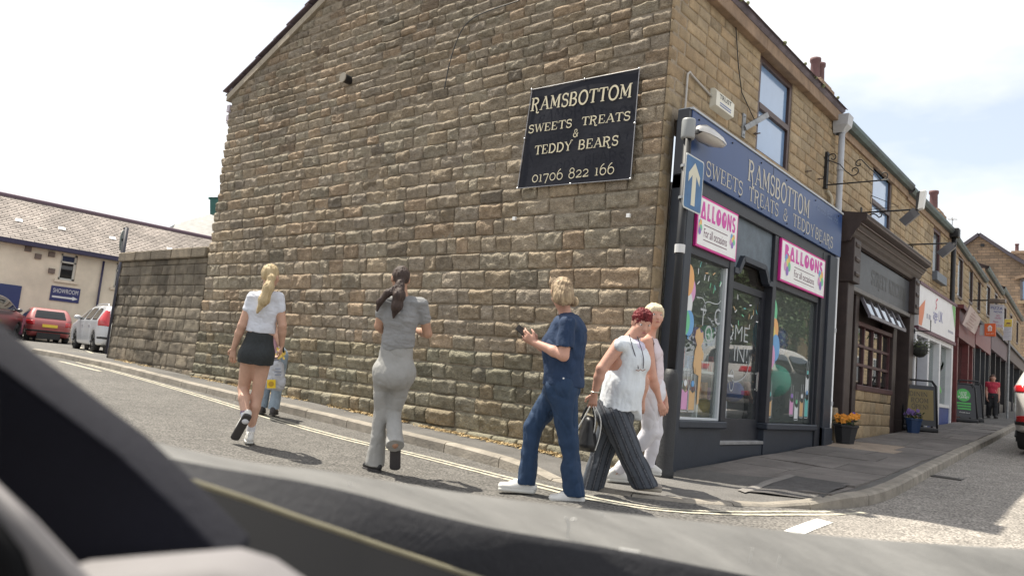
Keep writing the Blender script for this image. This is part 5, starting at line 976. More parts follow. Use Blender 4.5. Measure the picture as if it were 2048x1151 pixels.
# projecting signs
def flat_sign(nm, label, cat, y, quad, layers, posts=True):
    P = [onY(p, y) for p in quad]; t = thing(nm, label, cat, P[3]); u = unit(P[1]-P[0]); v = unit(P[0]-P[3]); n = vec((0, -1, 0)); w = np.linalg.norm(P[1]-P[0]); h = np.linalg.norm(P[0]-P[3]); obj('panel', MB().prism(P, (0, .07, 0)), layers, t); return t, (P[0]+P[1]+P[2]+P[3])/4+n*.004, u, v, w, h
pz, c, u, v, w, h = flat_sign('pizza_sign', 'white PIZZA NOVA sign hanging over the pavement', 'sign', 20.6, ((1980, 607), (2008, 609), (2006, 655), (1979, 652)), plain('pizza_white', (.50, .49, .52), .5))
put_text('PIZZA', c+v*h*.33, u, v, w*.85, h*.12, 'lettering', plain('pizza_blue', (.03, .05, .22), .5), pz, bold=.01); put_text('NOVA', c+v*h*.17+u*w*.1, u, v, w*.6, h*.09, 'lettering', MATS['pizza_blue'], pz, bold=.01); put_text('FREE', c+u*w*.1, u, v, w*.26, h*.07, 'lettering', plain('pizza_red', (.38, .04, .16), .5), pz); put_text('DELIVERY', c-v*h*.11+u*w*.12, u, v, w*.45, h*.07, 'lettering', MATS['pizza_red'], pz); put_text('Phone', c-v*h*.27-u*w*.05, u, v, w*.35, h*.08, 'lettering', MATS['pizza_red'], pz); put_text('83 77 63', c-v*h*.43+u*w*.15, u, v, w*.55, h*.07, 'lettering', MATS['pizza_red'], pz)
P0 = onY((1979, 600), 20.6); obj('lamp_hood', MB().box((P0[0]-.02, 20.5, P0[2]-.08), (P0[0]+w+.06, 20.75, P0[2]+.04)), plain('hood_bronze', (.12, .09, .07), .4), pz, bevel=.01); obj('arm', MB().bar((fx(20.6)+FX, 20.64, P0[2]), (P0[0]+w, 20.64, P0[2]), .04), ir, pz)
je, c, u, v, w, h = flat_sign('takeaway_sign', 'orange JUST EAT sign with white house symbol', 'sign', 19.4, ((1969, 647), (1991, 646), (1991, 672), (1969, 671)), plain('just_orange', (.66, .12, .03), .45)); jw = plain('just_white', (.75, .74, .72), .45)
hs_ = [(-.5, .05), (-.38, .05), (-.38, -.45), (.38, -.45), (.38, .05), (.5, .05), (.15, .5), (-.15, .5)]; obj('house_symbol', MB().prism([c+u*a*w*.48+v*(b*h*.5+h*.12)+vec((0, -.004, 0)) for a, b in hs_], (0, .003, 0)), jw, je)
obj('fork_symbol', MB().prism([c+u*a*w*.48+v*(b*h*.5+h*.12)+vec((0, -.006, 0)) for a, b in ((-.18, -.4), (-.1, -.4), (-.06, .2), (-.22, .2))], (0, .001, 0)).prism([c+u*a*w*.48+v*(b*h*.5+h*.12)+vec((0, -.006, 0)) for a, b in ((.08, -.4), (.16, -.4), (.2, .2), (.06, .2))], (0, .001, 0)), MATS['just_orange'], je); put_text('JUST EAT', c-v*h*.34, u, v, w*.7, h*.1, 'lettering', jw, je, bold=.01)
Pq = [onY(p, 19.46) for p in ((1960, 649), (1969, 649), (1969, 670), (1959, 669))]; obj('white_side', MB().prism(Pq, (0, .06, 0)), plain('side_white', (.55, .57, .58), .5), je)
yw, c, u, v, w, h = flat_sign('notice_sign', 'tall white notice sign with yellow heading on the street', 'sign', 22.3, ((2009, 637), (2025, 637), (2022, 680), (2006, 680)), plain('notice_white', (.55, .55, .60), .5)); obj('heading', MB().prism([c+u*a*w+v*b*h+vec((0, -.004, 0)) for a, b in ((-.48, .12), (.48, .12), (.48, .48), (-.48, .48))], (0, .003, 0)), plain('notice_yellow', (.62, .47, .08), .5), yw); obj('arrow', MB().prism([c+u*a*w+v*b*h+vec((0, -.007, 0)) for a, b in ((-.3, .26), (.3, .25), (.3, .31), (-.1, .32))], (0, .001, 0)), ink, yw); put_text('Bus Stop', c+v*h*.18+vec((0, -.006, 0)), u, v, w*.7, h*.06, 'lettering', ink, yw)
mb = MB(); [mb.prism([c+u*a*w+v*b*h+vec((0, -.004, 0)) for a, b in ((-.4, y), (.4-.2*(k % 2), y), (.4-.2*(k % 2), y+.015), (-.4, y+.015))], (0, .002, 0)) for k, y in enumerate((.04, -.04, -.12, -.2, -.3, -.38))]; obj('print', mb, plain('notice_print', (.3, .3, .38), .5), yw); obj('post', MB().tube([c+v*h*.5+u*w*.1+vec((0, .1, 0)), vec((*(c+u*w*.1)[:2], float(zb(0, 22.4))))+vec((0, .1, 0))], .035, 8), galv, yw)
# chimneys
def chimney(label, base, w, h, pots, m_=band):
    t = thing('chimney', label, 'chimney', base); b = vec(base); obj('stack', MB().box(b-[w/2, w*.8, 0], b+[w/2, w*.8, h]).box(b+[-w/2-.06, -w*.8-.06, h-.25], b+[w/2+.06, w*.8+.06, h-.1]), m_, t, bevel=.01)
    for dy in pots: obj('chimney_pot', MB().lathe(b+[0, dy, h], [(.14, 0), (.12, .1), (.11, .5), (.14, .55), (.14, .62), (.1, .62)], 12), mat('pot_clay', (.14, .075, .075), .8, .2, 5), t, True)
chimney('stone chimney with a single clay pot above the white shop roof', onX((1866, 438), -1.2)-[0, 0, 1.0], .45, 1.25, (0,))
chimney('small chimney top peeping over the sweet shop eaves', onX((1633, 165), -2.6)-[0, 0, 1.2], .5, 1.15, (-.15, .2))
# far gable house closing the street
YG = 54.; fg = thing('gable_house', 'tall stone house gable closing the view up the street', 'house', (-4, YG, 3)); P = [onY(p, YG) for p in ((1880, 525), (1959, 470), (2032, 518), (2090, 550))]; pts = [(P[0][0]-1, YG, 2), (P[0][0]-1, YG, P[0][2]-.8), tuple(P[0]), tuple(P[1]), tuple(P[2]), tuple(P[3]), (P[3][0], YG, 2)]
def brickmat(name, c1, c2, mo, sx=1., bw=.32, bh=.13):
    M = bpy.data.materials.new(name); M.use_nodes = True; nt = M.node_tree; N = nt.nodes.new; K = nt.links.new; b = nt.nodes['Principled BSDF']; b.inputs['Roughness'].default_value = .9
    t = N('ShaderNodeTexCoord'); sp = N('ShaderNodeSeparateXYZ'); cb = N('ShaderNodeCombineXYZ'); ad = N('ShaderNodeMath'); K(t.outputs['Object'], sp.inputs[0]); K(sp.outputs[0], ad.inputs[0]); K(sp.outputs[1], ad.inputs[1]); K(ad.outputs[0], cb.inputs[0]); K(sp.outputs[2], cb.inputs[1])
    br = N('ShaderNodeTexBrick'); br.inputs['Color1'].default_value = (*c1, 1); br.inputs['Color2'].default_value = (*c2, 1); br.inputs['Mortar'].default_value = (*mo, 1); br.inputs['Scale'].default_value = 1; br.inputs['Brick Width'].default_value = bw; br.inputs['Row Height'].default_value = bh; br.inputs['Mortar Size'].default_value = .014; br.inputs['Bias'].default_value = -.1
    nq = N('ShaderNodeTexNoise'); nq.inputs['Scale'].default_value = 2.; nq.inputs['Detail'].default_value = 5; mx = N('ShaderNodeMix'); mx.data_type = 'RGBA'; mx.blend_type = 'OVERLAY'; mx.inputs[0].default_value = .5; K(t.outputs['Object'], nq.inputs[0]); K(cb.outputs[0], br.inputs[0]); K(br.outputs[0], mx.inputs[6]); K(nq.outputs['Fac'], mx.inputs[7]); K(mx.outputs[2], b.inputs['Base Color'])
    bp = N('ShaderNodeBump'); bp.inputs['Strength'].default_value = .6; bp.inputs['Distance'].default_value = .03; K(br.outputs['Fac'], bp.inputs['Height']); bp.invert = True; K(bp.outputs[0], b.inputs['Normal']); return M
farst = brickmat('far_stone', (.30, .21, .14), (.19, .14, .10), (.14, .11, .085), bw=.5, bh=.2)
obj('wall', MB().prism(pts, (0, 8, 0)), farst, fg); mb = MB(); vt_ = plain('verge_dark', (.07, .06, .075), .7)
for a, b in ((P[0], P[1]), (P[1], P[2]), (P[2], P[3])): mb.bar(a+[0, -.1, .05], b+[0, -.1, .05], .3, .22)
obj('verge', mb, vt_, fg); obj('roof', MB().add([P[1]+[0, 0, .1], P[1]+[0, 8, .1], P[0]+[-.6, 8, -.3], P[0]+[-.6, 0, -.3]], [(0, 1, 2, 3)]).add([P[1]+[0, 0, .1], P[1]+[0, 8, .1], P[3]+[.2, 8, 0], P[3]+[.2, 0, 0]], [(0, 1, 2, 3)]), slate, fg, tint=(1, 1, 1)); vq = onY((1965, 490), YG-.02); obj('vent_hole', MB().box(vq-[.12, .03, .1], vq+[.12, .03, .1]), ir, fg)
wq = [onY(p, YG-.05) for p in ((2043, 560), (2075, 560), (2075, 600), (2043, 600))]; wf = obj('window', MB().bar(wq[0], wq[1], .14).bar(wq[1], wq[2], .14).bar(wq[2], wq[3], .14).bar(wq[3], wq[0], .14), plain('far_frame', (.12, .11, .11), .5), fg); obj('pane', MB().prism(wq, (0, .04, 0)), milk_sky, wf)
obj('sill', MB().bar(wq[3]+[-.2, -.08, -.15], wq[2]+[.2, -.08, -.15], .2), fstone, wf, tint=(1, .95, .9)); obj('string_course', MB().bar(onY((2030, 556), YG-.1), onY((2080, 545), YG-.1), .2), band, fg)
cb_ = onY((2040, 530), YG+1); chimney('broad dark chimney with two clay pots on the far gable house', cb_-[0, 0, 1.2], .9, 2.1, (0,)); cp = [o for o in bpy.data.objects if o.name.startswith('chimney_pot')][-1]; cp2 = cp.copy(); COL.objects.link(cp2); cp2.location = (.45, 0, 0); cp.location = (-.2, 0, 0)
# ---- pavement things on the shop side
def a_board(label, y, x, w, h, m_, ang, group=None):
    t = thing('pavement_sign', label, 'pavement sign', (0, 0, 0)); fr = plain('aboard_black', (.015, .015, .018), .4)
    for s in (-1, 1):
        A = lambda u_, z: (s*(.28-.24*z/h), u_, z)
        obj('frame', MB().tube([A(-w/2, 0), A(-w/2, h*.9), A(-w/2+.07, h), A(w/2-.07, h), A(w/2, h*.9), A(w/2, 0)], .02, 6), fr, t, True); obj('panel', MB().prism([A(-w/2+.02, .12), A(w/2-.02, .12), A(w/2-.02, h*.9), A(-w/2+.02, h*.9)], (-s*.015, 0, 0)), m_, t)
    obj('foot', MB().box((-.3, -w/2-.02, 0), (.3, w/2+.02, .09)), fr, t, bevel=.02); t.location = (x, y, pavz(x, y)+.015); t.rotation_euler = (0, 0, ang); return t
c1 = onG((1835, 862), .02); ad1 = a_board('black framed pavement sign reading DINING ROOM OPEN on gold panel', c1[1], c1[0], .62, 1.05, plain('aboard_face', (.02, .02, .024), .4), math.radians(-68))
def on_board(t, z, dx, w, h, txt, m_, H_=1.05, k=0): return put_text(txt, (.28-.24*z/H_+.006+.002*k, dx, z), (0, 1, 0), unit((-.24/H_, 0, 1)), w, h, 'lettering', m_, t)
gp = obj('gold_panel', MB().prism([(.28-.24*z/1.05+.003, y, z) for y, z in ((-.25, .24), (.25, .24), (.25, .86), (-.25, .86))], (.002, 0, 0)), plain('panel_gold', (.20, .145, .045), .5), ad1)
for z, s in ((.76, 'DINING'), (.63, 'ROOM'), (.50, 'OPEN!')):
    mb = MB(); serif_text(mb, s, (.28-.24*z/1.05+.007, 0, z), (0, 1, 0), unit((-.24/1.05, 0, 1)), .095, {'DINING': .4, 'ROOM': .33, 'OPEN!': .32}[s], .001); obj('lettering', mb, plain('board_ink', (.045, .035, .025), .5), ad1)
c2 = onG((1922, 843), .02); ad2 = a_board('black pavement sign with green LOVE OUR PLANET globe', c2[1], c2[0], .6, 1.0, MATS['aboard_face'], math.radians(-62)); gl2 = plain('globe_green', (.06, .36, .07), .5)
mb = MB(); o = MB(); disc(o, 0, .0, .17, .17, 0); mb.add([(.28-.24*(.70+z)/1.0+.006, y, .70+z) for _, y, z in o.v], o.f); obj('globe', mb, gl2, ad2)
for z, s, w in ((.76, 'LOVE', .17), (.70, 'OUR', .14), (.64, 'PLANET', .26)): on_board(ad2, z, 0, w, .055, s, jw, 1.0, 1)
for z, s, w in ((.46, 'recycle reuse', .34), (.39, 'donate here', .32), (.32, 'every day', .32)): mb = MB(); on_board(ad2, z, 0, w, .045, s, gl2, 1.0) if False else obj('print', MB().prism([(.28-.24*q/1.0+.006, y, q) for y, q in ((-w/2, z), (w/2, z), (w/2, z+.045), (-w/2, z+.045))], (.001, 0, 0)), gl2, ad2)
on_board(ad2, .24, 0, .25, .04, 'Thank you', jw, 1.0)
ad3 = a_board('plain dark pavement sign just behind the green globe sign', c2[1]+1.0, c2[0]-.02, .6, 1.1, MATS['aboard_face'], math.radians(-62))
def flower_pot(label, c, r, h, potm, cols, n, leaf=True, fr_=.045):
    t = thing('flower_pot', label, 'flower pot', c); obj('pot', MB().lathe(c, [(r*.68, 0), (r*.7, .02), (r*.95, h*.86), (r*1.04, h*.88), (r*1.04, h), (r*.95, h), (r*.9, h*.9)], 8), potm, t); obj('soil', MB().lathe(vec(c)+[0, 0, h*.88], [(r*.93, 0), (r*.9, .01)], 10), plain('soil', (.03, .022, .016), .9), t)
    mb = MB()
    for k in range(160 if leaf else 60):
        a, q = random.uniform(0, 2*PI), r*math.sqrt(random.random())*1.02; p = vec(c)+[q*math.cos(a), q*math.sin(a), h*.9+random.uniform(0, .12)]; d = unit([random.gauss(0, 1), random.gauss(0, 1), random.uniform(0, 1)]); b = unit(np.cross(d, (0.1, .2, 1))); l = random.uniform(.04, .08); mb.add([p, p+d*l*.5+b*l*.25, p+d*l, p+d*l*.5-b*l*.25], [(0, 1, 2, 3)])
    obj('leaves', mb, mat('leaf_green', (.035, .07, .02), .7, .4, 20), t, kind='stuff')
    for k in range(n):
        a, q = random.uniform(0, 2*PI), r*math.sqrt(random.random()); p = vec(c)+[q*math.cos(a), q*math.sin(a), h+random.uniform(.06, .16)]; nn_ = unit(CAMP-p+vec([random.gauss(0, 1), random.gauss(0, 1), random.gauss(0, 1)+1.5])); u_ = unit(np.cross(nn_, (0, .3, 1))); v_ = np.cross(nn_, u_); mb = MB()
        for s in range(5): w_ = 2*PI*s/5; d = u_*math.cos(w_)+v_*math.sin(w_); e = np.cross(nn_, d); mb.add([p+nn_*.002*s, p+d*fr_*.6+e*fr_*.5+nn_*.01, p+d*fr_*1.1, p+d*fr_*.6-e*fr_*.5+nn_*.01], [(0, 1, 2, 3)])
        obj('flower', mb, plain('petal_'+cols[k % len(cols)], {'orange': (.75, .28, .02), 'violet': (.16, .08, .42), 'purple': (.2, .12, .36), 'gold': (.72, .42, .04)}[cols[k % len(cols)]], .6), t)
c = onG((1692, 889), .02); flower_pot('dark pot of orange pansies beside the drainpipe', (c[0]-.02, c[1], pavz(c[0], c[1])+.015), .20, .30, mat('pot_black', (.016, .017, .02), .6, .2, 6), ('orange', 'orange', 'gold', 'orange', 'violet'), 16, True, .055)
c = onG((1826, 866), .02); flower_pot('small blue pot with purple flowers before the DINING ROOM sign', (c[0], c[1], pavz(c[0], c[1])+.015), .16, .3, plain('pot_blue', (.02, .05, .13), .5), ('purple',), 12, True, .04)
sb = onX((1687, 830), .0); tagp(obj('boundary_stone', MB().loft([[(-.2, 5.86-w, z), (-.02+.02*w, 5.86-w, z), (-.02, 5.86+w, z), (-.2, 5.86+w, z)] for z, w in ((.2, .11), (.75, .10), (.85, .07), (.88, .03))], close=True), fstone, None, tint=(.8, .78, .76), bevel=.02), 'rounded old guard stone beside the drainpipe foot', 'stone')
# ------------------------------------------------------------------ boundary wall left of the gable
lw = thing('boundary_wall', 'weathered lower stone wall with coping running left from the gable', 'wall', (-12.2, 0, .3)); obj('core', MB().box((-14.2, .04, -.1), (-10.24, .36, 2.62)), mort, lw)
lst = mat('wall_gritstone', (.225, .19, .142), .95, .45, 2.2, 1.2, 30, attr=True, speck=.2, stain=.35); SL = []; z = .2
for k, h in enumerate([.2, .27, .24, .22, .25, .23, .24, .22, .22, .21, .2, .2]):
    if z > 2.6: break
    h = min(h, 2.62-z); ws = widths(-14.24, -10.22, .28, .58)
    for a, b in zip(ws[:-1], ws[1:]):
        Vq, Fq = stone(a+.002, b-.002, z+.002, z+h-.002, (0, 0, 0), (1, 0, 0), (0, -1, 0), random.uniform(-.003, .004), .002, .012, random.randint(1, 4000), step=.05, edge=.015)
        st = 1.; st *= .62 if (-14.0 < (a+b)/2 < -13.6 or -12.4 < (a+b)/2 < -12.0) else 1; st *= .85 if z > 1.6 else 1.
        SL.append(dict(V=Vq, F=Fq, n=np.array([0, -1., 0]), c=np.array([(a+b)/2, 0, z+h/2]), area=(b-a)*h, t=(.35*stone_tint('gable')+.65*.93)*st, wall='w'))
    z += h
for k in range(9): zz = .2+.27*k; Vq, Fq = stone(-.02, .36, zz, zz+.262, (-14.2, 0, 0), (0, 1, 0), (-1, 0, 0), 0, .006, .01, k+5, step=.08); SL.append(dict(V=Vq, F=Fq, n=np.array([-1., 0, 0]), c=np.array([-14.2, .2, zz]), area=.1, t=stone_tint('gable'), wall='w'))
lay(SL, 300, {'w': lw}, {'w': lst}); x = -14.3
while x < -10.3:
    l = min(random.uniform(.7, 1.0), -10.24-x); q = random.uniform(.7, 1.0); obj('coping_stone', MB().box((x+.004, -.07, 2.62), (x+l-.004, .44, 2.83)), lst, lw, bevel=.02, tint=(q, q*.97, q*.94)); x += l
# round sign on a pole behind the wall, bollard at the wall end
P = atd((244, 481), 21.2); gp_ = thing('road_sign', 'round road sign seen edge-on from behind on a dark pole behind the wall', 'sign', (P[0]+.2, P[1], .5)); sp_ = plain('pole_dark', (.03, .03, .045), .5)
nD = unit((.35, 1, 0)); mb = MB(); mb.lathe((0, 0, 0), [(.30, -.006), (.30, .006)], 28); u1 = unit(np.cross(nD, UPZ:=np.array([0, 0, 1.]))); nn0 = unit(RGT*.95+FWD*.3); nn0[2] = 0; nn0 = unit(nn0); a1 = np.cross((0, 0, 1), nn0); mb.v = [tuple(P+a1*v[0]+np.array([0, 0, 1.])*v[1]+nn0*v[2]) for v in mb.v]; obj('disc', mb, plain('sign_back_green', (.20, .23, .22), .6), gp_)
pt = atd((254, 455), 21.2); obj('pole', MB().tube([pt, (pt[0]-.05, pt[1], .4)], .055, 10), sp_, gp_, True); obj('bracket', MB().bar(P, pt-[0, 0, .3], .05).bar(atd((247, 458), 21.2), pt, .04), sp_, gp_)
b0 = onG((219, 716), .0); bo = thing('bollard', 'black bollard with white top at the end of the boundary wall', 'bollard', (b0[0], b0[1], b0[2])); zt = atd((224, 640), depth(b0))[2]; hb = zt-b0[2]
obj('post', MB().lathe((b0[0], b0[1], b0[2]-.05), [(.07, 0), (.065, hb*.62)], 12), sp_, bo, True); obj('white_cap', MB().lathe((b0[0], b0[1], b0[2]-.05+hb*.62), [(.066, 0), (.064, hb*.33), (.05, hb*.4), (.02, hb*.42)], 12), plain('bollard_white', (.6, .6, .56), .5), bo, True)
# ------------------------------------------------------------------ cream showroom building across the end
XC = -33.; cr_ = thing('showroom_building', 'long cream rendered building with slate roof and SHOWROOM arrow sign', 'building', (XC, 5, .6)); rend = mat('render_cream', (.72, .63, .50), .9, .10, 1.2, .25, 30, stain=.12)
wy0, wy1 = -8., 22.; W2 = [onX(p, XC) for p in ((124, 506), (157, 512), (150, 563), (118, 556))]; Wd = (W2[0][1], W2[1][1], W2[2][2], W2[0][2]); W3 = (onX((235, 520), XC)[1], onX((235, 520), XC)[1]+1.2, Wd[2], Wd[3])
holes = [Wd, W3]; mbw = MB(); y = wy0
for a, b, c, d in sorted(holes): mbw.box((XC-.35, y, -.5), (XC, a, 4.5)).box((XC-.35, a, -.5), (XC, b, c)).box((XC-.35, a, d), (XC, b, 4.5)); y = b
mbw.box((XC-.35, y, -.5), (XC, wy1, 4.5)); obj('wall', mbw, rend, cr_); cf = plain('frame_cream', (.6, .58, .52), .5)
for (a, b, c, d) in holes:
    w = obj('window', MB().box((XC-.2, a, c), (XC-.1, a+.09, d)).box((XC-.2, b-.09, c), (XC-.1, b, d)).box((XC-.2, a, c), (XC-.1, b, c+.09)).box((XC-.2, a, d-.09), (XC-.1, b, d)).box((XC-.2, a, d-.4), (XC-.1, b, d-.33)), cf, cr_); obj('pane', MB().box((XC-.17, a, c), (XC-.16, b, d-.36)), glass('cream_glass', (.5, .5, .5), 0, .5, (.05, .05, .05)), w); obj('top_pane', MB().box((XC-.165, a+.05, d-.34), (XC-.155, b-.05, d-.05)), plain('pane_navy', (.02, .03, .08), .2), w); obj('sill', MB().box((XC-.1, a-.15, c-.12), (XC+.08, b+.15, c)), rend, w)
    obj('curtain', MB().box((XC-.3, a, c), (XC-.28, b, c+.5)), plain('net_white', (.6, .6, .58), .8), w)
q0, q1 = onX((103, 570), XC), onX((160, 583), XC); zb0, zb1 = onX((104, 600), XC)[2], q0[2]; sg = thing('showroom_sign', 'dark blue SHOWROOM sign with white arrow on the cream wall', 'sign', (XC, (q0[1]+q1[1])/2, zb0)); obj('board', MB().box((XC, q0[1], zb0), (XC+.04, q1[1], zb1)), plain('sign_navy', (.03, .035, .13), .5), sg); yc = (q0[1]+q1[1])/2; sw_ = plain('sign_lettering', (.66, .66, .66), .5)
put_text('SHOWROOM', (XC+.046, yc, zb0+(zb1-zb0)*.70), (0, 1, 0), (0, 0, 1), (q1[1]-q0[1])*.86, (zb1-zb0)*.3, 'lettering', sw_, sg); w = q1[1]-q0[1]; h = zb1-zb0
obj('arrow', MB().prism([(XC+.042, yc+a*w, zb0+h*.27+b*h) for a, b in ((-.44, -.06), (.26, -.06), (.26, -.14), (.45, 0), (.26, .14), (.26, .06), (-.44, .06))], (.004, 0, 0)), sw_, sg)
RX0, RZ0, RX1, RZ1 = XC+.35, 4.52, XC-4.2, 6.9; obj('roof_base', MB().add([(RX0, wy0, RZ0), (RX1, wy0, RZ1), (RX1, wy1, RZ1), (RX0, wy1, RZ0)], [(0, 1, 2, 3)]).add([(RX1, wy0, RZ1), (RX1-5, wy0, RZ0), (RX1-5, wy1, RZ0), (RX1, wy1, RZ1)], [(0, 1, 2, 3)]), slate, cr_, tint=(1, 1, 1))
cs = mat('showroom_slate', (.34, .305, .28), .85, .25, 4, .3, 30, attr=True, stain=.3); Vs, Fs, Ts = [], [], []; n = 24
for i in range(n):
    s0, s1 = i/n, (i+1.1)/n; y = wy0+(i % 2)*.2
    while y < wy1:
        w_ = .45; q = random.uniform(.8, 1.15); col_ = np.array([q, q*.97, q*.94])*(1.8 if random.random() < .004 else 1); o = len(Vs)
        for s, yy, up_ in ((s0, y+.012, .07), (s0, y+w_-.012, .07), (s1, y+w_-.012, .035), (s1, y+.012, .035), (s0, y+.012, .035), (s0, y+w_-.012, .035)): Vs.append((RX0+(RX1-RX0)*s, yy, RZ0+(RZ1-RZ0)*s+up_)); Ts.append(col_)
        Fs += [(o, o+1, o+2, o+3), (o, o+4, o+5, o+1)]; y += w_
npobj('small_slates', Vs, Fs, cs, cr_, False, 'stuff', np.array(Ts)); obj('ridge_tiles', MB().tube([(RX1, wy0, RZ1+.06), (RX1, wy1, RZ1+.06)], .14, 8), plain('ridge_mauve', (.12, .08, .10), .8), cr_); obj('eaves_gutter', MB().box((XC, wy0, 4.38), (XC+.42, wy1, 4.56)), plain('gutter_navy', (.035, .03, .07), .5), cr_)
for p in ((38, 432), (124, 450), (226, 467), (340, 490)):
    yy = onX(p, XC-1.5)[1]; s = .42; obj('bright_slate', MB().add([(RX0+(RX1-RX0)*(s+a*.035), yy+b*.16, RZ0+(RZ1-RZ0)*(s+a*.035)+.1) for a, b in ((-1, -1), (-1, 1), (1, 1.4), (1, -.4))], [(0, 1, 2, 3)]), plain('slate_bright', (.6, .58, .56), .5), cr_)
a, b = onX((208, 522), XC+.1), onX((197, 600), XC+.1); obj('downpipe', MB().tube([a, (XC+.1, a[1], .6)], .05, 8), MATS['gutter_navy'], cr_, True); dq = onX((20, 585), XC); obj('door', MB().box((XC-.3, dq[1]-1.5, .3), (XC+.06, onX((40, 590), XC)[1], onX((30, 570), XC)[2])), plain('door_navy', (.03, .045, .14), .5), cr_)
for p in ((56, 497), (103, 508), (76, 512), (103, 541)):
    P_ = onX(p, XC+.02); obj('vent', MB().box(P_-[.02, .12, .12], P_+[.08, .12, .1]), plain('vent_umber', (.16, .12, .10), .7), cr_)
# rear roof with green louvre behind the gable
rr = thing('rear_outbuilding', 'pale slate hipped roof of a building behind the boundary wall', 'building', atd((400, 470), 44)); A = [atd(p, d_) for p, d_ in (((325, 462), 45), ((350, 448), 48), ((430, 425), 50), ((520, 400), 52), ((520, 520), 44), ((325, 500), 44))]; bv = np.array([-3., 5, 0]); obj('roof', MB().add(A+[A[1]+bv, A[3]+bv], [(0, 1, 2, 3, 4, 5), (1, 6, 7, 3)]), mat('slate_pale', (.30, .295, .285), .85, .2, 3, .3, 30), rr); obj('wall', MB().prism([(A[5][0], A[5][1], -1), (A[4][0], A[4][1], -1), tuple(A[4]), tuple(A[5])], (-3, 5, 0)), rend, rr)
lv = [atd(p, 46) for p in ((420, 394), (440, 394), (440, 428), (420, 428))]; lt = thing('roof_louvre', 'dark green roof louvre box beside the gable edge', 'louvre', lv[3]); obj('box', MB().prism(lv, (-.6, 1, 0)), plain('louvre_green', (.02, .10, .085), .5), lt); obj('cap', MB().prism([lv[0]+RGT*-.1, lv[1]+RGT*.1, lv[1]+RGT*.1+UPV*-.12, lv[0]-RGT*.1+UPV*-.12], (-.8, 1.2, 0)), plain('louvre_cap', (.03, .15, .12), .5), lt)
# ------------------------------------------------------------------ vehicles
pt_ = lambda nm, c, r=.3: mat(nm, c, r, .03, 2, spec=.6, coat=.7)
EST = [(-2.25, .35), (-2.28, .75), (-2.15, .98), (-1.95, 1.38), (-1.7, 1.47), (-.5, 1.5), (.35, 1.46), (1.05, 1.0), (1.9, .86), (2.2, .72), (2.26, .35), (2.0, .2), (-2.05, .2)]
HAT = [(-1.72, .35), (-1.76, .72), (-1.66, .92), (-1.25, 1.33), (-1.0, 1.38), (.1, 1.39), (.75, .95), (1.6, .82), (1.82, .7), (1.86, .35), (1.6, .2), (-1.5, .2)]
SUV = [(-2.2, .42), (-2.26, .8), (-2.15, 1.05), (-1.78, 1.5), (-1.5, 1.62), (-.3, 1.65), (.5, 1.58), (1.15, 1.12), (2.0, .98), (2.2, .8), (2.22, .42), (1.9, .28), (-2.0, .28)]
def car_at(px_rear, ang, dz=0.): p = onG(px_rear, ROADZ); return p
ew = [[(-1.75, .98), (-1.6, 1.36), (-.95, 1.40), (-.95, .98)], [(-.88, .98), (-.88, 1.40), (.0, 1.40), (.0, .98)], [(.07, .98), (.07, 1.39), (.25, 1.37), (.85, .98)]]
p0 = onG((181, 703), ROADZ); aa = min(np.linspace(1.9, 3.3, 300), key=lambda a: abs(pix(p0+2.66*np.array([math.cos(a), math.sin(a), .02]))[0]-146)); dv = np.array([math.cos(aa), math.sin(aa), 0]); ang = math.atan2(dv[1], dv[0]); side_n = np.array([dv[1], -dv[0]])
if np.dot(side_n, (CAMP-p0)[:2]) < 0: side_n = -side_n
ce = p0[:2]+dv[:2]*1.38-side_n*.85
make_car('silver_estate', 'silver estate car with tall red tail lights parked behind the boundary wall', EST, .88, .98, 1.5, .60, (-1.38, 1.28), .32, ew, (1.02, 1.36, .60), [(.82, 1.32, .60, .90)], pt_('paint_silver', (.50, .51, .53)), (ce[0], ce[1], p0[2]), ang, rails=True, door_x=(.03, -.92), front_win=(1.02, 1.40, .62, .3))
p0 = onG((76, 676), ROADZ-.02); ce = p0
s_ = 30./depth(p0); ce = CAMP+(p0-CAMP)*min(1., s_); hw = [[(-1.15, .93), (-1.0, 1.28), (-.6, 1.31), (-.6, .93)], [(-.53, .93), (-.53, 1.31), (.0, 1.31), (.55, .93)]]
make_car('red_hatchback', 'small faded red hatchback seen from behind by the cream building', HAT, .80, .93, 1.39, .58, (-1.15, 1.2), .28, hw, (.96, 1.28, .56), [(.68, .86, .52, .80)], pt_('paint_red', (.30, .06, .06), .5), (ce[0]-1.3, ce[1]+.55, float(zb(ce[0], 0))+ROADZ-.03), math.radians(169), plate=.62, door_x=(-.57,))
d0 = atd((-50, 640), 27.); make_car('dark_car', 'dark grey car partly hidden at the edge beside the cream building', SUV, .92, 1.08, 1.65, .62, (-1.4, 1.35), .34, [[(-1.6, 1.08), (-1.4, 1.5), (.45, 1.5), (1.0, 1.08)]], (1.12, 1.5, .6), [(.85, 1.0, .55, .92)], pt_('paint_dark_grey', (.05, .045, .05)), (d0[0]-.6, d0[1]+.3, float(zb(d0[0], 0))+ROADZ-.03), math.radians(150))
sp0 = onG((2032, 905), ROADZ); sw2 = [[(-1.7, 1.08), (-1.5, 1.46), (-.75, 1.5), (-.75, 1.08)], [(-.68, 1.08), (-.68, 1.5), (.35, 1.5), (.9, 1.08)]]
make_car('grey_suv', 'pale oyster SUV parked facing uphill at the kerb, only its rear corner showing', SUV, .93, 1.08, 1.65, .64, (-1.35, 1.38), .36, sw2, (1.14, 1.5, .62), [(.98, 1.12, .42, .93), (.46, .60, .52, .88)], pt_('paint_oyster', (.50, .48, .455)), (sp0[0]+.86, sp0[1]+1.5, roadz(sp0[0]+.9, sp0[1]+1.4)), math.radians(92), door_x=(-.7,))
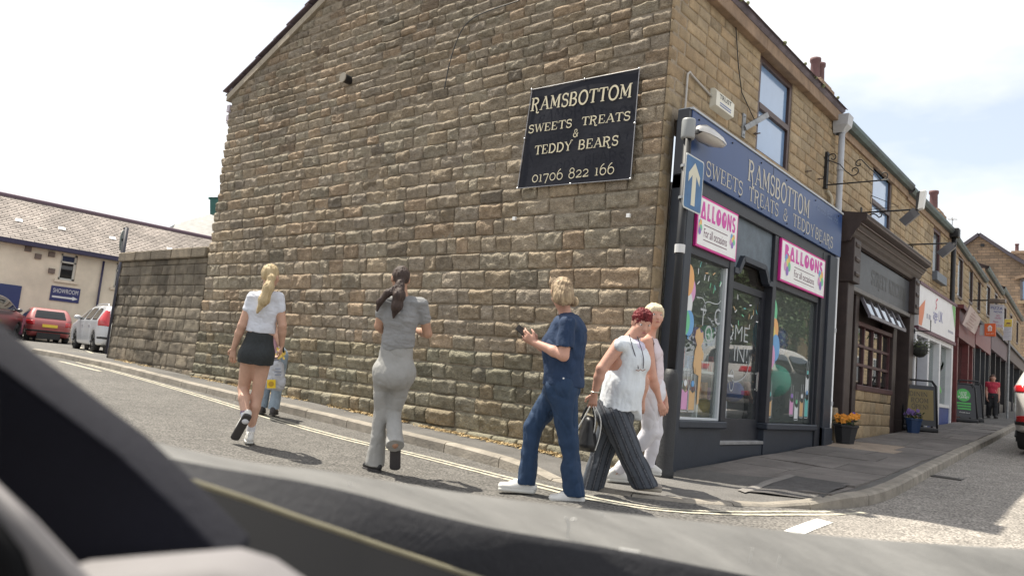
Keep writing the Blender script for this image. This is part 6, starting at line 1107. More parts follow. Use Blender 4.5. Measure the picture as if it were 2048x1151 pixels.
# the car and houses across the street that the shop windows mirror
0 and make_car('white_crossover', 'white crossover parked across the street, mirrored in the shop window', SUV, .9, 1.05, 1.6, .62, (-1.35, 1.35), .36, sw2, (1.14, 1.5, .62), [(.9, 1.08, .5, .9)], pt_('paint_white', (.74, .74, .72)), (5.0, 14.6, roadz(5., 14.6)), math.radians(-90), front_win=(1.12, 1.52, .62, .5))
op = thing('opposite_terrace', 'stone terrace across the street, mirrored in the shop windows', 'building', (9.5, 44, 1)); ostone = brickmat('opposite_stone', (.40, .31, .2), (.32, .25, .17), (.2, .16, .12), bw=.5, bh=.22); mbo = MB(); mbo.box((9.3, 38, -1), (16, 70, 6.8)); obj('wall', mbo, ostone, op); obj('roof', MB().prism([(9., 38, 6.8), (16.3, 38, 6.8), (12.6, 38, 9)], (0, 32, 0)), slate, op, tint=(1, 1, 1))
for k in range(7):
    y = 39.5+4*k; g = float(zb(0, y))*.9
    for z in (g+1., g+3.8): wq_ = obj('window', MB().box((9.24, y, z), (9.3, y+1.2, z+1.5)), whf, op); obj('pane', MB().box((9.2, y+.1, z+.1), (9.25, y+1.1, z+1.4)), MATS['dull_pane'], wq_)
def tree(label, base, H, R, seed):
    rs = random.Random(seed); t = thing('tree', label, 'tree', base); bm = mat('bark', (.09, .07, .05), .9, .3, 8, .5, 30); b = vec(base); mb = MB(); mb.tube([b, b+[.05, .1, H*.3], b+[.1, 0, H*.6]], [.2, .15, .07], 8); tips = []
    for k in range(9): a = rs.uniform(0, 6.3); q = b+[0.05, .05, H*rs.uniform(.28, .55)]; e = q+np.array([math.cos(a)*R*.6, math.sin(a)*R*.6, H*.22]); mb.tube([q, (q+e)/2+[0, 0, .2], e], [.07, .045, .02], 6); tips.append(e)
    obj('trunk', mb, bm, t, True); V, F = [], []
    for k in range(120):
        c = b+np.array([rs.gauss(0, R*.42), rs.gauss(0, R*.42), H*.62+rs.gauss(0, H*.16)]); r = rs.uniform(.35, .7)
        for j in range(70):
            d = np.array([rs.gauss(0, 1), rs.gauss(0, 1), rs.gauss(0, 1)]); p = c+d*r*.55; u = unit(np.array([rs.gauss(0, 1), rs.gauss(0, 1), rs.gauss(0, 1)])); w = unit(np.cross(u, d+.01)); l = rs.uniform(.14, .28); o = len(V); V += [p, p+u*l*.5+w*l*.3, p+u*l, p+u*l*.5-w*l*.3]; F.append((o, o+1, o+2, o+3))
    npobj('crown', V, F, mat('tree_leaf', (.055, .09, .03), .65, .4, 1.5), t, False, kind='stuff'); return t
tree('low leafy tree across the street nearest the corner, mirrored in the left shop window', (10., 19., .9), 6.2, 3.0, 4); tree('broad leafy tree across the street beyond the first, mirrored in the right shop window', (10.5, 26., 1.2), 7.5, 3.4, 9); tree('tall leafy tree across the street before the terrace', (10.5, 33., 1.4), 8.5, 3.2, 12)
# ------------------------------------------------------------------ people
skinm = lambda nm, c: mat(nm, c, .55, .10, 9, .15, 60)
SK = {'fair': skinm('skin_fair', (.50, .30, .215)), 'pink': skinm('skin_pink', (.52, .285, .21)), 'tan': skinm('skin_tan', (.42, .24, .16))}
eyew = plain('eye_white', (.7, .68, .66), .2); eyed = plain('eye_iris', (.05, .04, .04), .15); lipm = plain('lip_rose', (.38, .14, .12), .45)
H3 = .0075
def make_head(F, c, f, up, s=1.):
    r = np.cross(f, up)
    ax = np.stack([r, f, up]); P = lambda a, b, d: c+(r*a+f*b+up*d)*s
    F.ell(P(0, -.008, .022), vec((.074, .094, .095))*s, .01, ax); F.ell(P(0, .02, -.035), vec((.060, .072, .080))*s, .03, ax)
    F.cone(P(0, .06, -.085), P(0, .045, -.075), .022*s, .03*s, .02); F.cone(P(0, .088, .015), P(0, .108, -.024), .009*s, .014*s, .012)
    F.ell(P(0, .088, -.052), vec((.024, .014, .013))*s, .01, ax); F.cone(P(-.035, .08, .03), P(.035, .08, .03), .012*s, .012*s, .015)
    for q in (-1, 1): F.ell(P(q*.076, -.012, -.005), vec((.012, .022, .034))*s, .006, ax); F.ell(P(q*.036, .066, -.022), vec((.026, .026, .024))*s, .02, ax)
def face_parts(root, body, c, f, up, s=1.):
    r = np.cross(f, up); P = lambda a, b, d: c+(r*a+f*b+up*d)*s
    for q in (-1, 1):
        e = obj('eye', MB().ball(P(q*.032, .079, .012), .0125*s, 8, 6), eyew, body, True); obj('eye_iris', MB().ball(P(q*.032, .0875, .012), .0062*s, 8, 5), eyed, body, True)
    obj('mouth', MB().ball(P(0, .098, -.055), .02*s, 10, 5, tuple(np.abs(r)*.9+np.abs(f)*.35+np.abs(up)*.32)), lipm, body, True)
def make_hand(F, w, d, n, s=1., curl=.5, side=1, spread=.1, point=None):
    """w wrist, d along the palm, n out of the back of the hand, side: which way the thumb lies"""
    d = unit(d); n = unit(n-d*np.dot(n, d)); t = unit(np.cross(d, n))*side
    F.cone(w+d*.02*s, w+d*.085*s, (.030*s, .016*s), (.040*s, .015*s), .012, u=t)
    for i, (o, l) in enumerate(((.030, .072), (.010, .080), (-.011, .074), (-.030, .058))):
        b = w+d*.09*s+t*o*s; a1 = curl*(.6 if not (point and i == 0) else .1); d1 = unit(d*math.cos(a1)-n*math.sin(a1)+t*o*spread*8); d2 = unit(d*math.cos(a1*2.6)-n*math.sin(a1*2.6))
        k = b+d1*l*.55*s; F.cone(b, k, .0098*s, .0088*s, .004); F.cone(k, k+d2*l*.5*s, .0088*s, .0072*s, .004)
    b = w+d*.03*s+t*.03*s; k = b+unit(d*.7+t*.75-n*.25)*.04*s; F.cone(b, k, .014*s, .011*s, .008); F.cone(k, k+unit(d*.9+t*.15-n*.35)*.035*s, .011*s, .0085*s, .004)
def person_body(root, J, skin, f, up_head=None, fh=None, sex=1., fat=0., hands=None, head_s=1., ls=1.):
    P = np.array([v for v in J.values()]); F = Field(P.min(0)-.24, P.max(0)+.24, H3)
    lat = unit(J['shR']-J['shL']); sm = (J['shL']+J['shR'])/2; pel = (J['hipL']+J['hipR'])/2; ws = sm*.42+pel*.58; chs = sm*.78+pel*.22
    hw = np.linalg.norm(J['shR']-J['shL'])/2
    F.cone(pel+vec((0, 0, -.02)), ws, (.135+fat, .105+fat), (.115+fat, .085+fat), .05, lat); F.cone(ws, chs, (.115+fat, .085+fat), (.138+fat, .10+fat), .05, lat); F.cone(chs, sm+vec((0, 0, -.02)), (.138+fat, .10+fat), (.11, .06), .04, lat)
    F.cone(J['shL']+lat*.02, J['shR']-lat*.02, .048, .048, .05); F.cone(sm, J['head']+(sm-J['head'])*.35, .056, .05, .03)
    for s in 'LR':
        F.chain([J['sh'+s], J['el'+s]], [.05+fat*.35, .041+fat*.2], .03); m_ = J['el'+s]*.65+J['wr'+s]*.35; F.chain([J['el'+s], m_, J['wr'+s]], [.040+fat*.2, .041+fat*.15, .027], .015)
        F.chain([J['hip'+s], J['kn'+s]], [(.088+fat*.5)*ls, (.055+fat*.2)*ls], .04); c1 = J['kn'+s]*.66+J['an'+s]*.34+f*-.018*(ls > .95); F.chain([J['kn'+s], c1, J['an'+s]], [.054*ls, .053*ls, .036], .02)
        F.cone(J['an'+s], J['toe'+s]*.2+J['an'+s]*.8, .032, .02, .02)
    make_head(F, J['head'], fh, up_head, head_s)
    if hands: 
        for h in hands: make_hand(F, *h[0], **h[1])
    V, Q = F.mesh(); V = relax(V, Q, 1, .4); b = npobj('body', V, Q, skin, root, True); face_parts(root, b, J['head'], fh, up_head, head_s); return b
def jj(D, lst): return {k: atd((a, b), D+(c if len(r) == 0 else r[0]*0+c)) for k, (a, b, c, *r) in lst.items()}
def torso_cloth(F, J, grow, lat, waist=.115, chest=.138, hip=.135, dep=(.105, .085, .10), sh=.11):
    sm = (J['shL']+J['shR'])/2; pel = (J['hipL']+J['hipR'])/2; ws = sm*.42+pel*.58; chs = sm*.78+pel*.22; g = grow
    F.cone(pel+vec((0, 0, -.04)), ws, (hip+g, dep[0]+g), (waist+g, dep[1]+g), .05, lat); F.cone(ws, chs, (waist+g, dep[1]+g), (chest+g, dep[2]+g), .05, lat); F.cone(chs, sm+vec((0, 0, -.015)), (chest+g, dep[2]+g), (sh+g, .06+g), .04, lat)
    F.cone(J['shL']+lat*.02, J['shR']-lat*.02, .05+g, .05+g, .05); return sm, pel, ws, chs
def field_for(J, pad=.26, h=None): P = np.array(list(J.values())); return Field(P.min(0)-pad, P.max(0)+pad, h or H3)
def hairF(c): return Field(c-vec((.26, .26, .48)), c+vec((.26, .26, .2)), .005)
def hair_mat(nm, a, b_): return mat(nm, a, .62, 0, 26, .35, 55, spec=.25, col2=b_, aniso=(1, 1, .18))
def shoe(name, an, toe, m_, sole, root, w=.046, h=.05, up=vec((0, 0, 1)), soleth=.022):
    d = unit(toe-an-up*np.dot(toe-an, up)); heel = an-d*.055; t = np.cross(d, up); lo = float(np.dot(toe, up))
    base = lambda p, z: p-up*(np.dot(p, up)-lo)+up*z
    F = Field(np.minimum.reduce([an, toe, heel])-.13, np.maximum.reduce([an, toe, heel])+.13, .006)
    F.cone(base(heel, .036), base(toe, .028), (w*.80, .040), (w*.90, .030), .02, u=t); F.cone(base(toe*.45+an*.55, .045), base(an, .09), (w*.72, .045), (w*.82, .034), .03, u=t); F.cone(base(heel+d*.01, .07), base(an, .10), (w*.75, .03), (w*.8, .03), .02, u=t); F.half(base(heel, -.004), -up)
    s_ = fobj(name, F, m_, root, it=1)
    F = Field(np.minimum.reduce([an, toe, heel])-.13, np.maximum.reduce([an, toe, heel])+.13, .006)
    F.cone(base(heel, .006), base(toe, .004), (w*.95, .03), (w*1.0, .028), .02, u=t); F.half(base(heel, soleth-.008), up); F.half(base(heel, -.012), -up); fobj('sole', F, sole, s_, it=1)
    return s_
SHW = mat('trainer_white', (.62, .61, .58), .6, .08, 20); SOLW = plain('sole_white', (.55, .54, .5), .7); SOLD = plain('sole_dark', (.05, .045, .045), .8)

# ---- girl in white T-shirt, walking away
g0 = onG((500, 886), -.09); D = depth(g0); f = unit((-.8, .6, 0)); UP = vec((0, 0, 1))
J = jj(D, dict(head=(541, 553, .0), shL=(505, 595, .0), shR=(557, 596, .03), elL=(484, 650, -.04), wrL=(468, 695, .0), elR=(565, 650, .02), wrR=(563, 690, .10), hipL=(500, 706, 0), hipR=(528, 707, .02), knL=(487, 776, .06), anL=(491, 836, -.17), toeL=(472, 868, -.13), knR=(515, 788, .04), anR=(501, 862, .0), toeR=(497, 879, .15)))
t = thing('person', 'young woman with long blonde ponytail in white T-shirt and black denim skirt walking away', 'person', g0); lat = unit(J['shR']-J['shL']); fh = unit((-.55, .83, .02))
up_h = unit(np.cross(np.cross(fh, UP), fh))
person_body(t, J, SK['fair'], f, up_h, fh, hands=[((J['wrL'], atd((463, 730), D+.02)-J['wrL'], -f+lat*-.4), dict(curl=.35, side=1)), ((J['wrR'], vec((-.3, .2, -1)), lat), dict(curl=.9, side=1))])
F = field_for(J); sm, pel, ws, chs = torso_cloth(F, J, .014, lat)
for s in 'LR': F.cone(J['sh'+s], J['sh'+s]*.60+J['el'+s]*.40, .060, .056, .02)
F.half(atd((520, 664), D), unit(pel-sm)); F.half(J['head']+(sm-J['head'])*.58, UP)
for s in 'LR': F.half(J['sh'+s]*.55+J['el'+s]*.45, unit(J['el'+s]-J['sh'+s])*vec((1, 1, 1))) if False else None
fobj('t_shirt', F, mat('tshirt_white', (.60, .62, .68), .85, .05, 8, .4, 16), t, .004, (16, 16, 30))
F = field_for(J); F.cone(ws+vec((0, 0, -.015)), pel+vec((0, 0, .0)), (.128, .10), (.168, .135), .03, lat); F.cone(pel, pel+unit(pel-sm)*.18, (.168, .135), (.182, .155), .03, lat)
for s, q in (('L', -1), ('R', 1)): F.ell(pel+lat*q*.07-f*.06+vec((0, 0, -.02)), (.095, .095, .10), .05)
F.half(ws+unit(ws-pel)*.03, unit(sm-pel)); F.half(atd((515, 727), D), unit(pel-sm)); sk = fobj('skirt', F, mat('skirt_black_denim', (.022, .026, .028), .8, .25, 60, .2, 80), t, .004, (14, 14, 6))
c = J['head']; F = hairF(c); r_ = np.cross(fh, up_h); ax = np.stack([r_, fh, up_h]); hb = hair_mat('hair_blonde', (.34, .25, .13), (.56, .45, .28))
F.ell(c-fh*.014+up_h*.03, (.082, .10, .098), .02, ax); F.half(c+fh*.058, unit(fh-up_h*.55))
F.ell(atd((543, 556), D-.10), (.034, .04, .036), .03); F.chain([atd((543, 556), D-.11), atd((537, 575), D-.15), atd((528, 600), D-.16), atd((515, 624), D-.15)], [.03, .048, .05, .012], .03, u=lat)
fobj('hair', F, hb, t, .005, (75, 75, 5), it=2, fold=.5)
for s in 'LR':
    d = unit(J['an'+s]-J['kn'+s]); F = Field(J['an'+s]-.16, J['an'+s]+.16, .006); F.chain([J['an'+s]-d*.1, J['an'+s]+d*.02], [.044, .041], .01); F.half(J['an'+s]-d*.085, -d); sc_ = fobj('sock', F, mat('sock_white', (.6, .6, .63), .85, .06, 30), t)
    if s == 'L':
        for k in (.055, .07): obj('sock_stripe', MB().tube([J['an'+s]-d*k, J['an'+s]-d*(k+.007)], .046, 12), plain('stripe_navy', (.08, .08, .25), .8), sc_)
shoe('trainer', J['anR'], J['toeR'], SHW, SOLW, t); dt = unit(J['toeL']-J['anL']); upL = unit(np.cross(np.cross(dt, unit(J['knL']-J['anL'])), dt)); upL = unit(upL+f*.6+UP*.25)
shoe('trainer', J['anL'], atd((470, 875), D-.10), SHW, SOLD, t, up=unit(vec(f*.75+UP*.55)))

# ---- woman in grey, walking away
g0 = onG((748, 940), -.09); D = depth(g0); f = unit((-.72, .69, 0))
J = jj(D, dict(head=(801, 558, .02), shL=(769, 605, .0), shR=(843, 608, .0), elL=(758, 652, .03), wrL=(778, 668, .22), elR=(855, 667, .06), wrR=(834, 660, .25), hipL=(768, 736, 0), hipR=(810, 737, .0), knL=(761, 828, .04), anL=(750, 924, .02), toeL=(732, 935, .10), knR=(788, 826, .06), anR=(790, 886, -.20), toeR=(790, 926, -.10)))
t = thing('person', 'woman in matching grey top and flared leggings with dark ponytail walking away in sandals', 'person', g0); lat = unit(J['shR']-J['shL']); fh = unit((-.85, .52, .0)); up_h = UP
person_body(t, J, SK['tan'], f, up_h, fh, fat=.004, ls=.8, hands=[((J['wrR'], atd((818, 652), D+.3)-J['wrR'], UP), dict(curl=.6, side=1)), ((J['wrL'], atd((795, 662), D+.3)-J['wrL'], UP), dict(curl=.6, side=-1))])
gt = mat('grey_jersey', (.25, .25, .25), .85, .07, 10, .5, 16); gl_ = mat('grey_leggings', (.31, .305, .29), .85, .06, 10, .35, 12)
F = field_for(J); sm, pel, ws, chs = torso_cloth(F, J, .014, lat, waist=.122, chest=.145, hip=.145)
for s in 'LR': F.cone(J['sh'+s], J['sh'+s]*.5+J['el'+s]*.5, .062, .06, .02)
F.half(atd((800, 699), D), unit(vec((0, 0, -1))+lat*.22)); F.half(J['head']+(sm-J['head'])*.62, UP); fobj('top', F, gt, t, .005, (14, 14, 34), 4)
F = field_for(J); F.cone(pel+vec((0, 0, -.04)), ws+vec((0, 0, .03)), (.172, .122), (.136, .096), .08, lat)
for s, q in (('L', -1), ('R', 1)):
    F.ell(pel+lat*q*.060-f*.05+vec((0, 0, -.075)), (.080, .082, .10), .08); k = J['kn'+s]; a = J['an'+s]; dk = unit(a-k)
    F.leg([J['hip'+s]+lat*q*.010+vec((0, 0, -.02)), k, k*.55+a*.45, a+dk*.06], [.090, .062, .068, .090 if s == 'L' else .086], .05, a+dk*.03, dk)
F.half(ws+vec((0, 0, .04)), UP); fobj('leggings', F, gl_, t, .005, (14, 14, 9), 9)
c = J['head']; F = hairF(c); r_ = np.cross(fh, up_h); ax = np.stack([r_, fh, up_h]); hd = hair_mat('hair_dark_brown', (.035, .024, .022), (.085, .06, .05))
F.ell(c-fh*.012+up_h*.026, (.081, .10, .097), .02, ax); F.half(c+fh*.056, unit(fh-up_h*.6))
F.chain([atd((801, 566), D-.09), atd((798, 590), D-.15), atd((794, 612), D-.15), atd((786, 635), D-.13)], [.035, .048, .045, .01], .03); F.chain([atd((797, 572), D-.09), atd((776, 586), D-.13), atd((760, 603), D-.12), atd((754, 622), D-.1)], [.03, .03, .026, .008], .03)
fobj('hair', F, hd, t, .005, (75, 75, 6), 2, 2, fold=.5)
sand = plain('sandal_black', (.015, .015, .016), .6); shoe('sandal', J['anL'], J['toeL'], sand, SOLD, t, w=.042, h=.03); shoe('sandal', J['anR'], atd((790, 934), D-.08), sand, SOLD, t, w=.05, up=unit(f*.9+UP*.4), soleth=.03)

# ---- woman in navy scrubs with a phone
g0 = onG((1135, 1006), -.09); D = depth(g0); f = unit((-.757, .654, 0)); NR = -FWD*1.
J = jj(D, dict(head=(1123, 586, 0), shL=(1136, 645, -.17), shR=(1131, 645, .16), elL=(1127, 711, -.21), wrL=(1071, 685, -.08), elR=(1112, 715, .2), wrR=(1075, 690, .08), hipL=(1128, 775, -.09), hipR=(1120, 775, .09), knL=(1137, 880, -.10), anL=(1148, 983, -.10), toeL=(1104, 999, -.10), knR=(1066, 853, .10), anR=(1053, 960, .10), toeR=(1003, 972, .10)))
t = thing('person', 'woman in navy blue scrubs and white trainers looking down at a phone', 'person', g0); lat = unit(J['shR']-J['shL']); fh = unit(f*1+UP*-.42); up_h = unit(np.cross(np.cross(fh, UP), fh))
person_body(t, J, SK['pink'], f, up_h, fh, fat=.012, head_s=1.05, ls=.8, hands=[((J['wrL'], atd((1040, 662), D-.02)-J['wrL'], -UP*.5-f*.2-FWD*.8), dict(curl=.55, side=1, s=1.0)), ((J['wrR'], atd((1046, 668), D+.06)-J['wrR'], FWD), dict(curl=.6, side=-1))])
nav = mat('scrubs_navy', (.010, .030, .078), .8, .1, 10, .6, 12); nvt = mat('scrubs_trousers', (.011, .034, .082), .8, .1, 10, .6, 9)
F = field_for(J); sm = (J['shL']+J['shR'])/2; pel = (J['hipL']+J['hipR'])/2; mid = atd((1128, 700), D); hem = atd((1126, 772), D)
F.cone(sm+vec((0, 0, -.03)), mid, (.165, .115), (.175, .160), .05, lat); F.cone(mid, hem, (.175, .160), (.185, .172), .05, lat); F.cone(J['shL'], J['shR'], .058, .058, .05)
F.ell(atd((1112, 690), D), (.11, .11, .13), .07); F.ell(atd((1144, 666), D), (.13, .11, .13), .07)
for s in 'LR': dd = unit(J['el'+s]-J['sh'+s]); F.leg([J['sh'+s], J['sh'+s]+dd*.27], [.066, .080], .02, J['sh'+s]+dd*.20, dd)
F.half(hem, unit(vec((0, 0, -1)))); F.half(atd((1140, 622), D), unit(UP*.9+f*-.15)); top = fobj('scrub_top', F, nav, t, .008, (14, 14, 7), 5)
obj('name_button', MB().ball(atd((1127, 756), D-.21), .008, 8, 5), plain('white_dot', (.7, .7, .7), .4), top)
F = field_for(J); F.cone(pel+vec((0, 0, .06)), pel, (.17, .15), (.175, .16), .04, lat)
for s in 'LR':
    k, a = J['kn'+s], J['an'+s]; dk = unit(a-k); F.leg([J['hip'+s]+f*.01, k, k*.5+a*.5, a+dk*.06], [.12, .080, .076, .084], .04, a+dk*.03, unit(dk-UP*.6))
fobj('scrub_trousers', F, nvt, t, .011, (13, 13, 6), 7)
c = J['head']; F = hairF(c); r_ = np.cross(fh, up_h); ax = np.stack([r_, fh, up_h]); hs = hair_mat('hair_streaked', (.10, .065, .045), (.50, .38, .24))
F.ell(c-fh*.014+up_h*.028, (.088, .108, .104), .02, ax); F.ell(c-fh*.050-up_h*.045, (.090, .080, .11), .03, ax); F.half(c+fh*.05+up_h*.0, unit(fh-up_h*.75))
F.ell(c+fh*.05+up_h*.075, (.06, .06, .035), .03, ax); F.ell(atd((1147, 603), D), (.045, .045, .04), .02); fobj('hair', F, hs, t, .007, (75, 75, 9), 3, 1, fold=.5)
shoe('trainer', J['anR'], J['toeR']-UP*.02, SHW, SOLW, t, w=.056, h=.06, soleth=.04); shoe('trainer', J['anL'], J['toeL']-UP*.01, SHW, SOLW, t, w=.056, h=.06, soleth=.04)
a = atd((1043, 664), D+.0); u_ = unit(atd((1034, 656), D)-a); w_ = unit(RGT*.1+FWD*.5+UP*.6); w_ = unit(w_-u_*np.dot(w_, u_)); n_ = np.cross(u_, w_)
ph = thing('phone', 'dark slim phone held by the woman in navy scrubs', 'phone', a); q = MB(); C_ = [a+u_*su*.058+w_*sw*.030-n_*.02 for su, sw in ((-1, -1), (1, -1), (1, 1), (-1, 1))]; obj('case', q.prism(C_, n_*.009), plain('phone_case', (.02, .02, .022), .3), ph)
obj('screen', MB().prism([p+n_*.0095 for p in C_], n_*.0006), plain('phone_screen', (.05, .06, .08), .08), ph)

# ---- woman with short red hair, white top and striped trousers
g0 = onG((1290, 990), -.03); D = depth(g0); f = unit((.757, -.654, 0))
J = jj(D, dict(head=(1284, 646, 0), shR=(1238, 690, -.17), shL=(1258, 690, .17), elR=(1203, 737, -.22), wrR=(1189, 786, -.19), elL=(1288, 762, .2), wrL=(1284, 798, .2), hipR=(1227, 826, -.09), hipL=(1233, 826, .09), knR=(1256, 897, -.10), anR=(1289, 968, -.10), toeR=(1317, 980, -.10), knL=(1207, 893, .10), anL=(1184, 976, .10), toeL=(1203, 990, .10)))
t = thing('person', 'woman with short dark red hair in loose white top and wide striped trousers leaning forward', 'person', g0); lat = unit(J['shR']-J['shL']); fh = unit(f+UP*-.35+FWD*.1); up_h = unit(np.cross(np.cross(fh, UP), fh))
person_body(t, J, SK['pink'], f, up_h, fh, fat=.024, head_s=1.03, ls=.8, hands=[((J['wrR'], atd((1184, 815), D-.18)-J['wrR'], -FWD-f*.3), dict(curl=.9, side=1)), ((J['wrL'], atd((1281, 822), D+.2)-J['wrL'], -FWD), dict(curl=.7, side=1))])
F = field_for(J, .34); sm = (J['shL']+J['shR'])/2; pel = (J['hipL']+J['hipR'])/2; b0 = atd((1258, 715), D); b1 = atd((1247, 770), D); b2 = atd((1236, 832), D)
F.cone(sm+f*.03+vec((0, 0, -.03)), b0, (.15, .11), (.175, .15), .05, lat); F.cone(b0, b1, (.175, .15), (.2, .175), .05, lat); F.cone(b1, b2, (.2, .175), (.22, .20), .04, lat); F.ell(atd((1270, 722), D), (.13, .13, .11), .05)
F.cone(J['shR']+f*.05-vec((0, 0, .0)), J['shL']+f*.05, .05, .05, .03)
F.cone(J['shR']-f*.04, J['elR'], .07, .07, cut=True); F.half(atd((1236, 826), D), unit(vec((0, 0, -1))+f*.02)); F.half(atd((1252, 676), D), unit(UP-f*.2)); wt = mat('blouse_white', (.62, .66, .70), .8, .04, 6, .4, 12)
V, Q = F.mesh(); V = relax(V, Q, 2); N_ = vnormals(V, Q); hz_ = np.clip((b1[2]-V[:, 2])/.25, 0, 1); V = V+N_*(fbm(V*vec((15, 15, 7)), 1., 2, 3)*.009)[:, None]; V[:, 2] += hz_*.035*np.sin((V@f)*22); bl = npobj('blouse', V, Q, wt, t, True)
rw = []                                                         # the pointed overlay panel of the blouse
for k in range(9):
    s = k/8; a = atd((1216+64*s, 706+6*math.sin(3*s)), D-.205-.02*math.sin(PI*s)); e = atd((1206+50*s, 765+38*s*s*1.15), D-.232-.02*math.sin(PI*s)); rw.append([a*(1-q)+e*q+N_[0]*0 for q in np.linspace(0, 1, 6)])
lace = mat('lace_lilac', (.58, .55, .68), .8, .25, 60, .4, 90); lf = Field(atd((1272, 690), D)-.16, atd((1272, 690), D)+.16, .007); lf.ell(atd((1268, 694), D-.02), (.10, .10, .075), 0); 
fobj('lace_yoke', lf, lace, bl, .004)
F = field_for(J, .3); F.cone(pel+vec((0, 0, .05)), pel, (.185, .16), (.19, .17), .04, lat)
for s in 'LR':
    k, a = J['kn'+s], J['an'+s]; dk = unit(a-k); F.leg([J['hip'+s], k, k*.5+a*.5, a+dk*.07], [.13, .104, .102, .106], .03, a+dk*.02, unit(dk*.5-UP))
V, Q = F.mesh(); V = relax(V, Q, 2); V = V+vnormals(V, Q)*(fbm(V*vec((13, 13, 4)), 1., 6, 3)*.012)[:, None]
def legcoord(V, J):
    best = np.full(len(V), 9.); out = np.zeros(len(V))
    for s in 'LR':
        pts = [J['hip'+s], J['kn'+s], J['an'+s]]
        for a, b in zip(pts[:-1], pts[1:]):
            ab = b-a; tt = np.clip(((V-a)@ab)/(ab@ab), 0, 1.2); q = V-a-tt[:, None]*ab; d = np.linalg.norm(q, axis=1); side = unit(np.cross(ab, FWD)); m_ = d < best; best = np.where(m_, d, best); out = np.where(m_, q@side, out)
    return out
lc = legcoord(V, J); st_ = .5+.5*np.sign(np.sin(lc*2*PI/.06)); st2 = (np.abs(np.sin(lc*2*PI/.12+.6)) < .16)
tn = np.stack([  .026+.040*st_+.08*st2, .030+.046*st_+.08*st2, .040+.054*st_+.085*st2], 1); npobj('trousers', V, Q, mat('striped_cloth', (1, 1, 1), .85, .1, 30, .2, 60, attr=True), t, True, tint=tn)
c = J['head']; F = hairF(c); r_ = np.cross(fh, up_h); ax = np.stack([r_, fh, up_h]); hr = hair_mat('hair_dark_red', (.07, .010, .012), (.22, .03, .035))
F.ell(c-fh*.012+up_h*.034, (.084, .104, .100), .02, ax); F.half(c+fh*.045, unit(fh-up_h*.9)); F.ell(c+fh*.04+up_h*.085, (.06, .06, .04), .03, ax); F.half(c-up_h*.06, -up_h); fobj('hair', F, hr, t, .012, (80, 80, 40), 2, 1, fold=.5)
brc = obj('bracelet', MB().tube([J['wrR']+vec((0, 0, .01))+(unit(np.cross((0, 0, 1), f))*math.cos(a)+f*math.sin(a))*.038 for a in np.linspace(0, 2*PI, 14)], .006, 6), plain('silver', (.6, .58, .5), .25, metal=.8), t, True)
shoe('sandal', J['anR'], J['toeR'], plain('sandal_taupe', (.25, .22, .19), .7), plain('sandal_sole', (.3, .27, .22), .8), t, w=.05, soleth=.035); shoe('sandal', J['anL'], J['toeL'], MATS['sandal_taupe'], MATS['sandal_sole'], t, w=.05, soleth=.03)
hb_ = thing('handbag', 'black handbag with white piping carried by the red haired woman', 'handbag', atd((1175, 900), D-.14)); bk_ = mat('bag_black', (.012, .012, .014), .45, .2, 10)
qd = [atd(p, D-.14) for p in ((1158, 836), (1198, 838), (1193, 896), (1152, 892))]; F = Field(np.min(qd, 0)-.12, np.max(qd, 0)+.12, .008); cb = sum(qd)/4; ax = np.stack([f, np.cross(UP, f), UP])
F.cone(cb+UP*.10, cb-UP*.09, (.10, .055), (.125, .085), .02, u=f); F.half(cb+UP*.15, UP); F.half(cb-UP*.15, -UP); bg_ = fobj('bag', F, bk_, hb_, .006)
pip = plain('piping_white', (.65, .65, .63), .5)
for pp in (((1186, 812), (1192, 835), (1187, 868), (1180, 898)), ((1190, 812), (1203, 838), (1200, 870), (1190, 900)), ((1180, 812), (1168, 835), (1155, 856), (1150, 880))): obj('piping', MB().tube([atd(p, D-.215) for p in smooth_line(pp, 2)], .0055, 5), pip, bg_, True)
for pp in (((1163, 838), (1172, 815), (1184, 803), (1190, 836)),): obj('handle', MB().tube([atd(p, D-.15) for p in smooth_line(pp, 3)], .011, 6), bk_, hb_, True)
gs = thing('glasses', 'reading glasses hanging on a beaded cord from the red haired woman', 'glasses', atd((1275, 735), D-.19)); cord = plain('cord_dark', (.08, .07, .09), .6)
obj('cord', MB().tube([atd(p, D-.17) for p in smooth_line(((1258, 668), (1264, 690), (1272, 715), (1277, 737)), 2)], .004, 5).tube([atd(p, D-.15) for p in smooth_line(((1274, 672), (1284, 700), (1288, 720), (1286, 737)), 2)], .004, 5), cord, gs, True)
obj('frame', MB().tube([atd(p, D-.19) for p in ((1272, 739), (1277, 741), (1281, 738), (1285, 741), (1291, 738))], .005, 5), plain('glasses_brown', (.35, .22, .18), .3), gs, True)

# ---- blonde woman in pale pink and white, behind
g0 = onG((1240, 968), -.02); D = depth(g0); 
J = jj(D, dict(head=(1308, 633, 0), shR=(1293, 682, -.12), shL=(1300, 684, .16), elR=(1305, 755, -.17), wrR=(1318, 800, -.15), elL=(1316, 755, .2), wrL=(1330, 795, .22), hipR=(1299, 782, -.08), hipL=(1301, 782, .09), knR=(1302, 862, -.05), anR=(1231, 946, .0), toeR=(1261, 963, .0), knL=(1310, 862, .14), anL=(1297, 938, .14), toeL=(1317, 948, .14)))
t = thing('person', 'blonde woman in pale pink vest and white trousers walking behind the red haired woman', 'person', g0); lat = unit(J['shR']-J['shL']); fh = unit(f+FWD*.25); up_h = UP
person_body(t, J, SK['pink'], f, up_h, fh, fat=.012, head_s=1.02, ls=.75, hands=[((J['wrR'], atd((1330, 832), D-.15)-J['wrR'], -FWD), dict(curl=.5, side=1)), ((J['wrL'], vec((.1, -.1, -1)), -FWD), dict(curl=.5, side=1))])
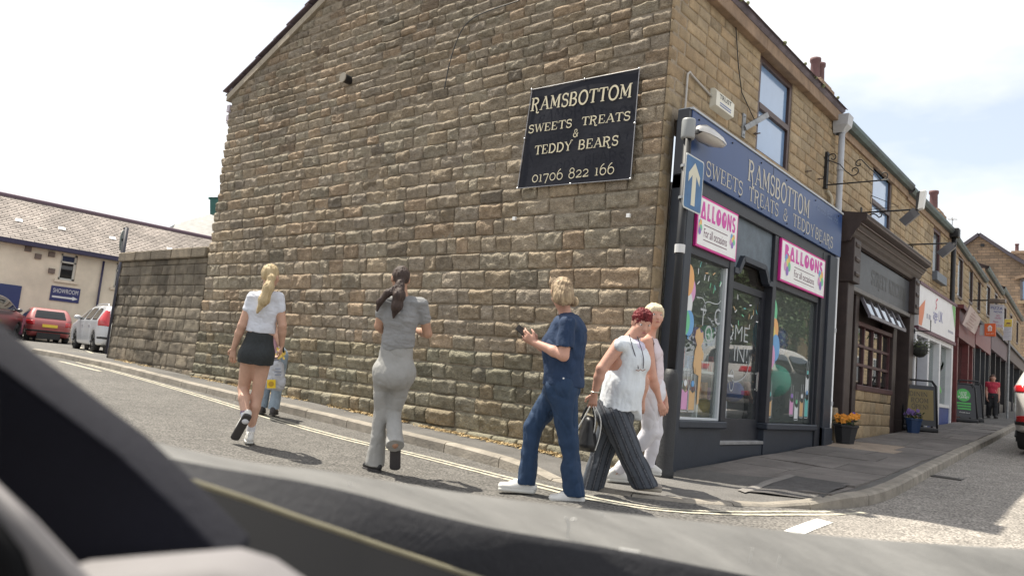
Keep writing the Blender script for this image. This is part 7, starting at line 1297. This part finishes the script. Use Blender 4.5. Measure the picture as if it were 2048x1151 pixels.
F = field_for(J); sm, pel, ws, chs = torso_cloth(F, J, .018, lat, waist=.13, chest=.145, dep=(.12, .105, .11)); F.cone(J['shR'], J['elR'], .062, .06, cut=True); F.ell(chs+f*.06, (.09, .09, .085), .05); F.half(pel+vec((0, 0, -.11)), -UP); F.half(sm+vec((0, 0, .035)), UP); fobj('vest', F, mat('vest_pale_pink', (.60, .52, .55), .8, .05, 8, .1, 40), t, .01, (9, 9, 6), 3)
F = field_for(J); F.cone(pel+vec((0, 0, .03)), pel, (.16, .14), (.165, .15), .04, lat)
for s in 'LR': k, a = J['kn'+s], J['an'+s]; dk = unit(a-k); F.leg([J['hip'+s], k, k*.5+a*.5, a], [.115, .075, .062, .056], .03, a-dk*.02, dk)
fobj('trousers', F, mat('trousers_white', (.62, .61, .65), .8, .04, 8, .4, 12), t, .008, (9, 9, 5), 8)
c = J['head']; F = hairF(c); r_ = np.cross(fh, up_h); ax = np.stack([r_, fh, up_h]); F.ell(c-fh*.012+up_h*.028, (.09, .108, .104), .02, ax); F.ell(c-fh*.05-up_h*.03, (.085, .07, .08), .03, ax); F.half(c+fh*.05, unit(fh-up_h*.7)); F.ell(c+fh*.05+up_h*.07, (.055, .055, .035), .03, ax)
fobj('hair', F, hair_mat('hair_pale_blonde', (.50, .40, .24), (.70, .62, .46)), t, .007, (75, 75, 9), 5, 1, fold=.5)
shoe('trainer', J['anR'], J['toeR'], SHW, SOLW, t, w=.047); shoe('trainer', J['anL'], J['toeL'], SHW, SOLW, t, w=.047)
tagp(obj('handbag', MB().ball(atd((1318, 812), D+.2), .08, 12, 8, (.7, .7, 1)), plain('bag_red', (.35, .02, .04), .5), None, True), 'small dark red bag just seen beyond the blonde woman', 'handbag')

# ---- person carrying the carrier bag, hidden behind the girl in white
def stand(base, f, H, step=.12, arm=.0):
    f = unit(f); r = np.cross(f, UP); z = lambda h: base+UP*h*H
    return dict(head=z(.925)+f*.02, shL=z(.80)-r*.098*H, shR=z(.80)+r*.098*H, elL=z(.62)-r*.12*H, elR=z(.62)+r*.12*H, wrL=z(.48)-r*.12*H+f*.06, wrR=z(.48)+r*.12*H+f*.08, hipL=z(.515)-r*.05*H, hipR=z(.515)+r*.05*H,
                knL=z(.28)-r*.055*H+f*(.03+step*.3), knR=z(.28)+r*.055*H+f*(.03-step*.3), anL=z(.05)-r*.055*H+f*step, anR=z(.05)+r*.055*H-f*step, toeL=z(.012)-r*.06*H+f*(step+.14), toeR=z(.012)+r*.06*H+f*(.14-step))
def simple_person(label, base, f, H, topc, legc, hairc, skin='fair', sleeve=.5, flare=.085, shoec=None, step=.12, edit=None):
    J = stand(base, f, H, step); 
    if edit: edit(J)
    t = thing('person', label, 'person', base); lat = unit(J['shR']-J['shL']); f = unit(f); r = np.cross(f, UP)
    person_body(t, J, SK[skin], f, UP, f, fat=.008, ls=.8, hands=[((J['wrR'], J['wrR']-J['elR'], r), dict(curl=.7, side=1)), ((J['wrL'], J['wrL']-J['elL'], -r), dict(curl=.5, side=-1))])
    F = field_for(J); sm, pel, ws, chs = torso_cloth(F, J, .02, lat)
    for s in 'LR': F.cone(J['sh'+s], J['sh'+s]*(1-sleeve)+J['el'+s]*sleeve, .068, .062, .03)
    F.half(pel+vec((0, 0, -.05)), -UP); F.half(sm+vec((0, 0, .05)), UP); fobj('top', F, topc, t, .008)
    F = field_for(J); F.cone(pel+vec((0, 0, .05)), pel, (.15, .12), (.155, .13), .04, lat)
    for s in 'LR': F.leg([J['hip'+s], J['kn'+s], J['an'+s]+vec((0, 0, -.03))], [.11, flare*.9, flare*.85], .03, J['an'+s]+vec((0, 0, .01)), -UP)
    fobj('trousers', F, legc, t, .008)
    c = J['head']; F = hairF(c); ax = np.stack([r, f, UP]); F.ell(c-f*.014+UP*.028, (.084, .104, .1), .02, ax); F.ell(c-f*.05-UP*.05, (.08, .06, .1), .03, ax); F.half(c+f*.05, unit(f-UP*.6)); fobj('hair', F, hairc, t, .01, (36, 36, 10))
    for s in 'LR': shoe('shoe', J['an'+s], J['toe'+s], shoec or SOLD, SOLD, t)
    return t, J
g0 = onG((534, 829), -.06); D = depth(g0)
def _e(J): J['wrR'] = atd((560, 690), D-.05); J['elR'] = atd((551, 662), D); J['wrL'] = atd((515, 700), D); J['elL'] = atd((513, 665), D); J['shR'] = atd((538, 628), D); J['shL'] = atd((508, 626), D); J['head'] = atd((523, 604), D)
simple_person('person in jeans with a carrier bag, mostly hidden behind the blonde girl', g0, (-.75, .66, 0), 1.52, mat('top_pink', (.5, .3, .36), .8), mat('jeans_pale', (.26, .32, .38), .85, .2, 12, .2, 40), hd, sleeve=.3, step=.05, edit=_e)
pb = thing('carrier_bag', 'grey white plastic carrier bag with yellow square logo hanging behind the girl', 'carrier bag', atd((553, 785), D-.2)); Db = D-.2
pl_ = mat('bag_plastic', (.42, .43, .46), .4, .12, 8, .3, 14); F = Field(atd((550, 745), Db)-.45, atd((550, 745), Db)+.45, .011); rB = unit(RGT*vec((1, 1, 0)))
F.cone(atd((553, 728), Db), atd((549, 768), Db), (.10, .05), (.155, .085), .03, u=rB); F.half(atd((550, 785), Db), -UP); bgb = fobj('bag', F, pl_, pb, .016, (9, 9, 9), 3)
for o in (-9, 6): obj('handle', MB().tube([atd((553+o, 728), Db), atd((557+o*.5, 708), Db), atd((560, 692), Db)], .012, 6), pl_, pb, True)
qn = -FWD; lg = atd((543, 767), Db-.10); obj('logo', MB().prism([lg+RGT*a*.055+UPV*b*.055 for a, b in ((-1, -1), (1, -1), (1, 1), (-1, 1))], qn*.012), plain('logo_yellow', (.72, .50, .02), .5), bgb)
mb = MB(); mb.lathe((0, 0, 0), [(.001, 0), (.035, .0), (.035, .004), (.001, .004)], 14); mb.v = [tuple(lg+qn*.0125+RGT*v[0]+UPV*v[1]+qn*v[2]) for v in mb.v]; obj('logo', mb, plain('logo_gold', (.42, .25, .02), .5), bgb)
mb = MB(); 
for k, (w, y) in enumerate(((.07, 738), (.09, 744), (.08, 750))): c = atd((556, y), Db-.085); mb.prism([c-RGT*w/2, c+RGT*w/2, c+RGT*w/2+UPV*.015, c-RGT*w/2+UPV*.015], qn*.003)
obj('print', mb, plain('bag_print', (.22, .24, .3), .6), bgb)
fw = thing('flower_bunch', 'pale yellow flowers poking out above the carrier bag', 'flowers', atd((563, 712), Db)); pm = plain('petal_yellow', (.72, .52, .12), .6)
for k in range(26):
    c = atd((563+random.uniform(-9, 9), 706+random.uniform(-9, 9)), Db-.05+random.uniform(-.05, .05)); a = random.uniform(0, 6.3); d1 = unit(RGT*math.cos(a)+UPV*math.sin(a)+FWD*random.uniform(-.5, .5)); d2 = unit(np.cross(d1, FWD)); l = .045
    obj('petal', MB().add([c, c+d1*l*.5+d2*.018, c+d1*l, c+d1*l*.5-d2*.018], [(0, 1, 2, 3)]), pm, fw)
fob = thing('umbrella', 'folded black umbrella tip beside the girl in the white T-shirt', 'umbrella', atd((562, 705), D-.25)); obj('canopy', MB().lathe(atd((563, 698), D-.25), [(.004, .09), (.03, .03), (.042, -.03), (.02, -.08)], 10), plain('umbrella_black', (.012, .012, .014), .7), fob, True); obj('tip', MB().tube([atd((563, 698), D-.25)+UP*.08, atd((563, 698), D-.25)+UP*.12], .006, 6), galv, fob)

# ---- far pedestrian in red, and the shopkeeper behind the door glass
pr_ = onX((1984, 823), .02); pr_[2] = float(zb(pr_[0], pr_[1]))+.03; hp_ = 80*depth(pr_)/FPX; simple_person('distant pedestrian in red top and dark trousers on the uphill pavement', vec((pr_[0], pr_[1], pr_[2])), (.3, -.95, 0), min(1.7, hp_*1.08), mat('top_red', (.42, .03, .06), .8), mat('trousers_black', (.015, .015, .018), .8), hd, 'pink', .3)
simple_person('dim figure in olive jacket standing behind the shop door glass', vec((-.62, onX((1508, 780), -.62)[1], .33)), (.9, -.4, 0), 1.32, mat('jacket_olive', (.10, .10, .07), .9), mat('trousers_olive', (.04, .04, .03), .9), plain('hair_grey', (.16, .15, .15), .8), 'fair', .95)

# small roof aerial on the terrace
qa = onX((1904, 458), -.6); ae = thing('aerial', 'thin television aerial on the terrace roof above the black drainpipe', 'aerial', qa)
obj('mast', MB().tube([qa-[0, 0, .6], qa+[0, 0, .35]], .012, 5), galv, ae)
for k in range(4): obj('element', MB().tube([qa+[-.12, .08*k-.1, .3], qa+[.12, .08*k-.1, .3]], .006, 4), galv, ae)
obj('boom', MB().tube([qa+[0, -.14, .3], qa+[0, .2, .3]], .008, 4), galv, ae)
# ------------------------------------------------------------------ the parked car the picture is taken from: window ledge, pillar and trim close to the lens
cab = thing('car_cabin', 'dark car interior in the near foreground with grey ledge, navy pillar and pale trim', 'car', atd((1000, 1100), .9))
felt = mat('cabin_ledge_grey', (.14, .137, .13), .7, .35, 9, .25, 60, aniso=(.35, 1, 1), stain=.25); dash = mat('cabin_panel_slate', (.014, .014, .018), .8, .15, 6, .2, 90); navyp = mat('cabin_pillar_navy', (.005, .0053, .013), .95, .1, 12, .15, 120); blackp = plain('cabin_black', (.006, .006, .007), .8, spec=.2); pale = mat('cabin_trim_pale', (.19, .18, .185), .7, .1, 6)
def rowpx(pts, d):
    P = smooth_line([(*p, dd) for p, dd in zip(pts, d)], 3); return [atd((q[0], q[1]), q[2]) for q in resample(P, 40)] if False else [atd((q[0], q[1]), q[2]) for q in P]
ed = [(200, 850), (287, 878), (421, 909), (540, 929), (640, 938), (717, 951), (834, 971), (991, 994), (1108, 1008), (1225, 1024), (1400, 1042), (1577, 1062), (1775, 1081), (2150, 1103)]
low = [(230, 890), (300, 908), (421, 932), (520, 948), (600, 961), (717, 986), (834, 1020), (991, 1057), (1108, 1076), (1225, 1095), (1400, 1131), (1577, 1165), (1775, 1195), (2150, 1240)]
mid = [(a*.5+c*.5, b*.5+d*.5) for (a, b), (c, d) in zip(ed, low)]
lo2 = [(240, 905), (330, 945), (397, 967), (500, 1000), (600, 1036), (680, 1062), (756, 1089), (860, 1123), (951, 1153), (1100, 1200), (1300, 1270), (1500, 1340), (1800, 1430), (2150, 1520)]
D0 = np.linspace(.95, 1.25, 14)
rows_ = [rowpx([(x, y+26) for x, y in ed], D0+.10), rowpx([(x, y+5) for x, y in ed], D0+.055), rowpx(ed, D0+.02), rowpx([(x, y+4) for x, y in ed], D0-.01), rowpx(mid, D0-.10), rowpx(low, D0-.19)]
obj('window_ledge', MB().loft(rows_), felt, cab, True)
obj('door_panel', MB().loft([rowpx(low, D0-.19), rowpx([(x, y+14) for x, y in low], D0-.2), rowpx(lo2, D0-.24)]), dash, cab, True)
tr = rowpx(lo2, D0-.245); obj('chrome_strip', MB().tube(tr, .0032, 8), mat('cabin_strip_gold', (.30, .27, .18), .4, .15, 30, metal=.4), cab, True)
obj('lower_panel', MB().loft([rowpx([(x, y+6) for x, y in lo2], D0-.25), rowpx([(x-20, y+300) for x, y in lo2], D0-.45)]), blackp, cab, True)
def slab(name, px, d, m_, th=.05, bev=.012):
    P = [atd(p, dd) for p, dd in zip(px, d)]; o = obj(name, MB().prism(P, FWD*-th), m_, cab, True); b = o.modifiers.new('bevel', 'BEVEL'); b.width = bev; b.segments = 4; b.limit_method = 'ANGLE'; return o
slab('window_pillar', ((-250, 420), (0, 640), (70, 700), (300, 872), (420, 985), (505, 1072), (495, 1100), (170, 1106), (20, 990), (-250, 800)), (.5, .52, .53, .55, .57, .58, .57, .52, .5, .48), navyp)
slab('pillar_trim', ((-80, 900), (0, 945), (90, 1030), (250, 1200), (100, 1200), (60, 1120), (-80, 990)), (.44,)*7, pale, .02)
slab('pale_cushion', ((150, 1112), (300, 1098), (490, 1084), (560, 1105), (700, 1200), (120, 1220)), (.47, .48, .5, .5, .5, .46), pale, .05)
C0 = CAMP+np.array([0, 0, .36]); fh_, rh_ = unit(FWD*[1, 1, 0]), unit(RGT*[1, 1, 0])
obj('roof', MB().prism([C0+fh_*.42-rh_*1.2, C0+fh_*.42+rh_*.25, C0-fh_*1.6+rh_*.25, C0-fh_*1.6-rh_*1.2], (0, 0, .04)), blackp, cab)  # unseen car roof slab, added to shade the pillar and trim
slab('dark_footwell', ((-80, 985), (0, 1000), (70, 1090), (110, 1200), (-80, 1220)), (.43,)*5, blackp, .02)
slab('side_wall', ((-260, 520), (-10, 700), (14, 800), (10, 960), (-260, 1000)), (.42,)*5, blackp, .02)

def scratch_glint(px, d, w): obj('scratch_glint', MB().tube([atd(p, d) for p in smooth_line(px, 2)], w, 5), plain('scratch_glint_pale', (.55, .54, .52), .4), cab, True)  # pale strokes paint scratch highlights and one chrome glint on the ledge
for px, d, w in ((((1131, 1034), (1138, 1048), (1136, 1062), (1133, 1076)), .965, .0012), (((1142, 1039), (1152, 1037)), .97, .0014), (((1202, 1024), (1207, 1032)), 1.0, .0009), (((1240, 1098), (1262, 1102), (1278, 1104)), .87, .0022), (((1505, 1095), (1500, 1125)), .98, .0007), (((1560, 1110), (1556, 1135)), .98, .0007), (((700, 965), (702, 975)), .93, .0007)): scratch_glint(px, d, w)
